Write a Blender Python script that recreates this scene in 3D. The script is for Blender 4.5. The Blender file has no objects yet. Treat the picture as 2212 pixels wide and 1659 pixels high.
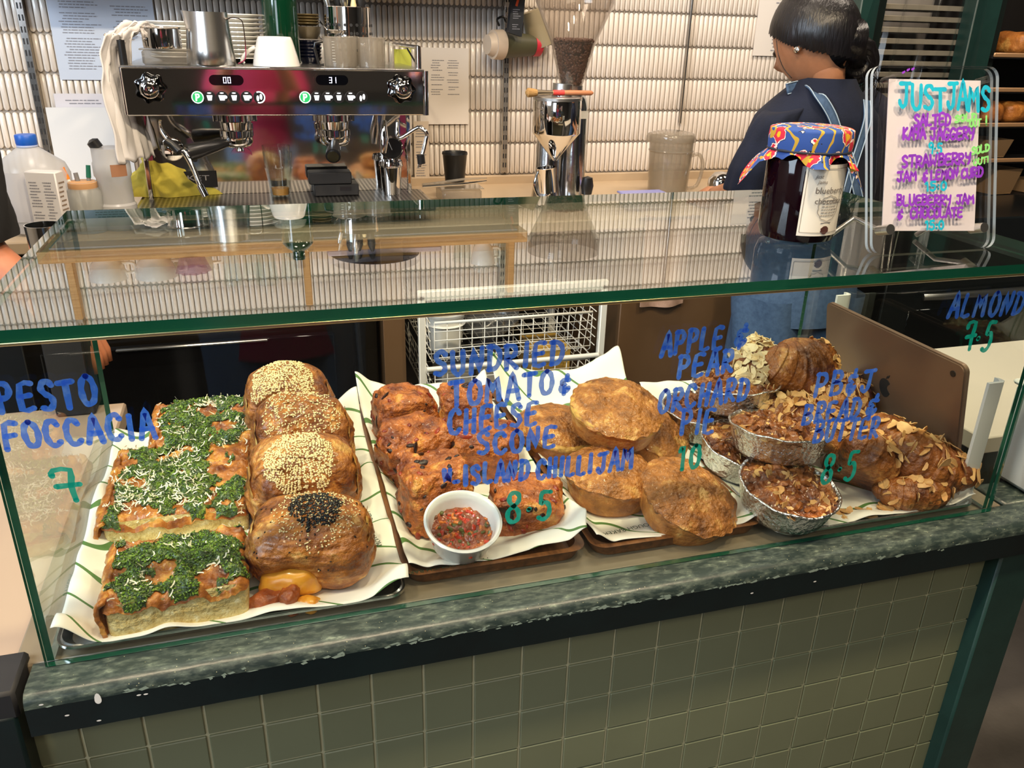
import bpy, math, random
from mathutils import Vector, Matrix, noise, Euler
random.seed(7)
PI = math.pi
SC = bpy.context.scene
COL = SC.collection
V = Vector
# ------------------------------------------------------------------ camera
CAM = V((.2238, -.6626, .5310))
yaw, pit, rol, FPX = .2982, .4068, .0268, 1773.
Fw = V((math.sin(yaw)*math.cos(pit), math.cos(yaw)*math.cos(pit), -math.sin(pit)))
Rt = V((math.cos(yaw), -math.sin(yaw), 0)); Up = Rt.cross(Fw)
Rt, Up = math.cos(rol)*Rt + math.sin(rol)*Up, -math.sin(rol)*Rt + math.cos(rol)*Up
cd = bpy.data.cameras.new('camera'); cam = bpy.data.objects.new('camera', cd); COL.objects.link(cam)
cd.sensor_width = 36; cd.lens = FPX/2212*36; cd.clip_start = .02; cd.clip_end = 50
cam.matrix_world = Matrix(((Rt.x, Up.x, -Fw.x, CAM.x), (Rt.y, Up.y, -Fw.y, CAM.y), (Rt.z, Up.z, -Fw.z, CAM.z), (0, 0, 0, 1)))
SC.camera = cam
def at(px, py, x=None, y=None, z=None):
    d = Fw + Rt*((px-1106)/FPX) - Up*((py-829.5)/FPX)
    if y is not None: t = (y-CAM.y)/d.y
    elif z is not None: t = (z-CAM.z)/d.z
    else: t = (x-CAM.x)/d.x
    return CAM + d*t
# ------------------------------------------------------------------ exposure, world, lights
SC.view_settings.view_transform = 'Standard'; SC.view_settings.look = 'None'
SC.view_settings.exposure = 0.0; SC.view_settings.gamma = 1; SC.view_settings.use_curve_mapping = False
SC.cycles.transparent_max_bounces = 32; SC.cycles.max_bounces = 9
SC.cycles.sample_clamp_indirect = 6.0; SC.cycles.caustics_reflective = False; SC.cycles.caustics_refractive = False
w = bpy.data.worlds.new('world'); SC.world = w; w.use_nodes = True
w.node_tree.nodes['Background'].inputs[0].default_value = (.75, .85, 1, 1)
w.node_tree.nodes['Background'].inputs[1].default_value = .35
def area(name, loc, target, sx, sy, power, color, spread=PI):
    l = bpy.data.lights.new(name, 'AREA'); l.shape = 'RECTANGLE'; l.size = sx; l.size_y = sy
    l.energy = power; l.color = color; l.spread = spread
    o = bpy.data.objects.new(name, l); COL.objects.link(o); o.location = loc
    o.rotation_euler = (V(target)-V(loc)).to_track_quat('-Z', 'Y').to_euler()
    return o
# daylight through the shop window, high on the left
area('window_daylight', (-2.0, -.2, 1.35), (.6, 1.6, .25), 1.6, 1.2, 95, (.72, .85, 1.0))
# daylight of the street front behind the viewer
area('street_daylight', (-1.6, -3.0, .85), (.3, .5, .2), 1.1, 1.2, 16, (.80, .9, 1.0))
# warm ceiling downlights over the counter front
for i, x in enumerate((-.15, .45, 1.1)):
    area('downlight', (x, -.32, 1.60), (x, .05, 0), .09, .09, 15, (1.0, .80, .54))
# broad warm fill behind the viewer, added to brighten the counter front
area('front_fill', (.5, -1.7, 1.9), (.5, .1, 0), 1.6, .7, 15, (1.0, .88, .70))
# the same added fill again, on top of the one above
area('front_fill', (.5, -1.7, 1.9), (.5, .1, 0), 1.6, .7, 15, (1.0, .88, .70))
# warm ceiling lights over the bench
for x in (.0, 1.0, 2.0):
    area('bench_downlight', (x, .80, 1.80), (x+.1, 1.5, 0.3), .3, .3, 13, (1.0, .84, .68))

# ------------------------------------------------------------------ mesh helpers
def lin(c):
    if isinstance(c, str):
        c = [int(c[i:i+2], 16)/255 for i in (0, 2, 4)]
        c = [x/12.92 if x <= .04045 else ((x+.055)/1.055)**2.4 for x in c]
    return (c[0], c[1], c[2], 1)
class MB:
    def __init__(s): s.v = []; s.f = []; s.m = []; s.mi = 0
    def add(s, vs, fs, M=None):
        n = len(s.v)
        s.v += [(M @ V(p)) if M else V(p) for p in vs]
        for f in fs: s.f.append([n+i for i in f]); s.m.append(s.mi)
        return s
    def box(s, c, d, M=None, b=0, rz=0, rx=0, ry=0):
        T = Matrix.Translation(V(c)) @ Euler((rx, ry, rz)).to_matrix().to_4x4()
        if M: T = M @ T
        x, y, z = d[0]/2, d[1]/2, d[2]/2
        if b <= 0:
            vs = [(i*x, j*y, k*z) for i in (-1, 1) for j in (-1, 1) for k in (-1, 1)]
            return s.add(vs, [(0, 1, 3, 2), (4, 6, 7, 5), (0, 4, 5, 1), (2, 3, 7, 6), (0, 2, 6, 4), (1, 5, 7, 3)], T)
        vs = []; idx = {}
        for i in (-1, 1):
            for j in (-1, 1):
                for k in (-1, 1):
                    for a in range(3):
                        p = [i*x, j*y, k*z]
                        for q in range(3):
                            if q != a: p[q] -= (i, j, k)[q]*b
                        idx[i, j, k, a] = len(vs); vs.append(p)
        fs = []
        R2 = ((-1, -1), (1, -1), (1, 1), (-1, 1))
        def key(a, sa, u, v):
            t = [0, 0, 0]; t[a] = sa; t[(a+1) % 3] = u; t[(a+2) % 3] = v; return tuple(t)
        for a in range(3):
            for sa in (-1, 1):
                q = [idx[key(a, sa, u, v)+(a,)] for u, v in R2]
                fs.append(q if sa > 0 else q[::-1])
            for u, v in ((-1, -1), (1, -1), (1, 1), (-1, 1)):   # edge along axis a
                b1, b2 = (a+1) % 3, (a+2) % 3
                q = [idx[key(a, -1, u, v)+(b1,)], idx[key(a, 1, u, v)+(b1,)], idx[key(a, 1, u, v)+(b2,)], idx[key(a, -1, u, v)+(b2,)]]
                fs.append(q if u*v < 0 else q[::-1])
        for i in (-1, 1):
            for j in (-1, 1):
                for k in (-1, 1):
                    q = [idx[i, j, k, 0], idx[i, j, k, 1], idx[i, j, k, 2]]
                    fs.append(q if i*j*k > 0 else q[::-1])
        return s.add(vs, fs, T)
    def lathe(s, prof, n=24, M=None, c=(0, 0, 0), fn=None):
        vs = []; fs = []
        for r, z in prof:
            for i in range(n):
                a = 2*PI*i/n
                p = V((r*math.cos(a), r*math.sin(a), z))
                if fn: p = fn(p, a, r, z)
                vs.append(p+V(c))
        for j in range(len(prof)-1):
            for i in range(n):
                k = (i+1) % n
                fs.append((j*n+i, j*n+k, (j+1)*n+k, (j+1)*n+i))
        if prof[0][0] > 1e-6: fs.append(tuple(range(n))[::-1])
        if prof[-1][0] > 1e-6: fs.append(tuple((len(prof)-1)*n+i for i in range(n)))
        return s.add(vs, fs, M)
    def open_lathe(s, prof, n=24, M=None, c=(0, 0, 0), fn=None):
        s.lathe(prof, n, M, c, fn)
        if prof[-1][0] > 1e-6: s.f.pop(); s.m.pop()
        if prof[0][0] > 1e-6: s.f.pop(); s.m.pop()
        return s
    def tube(s, pts, r, n=8, M=None, caps=True):
        pts = [V(p) for p in pts]; rs = r if isinstance(r, (list, tuple)) else [r]*len(pts)
        vs = []; fs = []; up = None
        for i, p in enumerate(pts):
            d = (pts[min(i+1, len(pts)-1)]-pts[max(i-1, 0)]).normalized()
            if up is None: up = d.orthogonal().normalized()
            up = (up-d*up.dot(d))
            up = up.normalized() if up.length > 1e-6 else d.orthogonal().normalized()
            q = d.cross(up)
            for k in range(n):
                a = 2*PI*k/n; vs.append(p+(up*math.cos(a)+q*math.sin(a))*rs[i])
        for j in range(len(pts)-1):
            for i in range(n):
                k = (i+1) % n; fs.append((j*n+i, j*n+k, (j+1)*n+k, (j+1)*n+i))
        if caps: fs.append(tuple(range(n))[::-1]); fs.append(tuple((len(pts)-1)*n+i for i in range(n)))
        return s.add(vs, fs, M)
    def cyl(s, a, b, r, n=20, r2=None): return s.tube([a, b], [r, r if r2 is None else r2], n)
    def prism(s, poly, h, M=None, z0=0):
        n = len(poly); vs = [(x, y, z0) for x, y in poly]+[(x, y, z0+h) for x, y in poly]
        fs = [tuple(range(n))[::-1], tuple(range(n, 2*n))]+[(i, (i+1) % n, n+(i+1) % n, n+i) for i in range(n)]
        return s.add(vs, fs, M)
    def grid(s, fn, nu, nv, cu=False, cv=False, M=None):
        vs = [fn(i/(nu if cu else nu-1), j/(nv if cv else nv-1)) for j in range(nv) for i in range(nu)]
        fs = []
        for j in range(nv if cv else nv-1):
            for i in range(nu if cu else nu-1):
                a, b = (i+1) % nu, (j+1) % nv
                fs.append((j*nu+i, j*nu+a, b*nu+a, b*nu+i))
        return s.add(vs, fs, M)
    def sheet(s, fn, nu, nv, th, M=None):      # a thin closed sheet
        P = [[V(fn(i/(nu-1), j/(nv-1))) for i in range(nu)] for j in range(nv)]
        top = []; bot = []
        for j in range(nv):
            for i in range(nu):
                du = P[j][min(i+1, nu-1)]-P[j][max(i-1, 0)]; dv = P[min(j+1, nv-1)][i]-P[max(j-1, 0)][i]
                nn = du.cross(dv).normalized(); top.append(P[j][i]); bot.append(P[j][i]-nn*th)
        N = nu*nv; fs = []
        for j in range(nv-1):
            for i in range(nu-1):
                q = (j*nu+i, j*nu+i+1, (j+1)*nu+i+1, (j+1)*nu+i)
                fs.append(q); fs.append(tuple(N+k for k in q[::-1]))
        rim = [i for i in range(nu)]+[j*nu+nu-1 for j in range(1, nv)]+[(nv-1)*nu+i for i in range(nu-2, -1, -1)]+[j*nu for j in range(nv-2, 0, -1)]
        for k in range(len(rim)):
            a, b = rim[k], rim[(k+1) % len(rim)]; fs.append((b, a, N+a, N+b))
        return s.add(top+bot, fs, M)
    def fix(s):      # turn the faces outward
        vol = sum(s.v[f[0]].dot(s.v[f[i]].cross(s.v[f[i+1]])) for f in s.f for i in range(1, len(f)-1))
        if vol < 0: s.f = [f[::-1] for f in s.f]
        return s
    def mesh(s, name, mats, ang=40, org=V((0, 0, 0)), smooth=True):
        me = bpy.data.meshes.new(name)
        me.from_pydata([tuple(p-org) for p in s.v], [], s.f)
        for m in (mats if isinstance(mats, (list, tuple)) else [mats]): me.materials.append(m)
        me.polygons.foreach_set('material_index', s.m)
        if smooth:
            me.polygons.foreach_set('use_smooth', [True]*len(s.f))
            if ang < 180: me.set_sharp_from_angle(angle=math.radians(ang))
        me.update(); return me
    def build(s, name, mats, parent=None, ang=40, local=False, kind=None, label=None, smooth=True, org=None):
        o0 = V((0, 0, 0))
        if parent and not local:
            q = parent
            while q: o0 = o0+q.location; q = q.parent
        loc = V((0, 0, 0))
        if org is not None: loc = V(org)-o0; o0 = V(org)
        me = s.mesh(name, mats, ang, o0, smooth)
        o = bpy.data.objects.new(name, me); COL.objects.link(o); o.location = loc
        if parent: o.parent = parent
        if kind: o['kind'] = kind
        if label: o['label'] = label
        return o
def thing(name, label, cat, loc=(0, 0, 0), group=None, rot=(0, 0, 0)):
    o = bpy.data.objects.new(name, None); COL.objects.link(o); o.location = loc; o.rotation_euler = rot
    o.empty_display_size = .02
    o['label'] = label; o['category'] = cat
    if group: o['group'] = group
    return o
def tag(o, label, cat, group=None):
    o['label'] = label; o['category'] = cat
    if group: o['group'] = group
    return o
def dup(root, loc, rot=None, label=None, scale=None):
    def cp(o, par):
        c = o.copy(); COL.objects.link(c); c.parent = par
        for ch in o.children: cp(ch, c)
        return c
    r = cp(root, None); r.location = loc
    if rot is not None: r.rotation_euler = rot
    if scale is not None: r.scale = scale if isinstance(scale, (tuple, list)) else (scale,)*3
    if label: r['label'] = label
    return r
def nz(p, s, o=0): return noise.noise(V(p)*s+V((o, o*1.7, o*.3)))
def fbm(p, s, o=0, k=3): return sum(noise.noise(V(p)*s*2**i+V((o, o*1.7, o*.3)))/2**i for i in range(k))
def spow(a, e): return math.copysign(abs(a)**e, a)
# ------------------------------------------------------------------ materials
MATS = {}
def mat(name, c, r=.5, m=0, c2=None, ns=30, nb=.5, nw=.2, bump=0, bs=80, coat=0, sss=0, spec=.5, aniso=0, em=None, es=1, c3=None, trans=0, alpha=1, stretch=None, sheen=0, ior=1.5):
    k = bpy.data.materials.new(name); k.use_nodes = True; nt = k.node_tree; N = nt.nodes; L = nt.links
    b = N['Principled BSDF']; I = b.inputs
    I['Base Color'].default_value = lin(c); I['Roughness'].default_value = r; I['Metallic'].default_value = m
    I['IOR'].default_value = ior; I['Specular IOR Level'].default_value = spec; I['Coat Weight'].default_value = coat; I['Coat Roughness'].default_value = .12
    I['Transmission Weight'].default_value = trans; I['Alpha'].default_value = alpha; I['Sheen Weight'].default_value = sheen
    if sss: I['Subsurface Weight'].default_value = sss; I['Subsurface Radius'].default_value = (.01, .005, .003); I['Subsurface Scale'].default_value = .5
    if aniso: I['Anisotropic'].default_value = aniso
    if em: I['Emission Color'].default_value = lin(em); I['Emission Strength'].default_value = es
    if c2 or bump:
        tc = N.new('ShaderNodeTexCoord'); oi = N.new('ShaderNodeObjectInfo'); mp = N.new('ShaderNodeMapping')
        ad = N.new('ShaderNodeVectorMath'); ad.operation = 'ADD'; sc = N.new('ShaderNodeVectorMath'); sc.operation = 'SCALE'
        cb = N.new('ShaderNodeCombineXYZ')
        for i in range(3): L.new(oi.outputs['Random'], cb.inputs[i])
        L.new(cb.outputs[0], sc.inputs[0]); sc.inputs['Scale'].default_value = 3.7
        L.new(tc.outputs['Object'], ad.inputs[0]); L.new(sc.outputs[0], ad.inputs[1]); L.new(ad.outputs[0], mp.inputs[0])
        if stretch: mp.inputs['Scale'].default_value = stretch
    if c2:
        n1 = N.new('ShaderNodeTexNoise'); n1.inputs['Scale'].default_value = ns; n1.inputs['Detail'].default_value = 6; n1.inputs['Roughness'].default_value = .62
        L.new(mp.outputs[0], n1.inputs['Vector'])
        cr = N.new('ShaderNodeValToRGB'); L.new(n1.outputs[0], cr.inputs[0])
        e = cr.color_ramp.elements; e[0].position = max(0, nb-nw); e[0].color = lin(c2); e[1].position = min(1, nb+nw*.5); e[1].color = lin(c)
        if c3: x = e.new(min(.99, nb+nw*1.1)); x.color = lin(c3)
        L.new(cr.outputs[0], I['Base Color'])
    if bump:
        n2 = N.new('ShaderNodeTexNoise'); n2.inputs['Scale'].default_value = bs; n2.inputs['Detail'].default_value = 4
        L.new(mp.outputs[0], n2.inputs['Vector']); bp = N.new('ShaderNodeBump'); bp.inputs['Strength'].default_value = min(1, bump)
        bp.inputs['Distance'].default_value = .6/bs*max(1, bump); L.new(n2.outputs[0], bp.inputs['Height']); L.new(bp.outputs[0], I['Normal'])
    MATS[name] = k; return k
def glass(name, tint=(.97, .99, .98), rough=0, ior=1.5, body=0, bodycol='ffffff', mult=1.0):
    """clear pane: fresnel mix of see-through and mirror reflection (same on both faces)"""
    k = bpy.data.materials.new(name); k.use_nodes = True; nt = k.node_tree; N = nt.nodes; L = nt.links
    N.remove(N['Principled BSDF']); out = N['Material Output']
    t = N.new('ShaderNodeBsdfTransparent'); t.inputs[0].default_value = (*tint, 1)
    g = N.new('ShaderNodeBsdfGlossy'); g.inputs['Roughness'].default_value = rough
    ge = N.new('ShaderNodeNewGeometry'); mi = N.new('ShaderNodeMix'); mi.data_type = 'FLOAT'
    L.new(ge.outputs['Backfacing'], mi.inputs[0]); mi.inputs[2].default_value = ior; mi.inputs[3].default_value = 1/ior
    fr = N.new('ShaderNodeFresnel'); L.new(mi.outputs[0], fr.inputs[0])
    mu = N.new('ShaderNodeMath'); mu.operation = 'MULTIPLY'; mu.inputs[1].default_value = mult; mu.use_clamp = True; L.new(fr.outputs[0], mu.inputs[0])
    ms = N.new('ShaderNodeMixShader'); L.new(mu.outputs[0], ms.inputs[0])
    if body:
        d = N.new('ShaderNodeBsdfDiffuse'); d.inputs[0].default_value = lin(bodycol); tl = N.new('ShaderNodeBsdfTranslucent'); tl.inputs[0].default_value = lin(bodycol)
        a = N.new('ShaderNodeMixShader'); L.new(d.outputs[0], a.inputs[1]); L.new(tl.outputs[0], a.inputs[2])
        m2 = N.new('ShaderNodeMixShader'); m2.inputs[0].default_value = body; L.new(t.outputs[0], m2.inputs[1]); L.new(a.outputs[0], m2.inputs[2])
        L.new(m2.outputs[0], ms.inputs[1])
    else: L.new(t.outputs[0], ms.inputs[1])
    L.new(g.outputs[0], ms.inputs[2]); L.new(ms.outputs[0], out.inputs[0])
    MATS[name] = k; return k
chrome = mat('chrome', (.78, .76, .74), .06, 1)
steel = mat('brushed_steel', (.68, .67, .65), .24, 1, c2=(.55, .54, .52), ns=40, stretch=(1, 1, .03))
satin = mat('satin_steel', (.6, .59, .57), .32, 1)
black = mat('black_plastic', (.012, .012, .013), .32)
blackm = mat('black_matte', (.015, .015, .017), .6)
white = mat('white_ceramic', 'f1efe9', .18, coat=.4)
whitep = mat('white_plastic', 'e8e8e2', .4)
wood = mat('pale_wood', 'cfa36a', .5, c2='b07f45', ns=9, stretch=(.6, 6, 30), nw=.25, bump=.2, bs=60)
wood_d = mat('walnut_wood', '8a5a34', .42, c2='4b2b16', ns=12, stretch=(8, 1.2, 8), nw=.22, coat=.15)
clear = glass('clear_glass', (.96, .98, .97))
acryl = glass('clear_acrylic', (.97, .97, .97), ior=1.49)
frost = glass('frosted_plastic', (.92, .93, .92), rough=.25, body=.38, bodycol='eef0ee')
frost2 = glass('milky_plastic', (.93, .94, .95), rough=.3, body=.72, bodycol='f0f1f3')
polyc = glass('cloudy_polycarbonate', (.88, .87, .84), rough=.12, body=.34, bodycol='d3c9ba')
paperw = mat('white_paper', 'efecea', .8)
inkg = mat('grey_ink', '8a8a92', .8)
green_metal = mat('dark_green_paint', '1d3a35', .38, c2='16302c', ns=14, bump=.05, bs=200)
# ------------------------------------------------------------------ lettering
ST = {
'A': [[(0, 0), (.28, 1), (.36, 1), (.62, 0)], [(.1, .38), (.55, .38)]],
'B': [[(.05, 0), (.08, 1)], [(.05, 1), (.42, .95), (.5, .78), (.4, .6), (.1, .53), (.45, .48), (.58, .28), (.45, .05), (.04, 0)]],
'C': [[(.55, .82), (.42, .98), (.2, .95), (.05, .7), (.03, .35), (.15, .06), (.38, 0), (.56, .14)]],
'D': [[(.06, 0), (.1, 1)], [(0, .98), (.35, .95), (.57, .7), (.55, .32), (.36, .06), (.03, 0)]],
'E': [[(.55, .97), (.1, .95), (.05, .02), (.52, .04)], [(.08, .5), (.45, .54)]],
'F': [[(.55, .98), (.1, .95), (.04, 0)], [(.08, .5), (.45, .54)]],
'G': [[(.55, .82), (.4, .98), (.18, .93), (.04, .65), (.04, .3), (.18, .04), (.42, .02), (.52, .2), (.52, .42), (.3, .42)]],
'H': [[(.05, 0), (.1, 1)], [(.5, 0), (.54, 1)], [(.08, .48), (.52, .52)]],
'I': [[(.12, 0), (.14, 1)]],
'J': [[(.05, .96), (.6, 1)], [(.4, .97), (.38, .25), (.25, .03), (.08, .08), (.02, .25)]],
'K': [[(.06, 0), (.08, 1)], [(.5, .98), (.1, .48), (.55, .02)]],
'L': [[(.08, 1), (.05, .03), (.5, .04)]],
'M': [[(.03, 0), (.12, .98), (.34, .4), (.56, 1), (.66, 0)]],
'N': [[(.04, 0), (.09, 1), (.48, .05), (.54, 1)]],
'O': [[(.3, 1), (.1, .85), (.02, .5), (.1, .12), (.3, 0), (.5, .14), (.58, .52), (.48, .86), (.28, 1)]],
'P': [[(.05, 0), (.08, 1)], [(.02, .97), (.4, .97), (.54, .76), (.42, .52), (.1, .46)]],
'R': [[(.05, 0), (.08, 1)], [(.02, .97), (.4, .97), (.52, .76), (.4, .54), (.1, .48), (.56, .02)]],
'S': [[(.52, .84), (.38, .98), (.15, .93), (.08, .72), (.25, .54), (.45, .42), (.5, .2), (.32, .02), (.06, .08)]],
'T': [[(0, .96), (.6, .99)], [(.31, .97), (.28, 0)]],
'U': [[(.04, 1), (.05, .28), (.2, .02), (.4, .04), (.52, .3), (.54, 1)]],
'W': [[(.02, 1), (.14, .02), (.32, .6), (.5, .02), (.66, 1)]],
'Y': [[(.03, 1), (.1, .62), (.45, .6)], [(.52, 1), (.42, .2), (.3, 0)]],
'&': [[(.42, 1), (.38, .72)], [(.5, .72), (.2, .74), (.12, .56), (.32, .46), (.08, .34), (.12, .08), (.38, .04), (.48, .26)], [(.28, .3), (.24, -.1)]],
'0': [[(.3, 1), (.1, .82), (.04, .45), (.12, .1), (.3, 0), (.48, .16), (.54, .55), (.46, .88), (.28, 1)]],
'1': [[(.06, .8), (.25, 1), (.25, 0)]],
'5': [[(.52, .99), (.15, .97), (.12, .6), (.35, .62), (.5, .42), (.45, .12), (.22, 0), (.03, .08)]],
'7': [[(.02, .82), (.06, .98), (.5, .98), (.46, .5), (.52, .06)], [(.08, .5), (.68, .54)]],
'8': [[(.3, .55), (.1, .7), (.12, .92), (.32, 1), (.5, .9), (.48, .7), (.28, .54), (.06, .38), (.06, .12), (.28, 0), (.5, .12), (.5, .36), (.3, .55)]],
'9': [[(.5, .78), (.36, .98), (.12, .94), (.06, .7), (.2, .56), (.44, .64), (.5, .8), (.46, 0)]],
'.': [[(.08, .42), (.12, .46)]], ':': [[(.08, .1), (.08, .14)], [(.1, .5), (.1, .54)]], '!': [[(.1, .3), (.12, 1)], [(.1, .02), (.1, .05)]],
'-': [[(.05, 0), (.45, .03)]],
'/': [[(0, 0), (.4, 1)]],
}
WID = {'I': .28, '1': .42, '.': .24, ':': .24, '!': .3, 'M': .78, 'W': .78, ' ': .42}
def smooth_line(pts, k=4):
    out = []
    for i in range(len(pts)-1):
        p0, p1, p2, p3 = [V((*pts[max(0, min(len(pts)-1, i+d))], 0)) for d in (-1, 0, 1, 2)]
        for j in range(k):
            t = j/k
            out.append(.5*((2*p1)+(p2-p0)*t+(2*p0-5*p1+4*p2-p3)*t*t+(3*p1-p0-3*p2+p3)*t**3))
    out.append(V((*pts[-1], 0))); return out
SHARP = set('AEFHIKLMNTWY17&')
def strokes(mb, text, o, xd, up, nrm, h, sw, gap=.14, width=None, jit=.03, lift=.0004):
    """marker strokes written on a surface: flat capsules a hair proud of it"""
    tot = sum(WID.get(c, .6)+gap for c in text)-gap
    kx = (width/(tot*h)) if width else 1
    x = 0; cnt = 0
    for c in text:
        a = random.uniform(-jit, jit); sy = 1+random.uniform(-jit, jit); oy = random.uniform(-jit, jit)
        for st in ST.get(c, []):
            pts = smooth_line(st, 2 if c in SHARP else 4)
            W = []
            for p in pts:
                px = (x+p.x+a*p.y)*kx; py = p.y*sy+oy
                W.append(o+xd*(px*h)+up*(py*h))
            z = nrm*(lift+cnt*1.5e-5); cnt += 1
            # ribbon with round ends
            L = []; Rr = []
            for i, p in enumerate(W):
                d = (W[min(i+1, len(W)-1)]-W[max(i-1, 0)])
                d = d.normalized() if d.length > 1e-9 else xd
                s = nrm.cross(d)*(sw/2)*(1+.12*math.sin(i*1.3+cnt))
                L.append(p+s+z); Rr.append(p-s+z)
            n = len(W); fs = [(i+1, i, n+i, n+i+1) for i in range(n-1)]
            mb.add(L+Rr, fs)
            for p in (W[0], W[-1]):
                mb.add([p+z*1.02+(xd*math.cos(t*PI/5)+up*math.sin(t*PI/5))*sw/2 for t in range(10)], [tuple(range(10))])
        x += WID.get(c, .6)+gap
def font_text(s, size, o, xd, up, nrm, name, m, parent, align='LEFT', shear=0, bend=None):
    cu = bpy.data.curves.new(name, 'FONT'); cu.body = s; cu.size = size; cu.align_x = align; cu.shear = shear; cu.resolution_u = 2
    ob = bpy.data.objects.new(name, cu); COL.objects.link(ob)
    dg = bpy.context.evaluated_depsgraph_get(); me = bpy.data.meshes.new_from_object(ob.evaluated_get(dg)); bpy.data.objects.remove(ob)
    o0 = V((0, 0, 0)); q = parent
    while q: o0 = o0+q.location; q = q.parent
    for v in me.vertices:
        v.co = (bend(v.co.x, v.co.y) if bend else o+xd*v.co.x+up*v.co.y+nrm*.0003)-o0
    me.materials.clear(); me.materials.append(m)
    x = bpy.data.objects.new(name, me); COL.objects.link(x); x.parent = parent; return x
def printed(mb, o, xd, up, nrm, w, h, rows, seed=0, dens=.9, th=.35):
    """rows of small print as thin bars"""
    rnd = random.Random(seed); lh = h/rows
    for r in range(rows):
        if rnd.random() > dens: continue
        y = h-(r+.5)*lh; x = rnd.uniform(0, .15)*w; x1 = w*rnd.uniform(.55, 1)
        while x < x1:
            l = min(rnd.uniform(.05, .16)*w, x1-x)
            mb.add([o+xd*x+up*y+nrm*.0004, o+xd*(x+l)+up*y+nrm*.0004, o+xd*(x+l)+up*(y+lh*th)+nrm*.0004, o+xd*x+up*(y+lh*th)+nrm*.0004], [(0, 1, 2, 3)])
            x += l+w*.02
# ================================================================== the room
H = .3207; W = 1.05; YB = 1.637; ZF = -.95
def struct(name, mb, m, **k):
    o = mb.build(name, m, **k); o['kind'] = 'structure'; return o
floor_m = mat('floor_concrete', '6b6660', .45, c2='55514c', ns=4, bump=.1, bs=90)
plaster = mat('wall_plaster', 'b9b0a4', .8); ceil_m = mat('ceiling_dark', '4a4744', .8)
grout_m = mat('wall_grout', '9d948a', .85)
struct('floor', MB().box((.9, -.75, ZF-.05), (6.2, 5, .1)), floor_m)
struct('ceiling', MB().box((.9, -.75, 2.0), (6.2, 5, .1)), ceil_m)
struct('wall_left', MB().box((-2.25, -.75, .5), (.1, 5, 3)), plaster)
struct('wall_right', MB().box((4.0, -.75, .5), (.1, 5, 3)), mat('wall_right_paint', '5a5650', .8))
wf = MB()
wf.box((1.45, -3.25, .5), (5.1, .1, 3)); wf.box((-1.65, -3.25, -.45), (1.1, .1, 1.0)); wf.box((-1.65, -3.25, 1.75), (1.1, .1, .5))
struct('wall_front', wf, mat('front_wall_paint', '57524d', .8))
sky_m = mat('window_glow', 'dfe8f2', .5, em='dce8f5', es=1.6)
win = struct('window_1', MB().box((-1.65, -3.28, .8), (1.1, .03, 1.4)), sky_m)
for i in range(2): MB().box((-2.18+i*1.06, -3.22, .8), (.06, .05, 1.45)).build('window_frame', green_metal, win)
wall = struct('wall_back', MB().box((.9, YB+.058, .5), (6.2, .1, 3)), grout_m)
# finger tiles: stacked vertical pills
TP, TH = .0146, .0868
tile_m = mat('finger_tile_glaze', 'e6ddd3', .22, c2='d6cabd', ns=2.5, nw=.4, coat=.3)
def pill(w, h, d):
    vs = []; r = w/2
    out = [(math.cos(a)*r, h/2-r+math.sin(a)*r) for a in (0, PI/4, PI/2, 3*PI/4, PI)]+[(math.cos(a)*r, -h/2+r+math.sin(a)*r) for a in (PI, 5*PI/4, 3*PI/2, 7*PI/4, 2*PI)]
    vs = [(x, 0, z) for x, z in out]+[(x*.96, -d*.62, z*.995) for x, z in out]+[(x*.68, -d*.92, z*.978) for x, z in out]
    n = len(out); fs = []
    for j in range(2):
        for i in range(n): k = (i+1) % n; fs.append((j*n+i, (j+1)*n+i, (j+1)*n+k, j*n+k))
    fs.append(tuple(2*n+i for i in range(n))[::-1]); return vs, [f[::-1] for f in fs]
pv, pf = pill(.0127, .0840, .0046)
tm = MB().add(pv, pf).mesh('wall_tile', tile_m, 60)
rest = MB()
x0 = -.56
for k in range(-1, 13):
    for i in range(172):
        x = x0+i*TP; z = .151+TH*(k+.5)
        if k < 0 and z < .1: z = .151+TH*(k+.5)
        if 0 <= k <= 4 and 82 <= i < 142:
            o = bpy.data.objects.new('tile', tm); COL.objects.link(o); o.parent = wall; o.location = (x, YB+.006, z)
        else: rest.add(pv, pf, Matrix.Translation((x, YB+.006, z)))
rest.build('tile_field', tile_m, wall, ang=60, kind='stuff')
# slotted shelf standards screwed to the wall
for nm, xx, lab in (('shelf_standard', at(72, 160, y=YB).x, 'steel slotted shelf standard on tiled wall left of the notice'), ('shelf_standard', at(1089, 250, y=YB).x, 'steel slotted shelf standard on tiled wall left of the grinder'), ('shelf_standard', at(1478, 140, y=YB).x, 'narrow steel strip on tiled wall above the cloudy water jug')):
    t = thing('shelf_standard', lab, 'shelf bracket rail', (xx, YB, .16), 'steel rails on the tiled wall')
    ht = .86; wd = .016 if 'narrow' not in lab else .006
    z0 = .0 if 'narrow' not in lab else .13
    MB().box((0, -.007, z0+(ht-z0)/2), (wd, .012, ht-z0), b=.001).build('rail', satin if 'narrow' in lab else steel, t, local=True)
    if wd > .01:
        s = MB()
        for j in range(34):
            for dx in (-.0035, .0035): s.box((dx, -.0134, .02+j*.025), (.0028, .0012, .013))
        s.build('slots', blackm, t, local=True, kind='stuff')
struct('trim_1', MB().box((.9, YB-.006, .1385), (6, .018, .025), b=.002), mat('upstand', 'bfa98c', .4))
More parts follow.
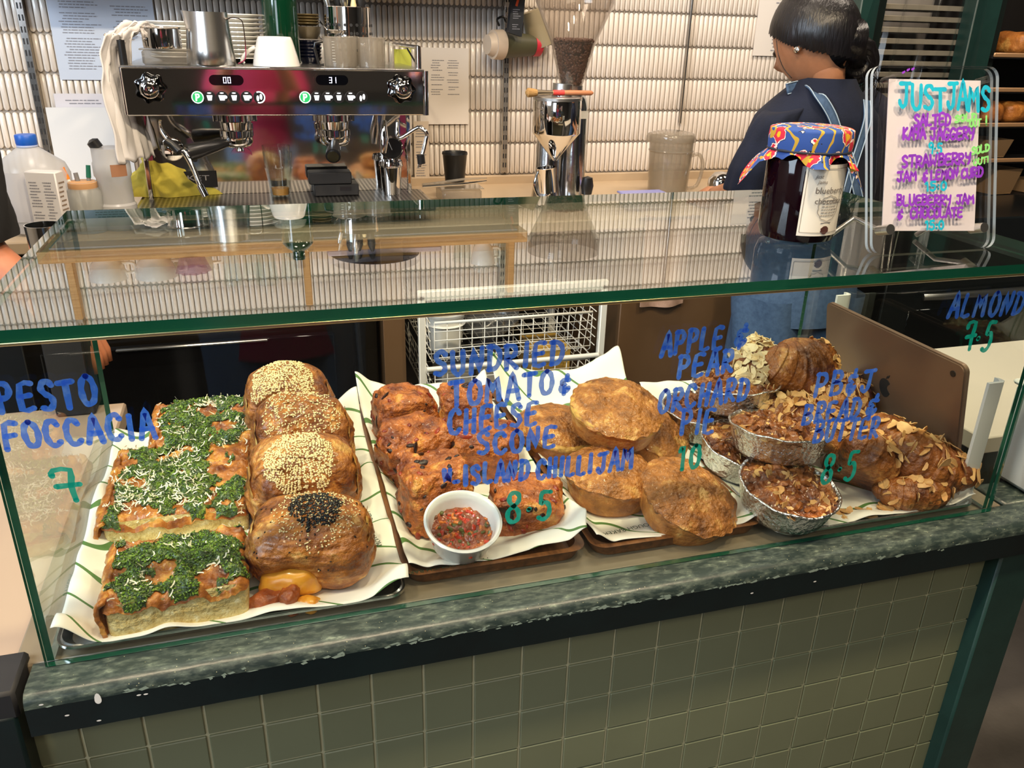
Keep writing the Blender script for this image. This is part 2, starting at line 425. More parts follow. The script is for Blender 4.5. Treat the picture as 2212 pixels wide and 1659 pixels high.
# ------------------------------------------------------------------ reflected shelf, above the frame
shelf = thing('wall_shelf', 'pale wood wall shelf carrying cups and glasses above the coffee machine', 'shelf', (.31, 1.637, .61))
MB().box((.305, 1.545, .628), (1.205, .184, .030), b=.002).build('plank', wood, shelf)
for x in (-.235, .315, .865): MB().box((x, 1.475, .715), (.018, .03, .144), b=.002).build('bracket', wood, shelf)
MB().box((.305, 1.545, .61), (1.15, .17, .005)).build('underside_panel', mat('shelf_underside', '6f7f94', .5), shelf)
# ================================================================== the tiled counter
ctr = thing('service_counter', 'green tiled service counter with dark green metal ledge along its top', 'counter', (.52, -.016, ZF))
ct_m = mat('olive_tile', '787d62', .34, c2='6e7259', ns=5, nw=.4)
MB().box((.52, .0190, (ZF-.035)/2), (1.12, .053, -.035-ZF)).build('counter_body', mat('tile_grout', 'bdbd9e', .8), ctr)
TS = .0533
q = MB().box((0, 0, 0), (TS-.0028, .006, TS-.0028), b=.0008).mesh('counter_tile', ct_m, 30)
low = MB(); gx = at(2112, 1218, y=-.02).x
for r in range(17):
    for i in range(-20, 2):
        x = gx+(i-.5)*TS; z = -.053-(r+.5)*TS+.0
        if x < -.01: continue
        if r < 9:
            o = bpy.data.objects.new('tile', q); COL.objects.link(o); o.parent = ctr
            o.location = V((x, -.007, z))-ctr.location
            o.rotation_euler = (random.uniform(-.004, .004), 0, random.uniform(-.004, .004))
        else: low.box((x, -.007, z), (TS-.0032, .006, TS-.0032))
for i in range(-20, 2):
    x = gx+(i-.5)*TS
    if x > -.01:
        o = MB().box((x, -.007, -.0445), (TS-.0032, .006, .015), b=.001).build('tile', ct_m, ctr)
low.build('lower_tiles', ct_m, ctr, kind='stuff')
def ledge_mat():
    k = mat('worn_green_ledge', '2a3532', .34, c2='4e584f', ns=170, nb=.5, nw=.12, bump=.10, bs=260, stretch=(.4, 1, 1))
    nt = k.node_tree; N = nt.nodes; L = nt.links; b = N['Principled BSDF']
    cr = [n for n in N if n.type == 'VALTORGB'][0]
    e = cr.color_ramp.elements; e.new(.30).color = lin('75806f')
    vz = N.new('ShaderNodeTexVoronoi'); vz.inputs['Scale'].default_value = 160; tc = N.new('ShaderNodeTexCoord'); L.new(tc.outputs['Object'], vz.inputs['Vector'])
    r2 = N.new('ShaderNodeValToRGB'); r2.color_ramp.elements[0].position = .03; r2.color_ramp.elements[0].color = (1, 1, 1, 1); r2.color_ramp.elements[1].position = .09; r2.color_ramp.elements[1].color = (0, 0, 0, 1)
    L.new(vz.outputs['Distance'], r2.inputs[0]); mx = N.new('ShaderNodeMix'); mx.data_type = 'RGBA'
    L.new(r2.outputs[0], mx.inputs[0]); L.new(cr.outputs[0], mx.inputs[6]); mx.inputs[7].default_value = lin('b7b48c'); L.new(mx.outputs[2], b.inputs['Base Color'])
    return k
ledge_m = ledge_mat()
# ledge: a channel with a rolled nose
def ledge_fn(u, v):
    P = [(.008, -.001), (-.020, -.0005), (-.029, -.0015), (-.0335, -.005), (-.0355, -.010), (-.036, -.014), (-.036, -.044), (-.018, -.0445)]
    k = v*(len(P)-1); i = min(int(k), len(P)-2); f = k-i
    y = P[i][0]*(1-f)+P[i+1][0]*f; z = P[i][1]*(1-f)+P[i+1][1]*f
    x = -.012+u*1.36
    return (x, y, z+.0006*nz((x, y, z), 40))
face_m = mat('ledge_face_paint', '0b1a1c', .33, c2='081214', ns=12, bump=.03, bs=200)
MB().grid(lambda u, v: ledge_fn(u, v*5/7), 120, 11).build('ledge_top', ledge_m, ctr, ang=60)
MB().grid(lambda u, v: ledge_fn(u, 5/7+v*2/7), 60, 5).build('ledge_face', face_m, ctr, ang=60)
# chipped paint along the nose
ch = MB()
for i in range(150):
    x = random.uniform(.0, 1.05); x = x if random.random() < .5 else random.gauss(.5, .2)
    if not 0 < x < 1.08: continue
    l = random.uniform(.002, .012); z = -.0125+random.gauss(0, .0012); h = random.uniform(.0006, .0022)
    ch.add([(x, -.03625, z), (x+l*.3, -.0363, z-h), (x+l, -.03625, z-h*.3), (x+l*.7, -.0362, z+h)], [(0, 1, 2, 3)])
ch.build('paint_chips', mat('chipped_primer', '8a9a8c', .6), ctr, kind='stuff')
dr = MB()
p = at(212, 1512, y=-.0362)
dr.add([p+V((-.0028*math.sin(a)*(1 if a < PI else 1), -.0003, .006*math.cos(a)*(1.3 if math.cos(a) > 0 else .7))) for a in [i*PI/6 for i in range(12)]], [tuple(range(12))[::-1]])
for px, py in ((214, 1556), (89, 1522), (145, 1545), (300, 1501), (315, 1499), (1624, 1281), (1760, 1256)):
    c = at(px, py, y=-.0362); dr.add([c+V((math.cos(a)*.002, -.0003, math.sin(a)*.0009)) for a in [i*PI/4 for i in range(8)]], [tuple(range(8))])
dr.build('paint_drips', white, ctr, kind='stuff')
# corner posts
def post(a, b, w, d, mb):
    mb.box(((a[0]+b[0])/2, (a[1]+b[1])/2, (a[2]+b[2])/2), (w, d, abs(b[2]-a[2])), b=.003)
post((1.085, -.008, ZF), (1.085, -.008, -.0455), .062, .044, m_ := MB()); m_.build('corner_post', green_metal, ctr)
post((1.135, .02, ZF), (1.135, .02, -.045), .03, .02, m_ := MB()); m_.build('corner_post_flange', face_m, ctr)
post((-.045, -.014, ZF), (-.045, -.014, -.02), .05, .04, m_ := MB()); m_.build('corner_post', face_m, ctr)
MB().box((-.040, -.005, -.010), (.045, .055, .030), b=.003).build('end_bracket', blackm, ctr)
MB().box((1.215, .034, -.020), (.262, .052, .038), b=.003).build('ledge_end', ledge_m, ctr)
# right-hand return of the counter
# ================================================================== the glass case
case = thing('display_case', 'long glass pastry display case with green edged top and marker lettering', 'display case', (W/2, .2, 0))
pane = glass('case_glass', (.92, .98, .95), ior=1.52, mult=1.45)
pane_f = glass('case_front_glass', (.975, .995, .985), ior=1.45, mult=.8)
def edge_mat():
    k = bpy.data.materials.new('green_glass_edge'); k.use_nodes = True; b = k.node_tree.nodes['Principled BSDF'].inputs
    b['Base Color'].default_value = lin('0c4a36'); b['Roughness'].default_value = .12; b['Transmission Weight'].default_value = .25
    return k
edge_m = edge_mat()
def slab(name, x0, x1, y0, y1, z0, z1, thin, m, parent):
    """pane with clear faces (normal to axis thin) and green ground edges"""
    mb = MB(); mb.box(((x0+x1)/2, (y0+y1)/2, (z0+z1)/2), (x1-x0, y1-y0, z1-z0))
    ax = {0: (0, 1), 2: (4, 5), 1: (2, 3)}
    # box faces order: -x,+x,-y,+y,-z,+z
    clearf = {'x': (0, 1), 'y': (2, 3), 'z': (4, 5)}[thin]
    mb.m = [0 if i in clearf else 1 for i in range(6)]
    return mb.build(name, [m, edge_m], parent, smooth=False)
slab('top_glass', -.002, W+.012, -.016, .425, H-.010, H, 'z', pane, case)
fg = slab('front_glass', 0, W, -.0005, .0055, 0.0, H-.0105, 'y', pane_f, case)
slab('side_glass', -.0, .006, .0065, .418, .0005, H-.0105, 'x', pane_f, case)
slab('side_glass', W-.006, W, .0065, .418, .0005, H-.0105, 'x', pane_f, case)
deck_m = mat('case_deck', '8a7d68', .38, c2='7d705c', ns=6, nw=.4)
MB().box((W/2, .24, -.012), (W+.06, .46, .018), b=.002).build('deck', deck_m, case)
MB().box((W/2+.005, -.0075, H-.0122), (W+.012, .0125, .003), b=.0008).build('edge_line', mat('gold_line', 'cdb888', .3, .8), case)  # pale gold line under the front edge of the top glass
def marker(name, c, c2, alpha=.9):
    k = mat(name, c, .5, c2=c2, ns=110, nb=.45, nw=.16); nt = k.node_tree; N = nt.nodes; L = nt.links
    col = N['Principled BSDF'].inputs['Base Color'].links[0].from_socket; out = N['Material Output']
    d = N.new('ShaderNodeBsdfDiffuse'); t = N.new('ShaderNodeBsdfTranslucent'); L.new(col, d.inputs[0]); L.new(col, t.inputs[0])
    a = N.new('ShaderNodeMixShader'); a.inputs[0].default_value = .42; L.new(d.outputs[0], a.inputs[1]); L.new(t.outputs[0], a.inputs[2])
    tr = N.new('ShaderNodeBsdfTransparent'); m = N.new('ShaderNodeMixShader'); m.inputs[0].default_value = alpha
    L.new(tr.outputs[0], m.inputs[1]); L.new(a.outputs[0], m.inputs[2]); L.new(m.outputs[0], out.inputs[0]); return k
blue_m = marker('blue_marker', '437ff2', '76a8fa')
teal_m = marker('teal_marker', '11ac9a', '3fc4b2', .95)
def write(text, p0, p1, hpx, m, sw=.0048, gap=.27, plane_y=-.0007, par=None, jit=.05, name='lettering'):
    a = at(*p0, y=plane_y); b = at(*p1, y=plane_y); xd = (b-a).normalized()
    top = at(p0[0], p0[1]-hpx, y=plane_y); up = (top-a); h = up.length; up.normalize(); up = V((0, 0, 1))
    mb = MB(); strokes(mb, text, a, xd, up, V((0, -1, 0)), h, sw, gap, (b-a).length, jit, .0003)
    return mb.build(name, m, par or fg, label='%s marker writing "%s"' % ('teal' if m is teal_m else 'blue', text), smooth=False)
for t, a, b, h, m in (
    ('PESTO', (2, 893), (210, 872), 60, blue_m), ('FOCCACIA', (14, 970), (335, 944), 55, blue_m), ('7', (122, 1085), (172, 1082), 72, teal_m),
    ('SUNDRIED', (938, 812), (1214, 785), 52, blue_m), ('TOMATO', (974, 878), (1192, 850), 50, blue_m), ('&', (1208, 848), (1232, 846), 36, blue_m),
    ('CHEESE', (970, 938), (1158, 914), 50, blue_m), ('SCONE', (1032, 982), (1198, 966), 46, blue_m),
    ('W-', (960, 1042), (992, 1040), 26, blue_m), ('ISLAND', (1002, 1046), (1140, 1034), 40, blue_m), ('CHILLI', (1160, 1034), (1278, 1020), 38, blue_m), ('JAM', (1290, 1022), (1366, 1008), 42, blue_m),
    ('8.5', (1094, 1128), (1190, 1122), 62, teal_m),
    ('APPLE', (1428, 768), (1558, 752), 46, blue_m), ('&', (1585, 750), (1612, 748), 46, blue_m), ('PEAR', (1464, 815), (1580, 803), 48, blue_m), ('ORCHARD', (1422, 890), (1612, 862), 46, blue_m),
    ('PIE', (1470, 937), (1540, 932), 50, blue_m), ('10', (1464, 1014), (1510, 1008), 48, teal_m),
    ('PB&J', (1758, 857), (1880, 846), 46, blue_m), ('BREAD', (1733, 914), (1852, 900), 40, blue_m), ('&', (1868, 898), (1892, 896), 40, blue_m), ('BUTTER', (1756, 956), (1894, 942), 42, blue_m),
    ('8.5', (1772, 1045), (1844, 1036), 58, teal_m), ('ALMOND', (2047, 685), (2203, 678), 46, blue_m), ('7.5', (2076, 762), (2136, 756), 60, teal_m)):
    write(t, a, b, h, m)
# ================================================================== staff side: benches
bench_m = mat('bench_top_laminate', 'c7b091', .4); brown_m = mat('brown_cabinet', '6b5138', .42, c2='5f4730', ns=3)
tag(MB().box((.53, 1.375, .115), (2.3, .51, .026), b=.003).build('worktop', bench_m), 'long beige worktop of the back bench under the coffee machine', 'worktop')
bench = thing('bench_cabinet', 'plain brown bench cabinet right of the wire basket unit', 'cabinet', (1.36, 1.4, ZF))
MB().box((1.36, 1.135, (.10+ZF)/2), (.62, .02, .10-ZF), b=.002).build('front_panel', brown_m, bench)
MB().box((1.36, 1.36, (.10+ZF)/2), (.60, .43, .10-ZF)).build('carcass', brown_m, bench)
up_ = thing('bench_partition', 'narrow brown partition between black appliance and wire basket unit', 'panel', (.485, 1.3, ZF))
MB().box((.485, 1.32, (.10+ZF)/2), (.05, .40, .10-ZF), b=.001).build('partition_board', brown_m, up_)
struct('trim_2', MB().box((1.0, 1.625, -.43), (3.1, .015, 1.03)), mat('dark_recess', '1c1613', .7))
fr = thing('undercounter_fridge', 'black undercounter appliance below the coffee machine', 'fridge', (.1, 1.32, ZF+.06))
MB().box((.08, 1.34, -.43), (.74, .36, 1.04), b=.004).build('body', mat('appliance_black', '17130f', .22), fr)
MB().box((.05, 1.140, -.44), (.60, .02, .66), b=.003).build('door', mat('dark_door_glass', '0c0c0e', .08), fr)
MB().box((.05, 1.126, -.112), (.31, .010, .006), b=.002).build('door_trim', satin, fr)
MB().tube([(.40, 1.125, -.02), (.405, 1.12, -.2), (.37, 1.125, -.35)], .006).build('cable', black, fr)
# ---------------- wire basket drawer unit
bu = thing('basket_unit', 'white steel frame unit with wire basket drawers under the back bench', 'drawer unit', (.76, 1.1, ZF))
bx0, bx1, bt = at(912, 760, y=1.06).x, at(1300, 700, y=1.06).x, at(1100, 625, y=1.06).z
wm = mat('white_powder_coat', 'e9e7df', .35)
f_ = MB()
for x in (bx0, bx1):
    MB().box((x, 1.06, (bt+ZF)/2), (.016, .016, bt-ZF), b=.002).build('frame_post', wm, bu)
    MB().box((x, 1.42, (bt+ZF)/2), (.016, .016, bt-ZF), b=.002).build('frame_post', wm, bu)
MB().box(((bx0+bx1)/2, 1.06, bt-.002), (bx1-bx0+.016, .016, .022), b=.002).build('top_rail', wm, bu)
for dz in (0, 1):
    zt = at(1240, 775, y=1.06).z+.001 if dz else at(1240, 775, y=1.06).z+.118
    zb = zt-.105; g = MB(); x0, x1 = bx0+.018, bx1-.018
    for zz in [zb+.02+i*(zt-zb-.02)/4 for i in range(5)]: g.tube([(x0+.01, 1.055, zz), (x1-.01, 1.055, zz)], .0013 if zz < zt-.002 else .0035, 6)
    for i in range(14):
        x = x0+.01+(x1-x0-.02)*i/13; g.tube([(x, 1.055, zt), (x, 1.058, zb+.012), (x, 1.075, zb), (x, 1.40, zb), (x, 1.41, zt)], .0012, 5)
    for k in range(1, 9):
        y = 1.055+k*.04; g.tube([(x0, y, zt), (x0+.012, y, zb), (x1-.012, y, zb), (x1, y, zt)], .0012, 5)
    for zz in [zb+.02+i*(zt-zb-.02)/4 for i in range(5)]:
        for x in (x0, x1): g.tube([(x, 1.055, zz), (x, 1.41, zz)], .0012, 5)
    g.build('basket', wm, bu, ang=180)
    MB().tube([(bx0+.008, 1.05, zb-.004), (bx1-.008, 1.05, zb-.004)], .006, 10).build('runner', wm, bu)
zt = at(1240, 775, y=1.06).z
p = at(965, 740, y=1.14)
t = thing('plastic_tub', 'round white plastic tub at the left of the wire basket', 'tub', (p.x, 1.16, zt+.016))
MB().lathe([(.036, 0), (.038, .005), (.045, .085), (.048, .087), (.048, .092), (.043, .092), (.036, .005)], 24, c=(p.x, 1.16, zt+.016)).build('tub_body', whitep, t)
MB().lathe([(.0475, .064), (.050, .066), (.0475, .068)], 24, c=(p.x, 1.16, zt+.016)).build('rim_band', whitep, t)
t = thing('plastic_bag', 'crumpled clear plastic bag inside the wire basket', 'bag', (p.x+.12, 1.2, zt+.016))
def bagfn(u, v):
    a = 2*PI*u; r = .055*math.sin(PI*min(.999, v*.9+.05))**.6; z = .11*v
    q = V((r*math.cos(a)*1.3, r*math.sin(a), z)); return V((p.x+.12, 1.2, zt+.018))+q*(1+.35*nz(q, 40))
MB().grid(bagfn, 28, 16, cu=True).build('bag_film', glass('bag_film', (.85, .86, .88), rough=.15, body=.15, bodycol='d8dbe0', mult=2), t)
p2 = at(1185, 790, y=1.16)
t = thing('cardboard_carton', 'mustard yellow carton in the lower wire basket', 'box', (p2.x, 1.2, zt-.1))
MB().box((p2.x, 1.2, zt-.052), (.10, .12, .10), b=.002).build('carton_body', mat('yellow_card', 'c9a044', .6), t)
MB().box((p2.x, 1.138, zt-.04), (.06, .001, .03)).build('carton_label', mat('card_label', 'b08a36', .6), t)
for i, px in enumerate((985, 1065)):
    pp = at(px, 800, y=1.16); t = thing('storage_box', ('left' if i == 0 else 'middle')+' grey plastic storage box in the lower wire basket', 'box', (pp.x, 1.2, zt-.1))
    MB().box((pp.x, 1.2, zt-.060), (.078, .12, .085), b=.004).build('box_body', mat('grey_storage', 'a9a49a', .5), t)
    MB().box((pp.x, 1.2, zt-.014), (.082, .124, .008), b=.002).build('lid', mat('grey_lid', '3e3d3f', .5), t)
# cloth on the brown panel
cx0, cx1 = at(1382, 640, y=1.11).x, at(1478, 640, y=1.11).x
def clothfn(u, v):
    x = cx0+(cx1-cx0)*u; z = .135-.225*v; return (x, 1.115-.006*math.sin(u*9+v*2)-.004*v, z-.006*math.sin(u*3))
t = tag(MB().sheet(clothfn, 24, 20, .003).build('tea_towel', mat('brown_towel', 'b99684', .9, c2='a8846f', ns=60, bump=.5, bs=500)), 'pinkish brown towel hanging over the brown bench front', 'towel')
t['label'] = 'pinkish brown towel hanging over the brown bench front'
MB().tube([(cx0-.02, 1.108, .128), (cx1+.02, 1.108, .128)], .004).build('towel_rail', satin, bench)
# ================================================================== coffee machine
MX0, MX1 = -.022, .579; MF = 1.20
mc = thing('espresso_machine', 'two-group chrome espresso machine on the back bench', 'coffee machine', (.28, 1.38, .13))
MB().box(((MX0+MX1)/2, MF+.008, .4005), (MX1-MX0, .016, .091), b=.002).build('front_panel', chrome, mc)
MB().box(((MX0+MX1)/2, 1.40, .4005), (MX1-MX0-.01, .384, .089), b=.003).build('body', steel, mc)
MB().box(((MX0+MX1)/2, 1.395, .4475), (MX1-MX0, .40, .004), b=.001).build('cup_tray', steel, mc)
MB().box(((MX0+MX1)/2, 1.335, .25), (.58, .012, .21), b=.001).build('splash_panel', chrome, mc)
MB().box(((MX0+MX1)/2, 1.47, .25), (.575, .25, .21)).build('rear_body', steel, mc)
for x in (MX0+.012, MX1-.022): MB().box((x, 1.31, .26), (.010, .05, .2), b=.002).build('side_strut', chrome, mc)
MB().tube([(MX1+.004, MF+.004, .355), (MX1+.004, MF+.004, .446)], .007, 12).build('corner_rail', chrome, mc)
MB().tube([(MX0-.001, MF+.006, .357), (MX0-.001, MF+.006, .446)], .003, 10).build('corner_rail', chrome, mc)
for s in (0, 1):
    x = MX0+.006 if s == 0 else MX1-.008
    MB().tube([(x, MF+.02, .449), (x, MF+.02, .495)], .0075, 14).build('rail_post', black if s == 0 else chrome, mc)
    MB().tube([(x, MF+.02, .492), (x-.0, 1.55, .492)], .0045, 10).build('cup_rail', chrome, mc)
    MB().tube([(x, MF+.03, .455), (x, 1.36, .488)], .002, 6).build('rail_brace', black, mc)
# drip tray
gr = mat('perforated_steel', (.5, .48, .46), .3, 1)
def perf(k):
    nt = k.node_tree; N = nt.nodes; L = nt.links; tc = N.new('ShaderNodeTexCoord'); mp = N.new('ShaderNodeMapping'); mp.inputs['Scale'].default_value = (110, 110, 110)
    L.new(tc.outputs['Object'], mp.inputs[0]); v = N.new('ShaderNodeTexVoronoi'); v.inputs['Scale'].default_value = 1; v.inputs['Randomness'].default_value = 0; v.voronoi_dimensions = '2D'
    L.new(mp.outputs[0], v.inputs['Vector']); cr = N.new('ShaderNodeValToRGB'); cr.color_ramp.interpolation = 'CONSTANT'; cr.color_ramp.elements[0].color = (.02, .02, .02, 1); cr.color_ramp.elements[1].position = .34; cr.color_ramp.elements[1].color = (.5, .48, .45, 1)
    L.new(v.outputs['Distance'], cr.inputs[0]); L.new(cr.outputs[0], N['Principled BSDF'].inputs['Base Color'])
perf(gr)
MB().box(((MX0+MX1)/2, 1.245, .1615), (MX1-MX0+.03, .19, .018), b=.003).build('drip_tray', steel, mc)
MB().box(((MX0+MX1)/2, 1.245, .1715), (MX1-MX0+.01, .165, .003), b=.001).build('drip_grate', gr, mc)
MB().box((.28, 1.25, .135), (.5, .1, .03)).build('tray_base', blackm, mc)
for x in (.0, .56): MB().cyl((x, 1.42, .128), (x, 1.42, .2), .018).build('foot', black, mc)
# displays
glow = mat('display_digits', 'ffffff', .5, em='cfd2ff', es=2.5); dsp = mat('display_black', '05060a', .08)
def pill2(cx, z, w, h, y, d, mb, n=8):
    r = h/2; pts = []
    for i in range(n+1): a = -PI/2+PI*i/n; pts.append((cx+w/2-r+math.cos(a)*r, z+math.sin(a)*r))
    for i in range(n+1): a = PI/2+PI*i/n; pts.append((cx-w/2+r+math.cos(a)*r, z+math.sin(a)*r))
    mb.prism([(x, z_) for x, z_ in pts], d, Matrix(((1, 0, 0, 0), (0, 0, -1, y), (0, 1, 0, 0), (0, 0, 0, 1))))
for px, txt in ((489, '00'), (717, '31')):
    c = at(px, 173, y=MF); b_ = MB(); pill2(c.x, c.z, .076, .027, MF, .0025, b_); o = b_.build('display_bezel', chrome, mc, smooth=False)
    b_ = MB(); pill2(c.x, c.z, .067, .020, MF, .003, b_); d = b_.build('display', dsp, mc, smooth=False)
    dg = MB(); SEG = {'0': 'abcdef', '3': 'abgcd', '1': 'bc'}
    for i, chh in enumerate(txt):
        ox = c.x-.0055+i*.0085; hh = .0105; ww = .0048
        P = {'a': ((0, 1), (1, 1)), 'b': ((1, 1), (1, .5)), 'c': ((1, .5), (1, 0)), 'd': ((0, 0), (1, 0)), 'e': ((0, 0), (0, .5)), 'f': ((0, .5), (0, 1)), 'g': ((0, .5), (1, .5))}
        for s_ in SEG[chh]:
            (a0, b0), (a1, b1) = P[s_]
            dg.box((ox+(a0+a1)/2*ww, MF-.0034, c.z-hh/2+(b0+b1)/2*hh), (abs(a1-a0)*ww+.0011, .0006, abs(b1-b0)*hh+.0011))
    dg.build('digits', glow, d, smooth=False)
# buttons
grn = mat('green_button', '1f9c55', .4, em='1fa85a', es=.7); lit = mat('button_icon', 'ffffff', .5, em='eaf3ff', es=1.3)
for set_, xs in enumerate(((427, 453, 480, 506, 533, 560), (659, 684, 708, 732, 757, 782))):
    for i, px in enumerate(xs):
        c = at(px, 210, y=MF); r = .0118
        o = MB().cyl((c.x, MF+.001, c.z), (c.x, MF-.003, c.z), r, 24).build('button', grn if i == 0 else black, mc)
        ic = MB(); y = MF-.0034
        def disc(x, z, rx, rz, n=12): ic.add([(x+math.cos(2*PI*t/n)*rx, y, z+math.sin(2*PI*t/n)*rz) for t in range(n)], [tuple(range(n))])
        if i == 0:
            strokes(ic, 'P', V((c.x-.0035, MF-.0031, c.z-.006)), V((1, 0, 0)), V((0, 0, 1)), V((0, -1, 0)), .012, .0028, jit=0)
            ic.grid(lambda u, v: (c.x+math.cos(2*PI*u)*(r*(.86+.14*v)), y, c.z+math.sin(2*PI*u)*(r*(.86+.14*v))), 24, 2, cu=True)
        elif i < 5:
            k = 1 if i in (1, 3) else 1.25; ic.add([(c.x-.0055*k, y, c.z+.004), (c.x+.0055*k, y, c.z+.004), (c.x+.0035*k, y, c.z-.006), (c.x-.0035*k, y, c.z-.006)], [(3, 2, 1, 0)])
            if i in (2, 4): disc(c.x+.007, c.z+.0005, .003, .003)
            disc(c.x, c.z+.0082, .004, .0012)
        else:
            disc(c.x-.003, c.z-.002, .0026, .0058); disc(c.x+.0035, c.z+.001, .0026, .0058)
            if set_ == 0: ic.grid(lambda u, v: (c.x+math.cos(-1.9+3.9*u)*(r*(.8+.2*v)), y, c.z+math.sin(-1.9+3.9*u)*(r*(.8+.2*v))), 20, 2)
        ic.build('icon', lit, o, smooth=False)
# valve knobs
for px, py in ((326, 190), (866, 192)):
    c = at(px, py, y=MF)
    Mk = Matrix.Translation((c.x, MF, c.z)) @ Matrix.Rotation(PI/2, 4, 'X')
    def lob(p, a, r, z): return V((p.x*(1+.09*math.cos(7*a)), p.y*(1+.09*math.cos(7*a)), p.z)) if .008 < z < .03 else p
    k = MB().lathe([(.016, 0), (.016, .008), (.026, .010), (.0275, .016), (.026, .024), (.018, .029)], 56, Mk, fn=lob).build('knob', mat('knob_black_chrome', (.12, .12, .125), .1, 1), mc)
    MB().lathe([(.018, .0285), (.018, .033), (.014, .037), (.006, .038), (.0, .036)], 32, Mk).build('knob_cap', chrome, k)
# group heads and portafilters
for px, hx, hy, bl in ((508, -.105, .02, 0), (722, -.012, -.06, 1)):
    c = at(px, 262, y=1.25); x, y = c.x, 1.262
    MB().lathe([(.034, .356), (.038, .352), (.038, .340), (.033, .338), (.031, .322), (.035, .320), (.035, .308), (.028, .305)], 32, c=(x, y, 0)).build('group_head', chrome, mc)
    for k in range(6):
        a = k*PI/3; MB().cyl((x+math.cos(a)*.040, y+math.sin(a)*.040, .338), (x+math.cos(a)*.040, y+math.sin(a)*.040, .354), .005, 8).build('bolt', chrome, mc)
    pf_ = MB().lathe([(.033, .307), (.033, .296), (.028, .288), (.016, .284), (0, .283)], 32, c=(x, y, 0)).build('portafilter', chrome, mc)
    if bl == 0: P = [(x-.02, y-.02, .296), (x-.045, y-.04, .292), (x-.08, y-.06, .286), (x-.098, y-.068, .283)]; rr = [.008, .012, .0165, .0165]
    else: P = [(x-.002, y-.02, .296), (x-.006, y-.05, .290), (x-.012, y-.085, .280), (x-.014, y-.098, .276)]; rr = [.008, .012, .016, .016]
    MB().tube(P, rr, 16).build('handle', black, pf_, ang=60)
    e0, e1 = V(P[-1]), V(P[-1])+(V(P[-1])-V(P[-2])).normalized()*.003
    MB().tube([e0, e1], .012, 20).build('handle_cap', chrome, pf_)
    sp = MB()
    def crescent(u, v):
        a = PI*u; th = .010*math.sin(a)**.7+.0015
        px_ = -.022*math.cos(a); pz = .012*math.sin(a)-.006+th*(v-.5)
        return V((x+.006+px_, y-.012, .274+pz))
    sp.sheet(crescent, 17, 3, .010)
    sp.cyl((x+.004, y-.005, .292), (x+.004, y-.01, .276), .009, 12)
    sp.build('spout', chrome, pf_)
# steam wands
wandL = [at(345, 262, y=1.23), at(352, 285, y=1.215), at(372, 310, y=1.20), at(398, 330, y=1.19), at(418, 365, y=1.18), at(432, 400, y=1.17), at(443, 420, y=1.165)]
def sm(pts, k=4):
    out = []
    for i in range(len(pts)-1):
        p0, p1, p2, p3 = [V(pts[max(0, min(len(pts)-1, i+d))]) for d in (-1, 0, 1, 2)]
        for j in range(k): t = j/k; out.append(.5*((2*p1)+(p2-p0)*t+(2*p0-5*p1+4*p2-p3)*t*t+(3*p1-p0-3*p2+p3)*t**3))
    out.append(V(pts[-1])); return out
wnd = MB().tube(sm(wandL), .0055, 12).build('steam_wand', chrome, mc, ang=180)
MB().tube([wandL[2]+V((-.012, -.004, .006)), wandL[2]+V((.0, -.004, -.001)), wandL[3]+V((-.008, -.004, .002))], .009, 12).build('wand_grip', black, wnd)
MB().cyl(wandL[-2], wandL[-1]+V((.001, 0, -.004)), .0075, 12).build('wand_tip', chrome, wnd)
wandR = [at(858, 258, y=1.23), at(858, 290, y=1.22), at(866, 298, y=1.21), at(895, 280, y=1.20), at(908, 276, y=1.195), at(921, 286, y=1.19), at(921, 300, y=1.19), at(910, 345, y=1.18), at(906, 362, y=1.18)]
wnd = MB().tube(sm(wandR), .0045, 12).build('steam_wand', chrome, mc, ang=180)
MB().tube([wandR[-2]+V((-.002, -.003, .012)), wandR[-2]+V((0, -.003, -.008))], .009, 10).build('wand_grip', black, wnd)
hw = [at(830, 260, y=1.26), at(829, 300, y=1.25), at(828, 330, y=1.25)]
MB().tube(hw, [.005, .011, .007], 14).build('hot_water_spout', chrome, mc)
c = at(846, 320, y=1.327)
Mk = Matrix.Translation((c.x, 1.327, c.z)) @ Matrix.Rotation(PI/2, 4, 'X')
g_ = MB().lathe([(.027, 0), (.027, .005), (.024, .008), (.0235, .006), (0, .006)], 32, Mk).build('pressure_gauge', chrome, mc)
MB().lathe([(.023, .0062), (.0, .0064)], 32, Mk).build('dial', black, g_)
MB().box((c.x-.004, 1.3195, c.z+.006), (.0015, .001, .02), ry=-.4).build('needle', white, g_)
c = at(372, 322, y=1.327)
Mk = Matrix.Translation((c.x, 1.327, c.z)) @ Matrix.Rotation(PI/2, 4, 'X')
MB().lathe([(.025, 0), (.025, .004), (.0225, .0055), (0, .0055)], 32, Mk).build('dial_cover', chrome, mc)
for px, py in ((420, 318), (428, 336), (421, 344)):
    c = at(px, py, y=1.327); MB().cyl((c.x, 1.33, c.z), (c.x, 1.323, c.z), .006, 12).build('screw', black, mc)
c = at(400, 388, y=1.327)
npz = MB().box((c.x, 1.326, c.z), (.135, .004, .036), b=.001).build('name_plate', black, mc)
font_text('ROCKET', .022, V((c.x-.055, 1.3235, c.z-.002)), V((1.25, 0, 0)), V((0, 0, .75)), V((0, -1, 0)), 'plate_lettering', satin, npz)
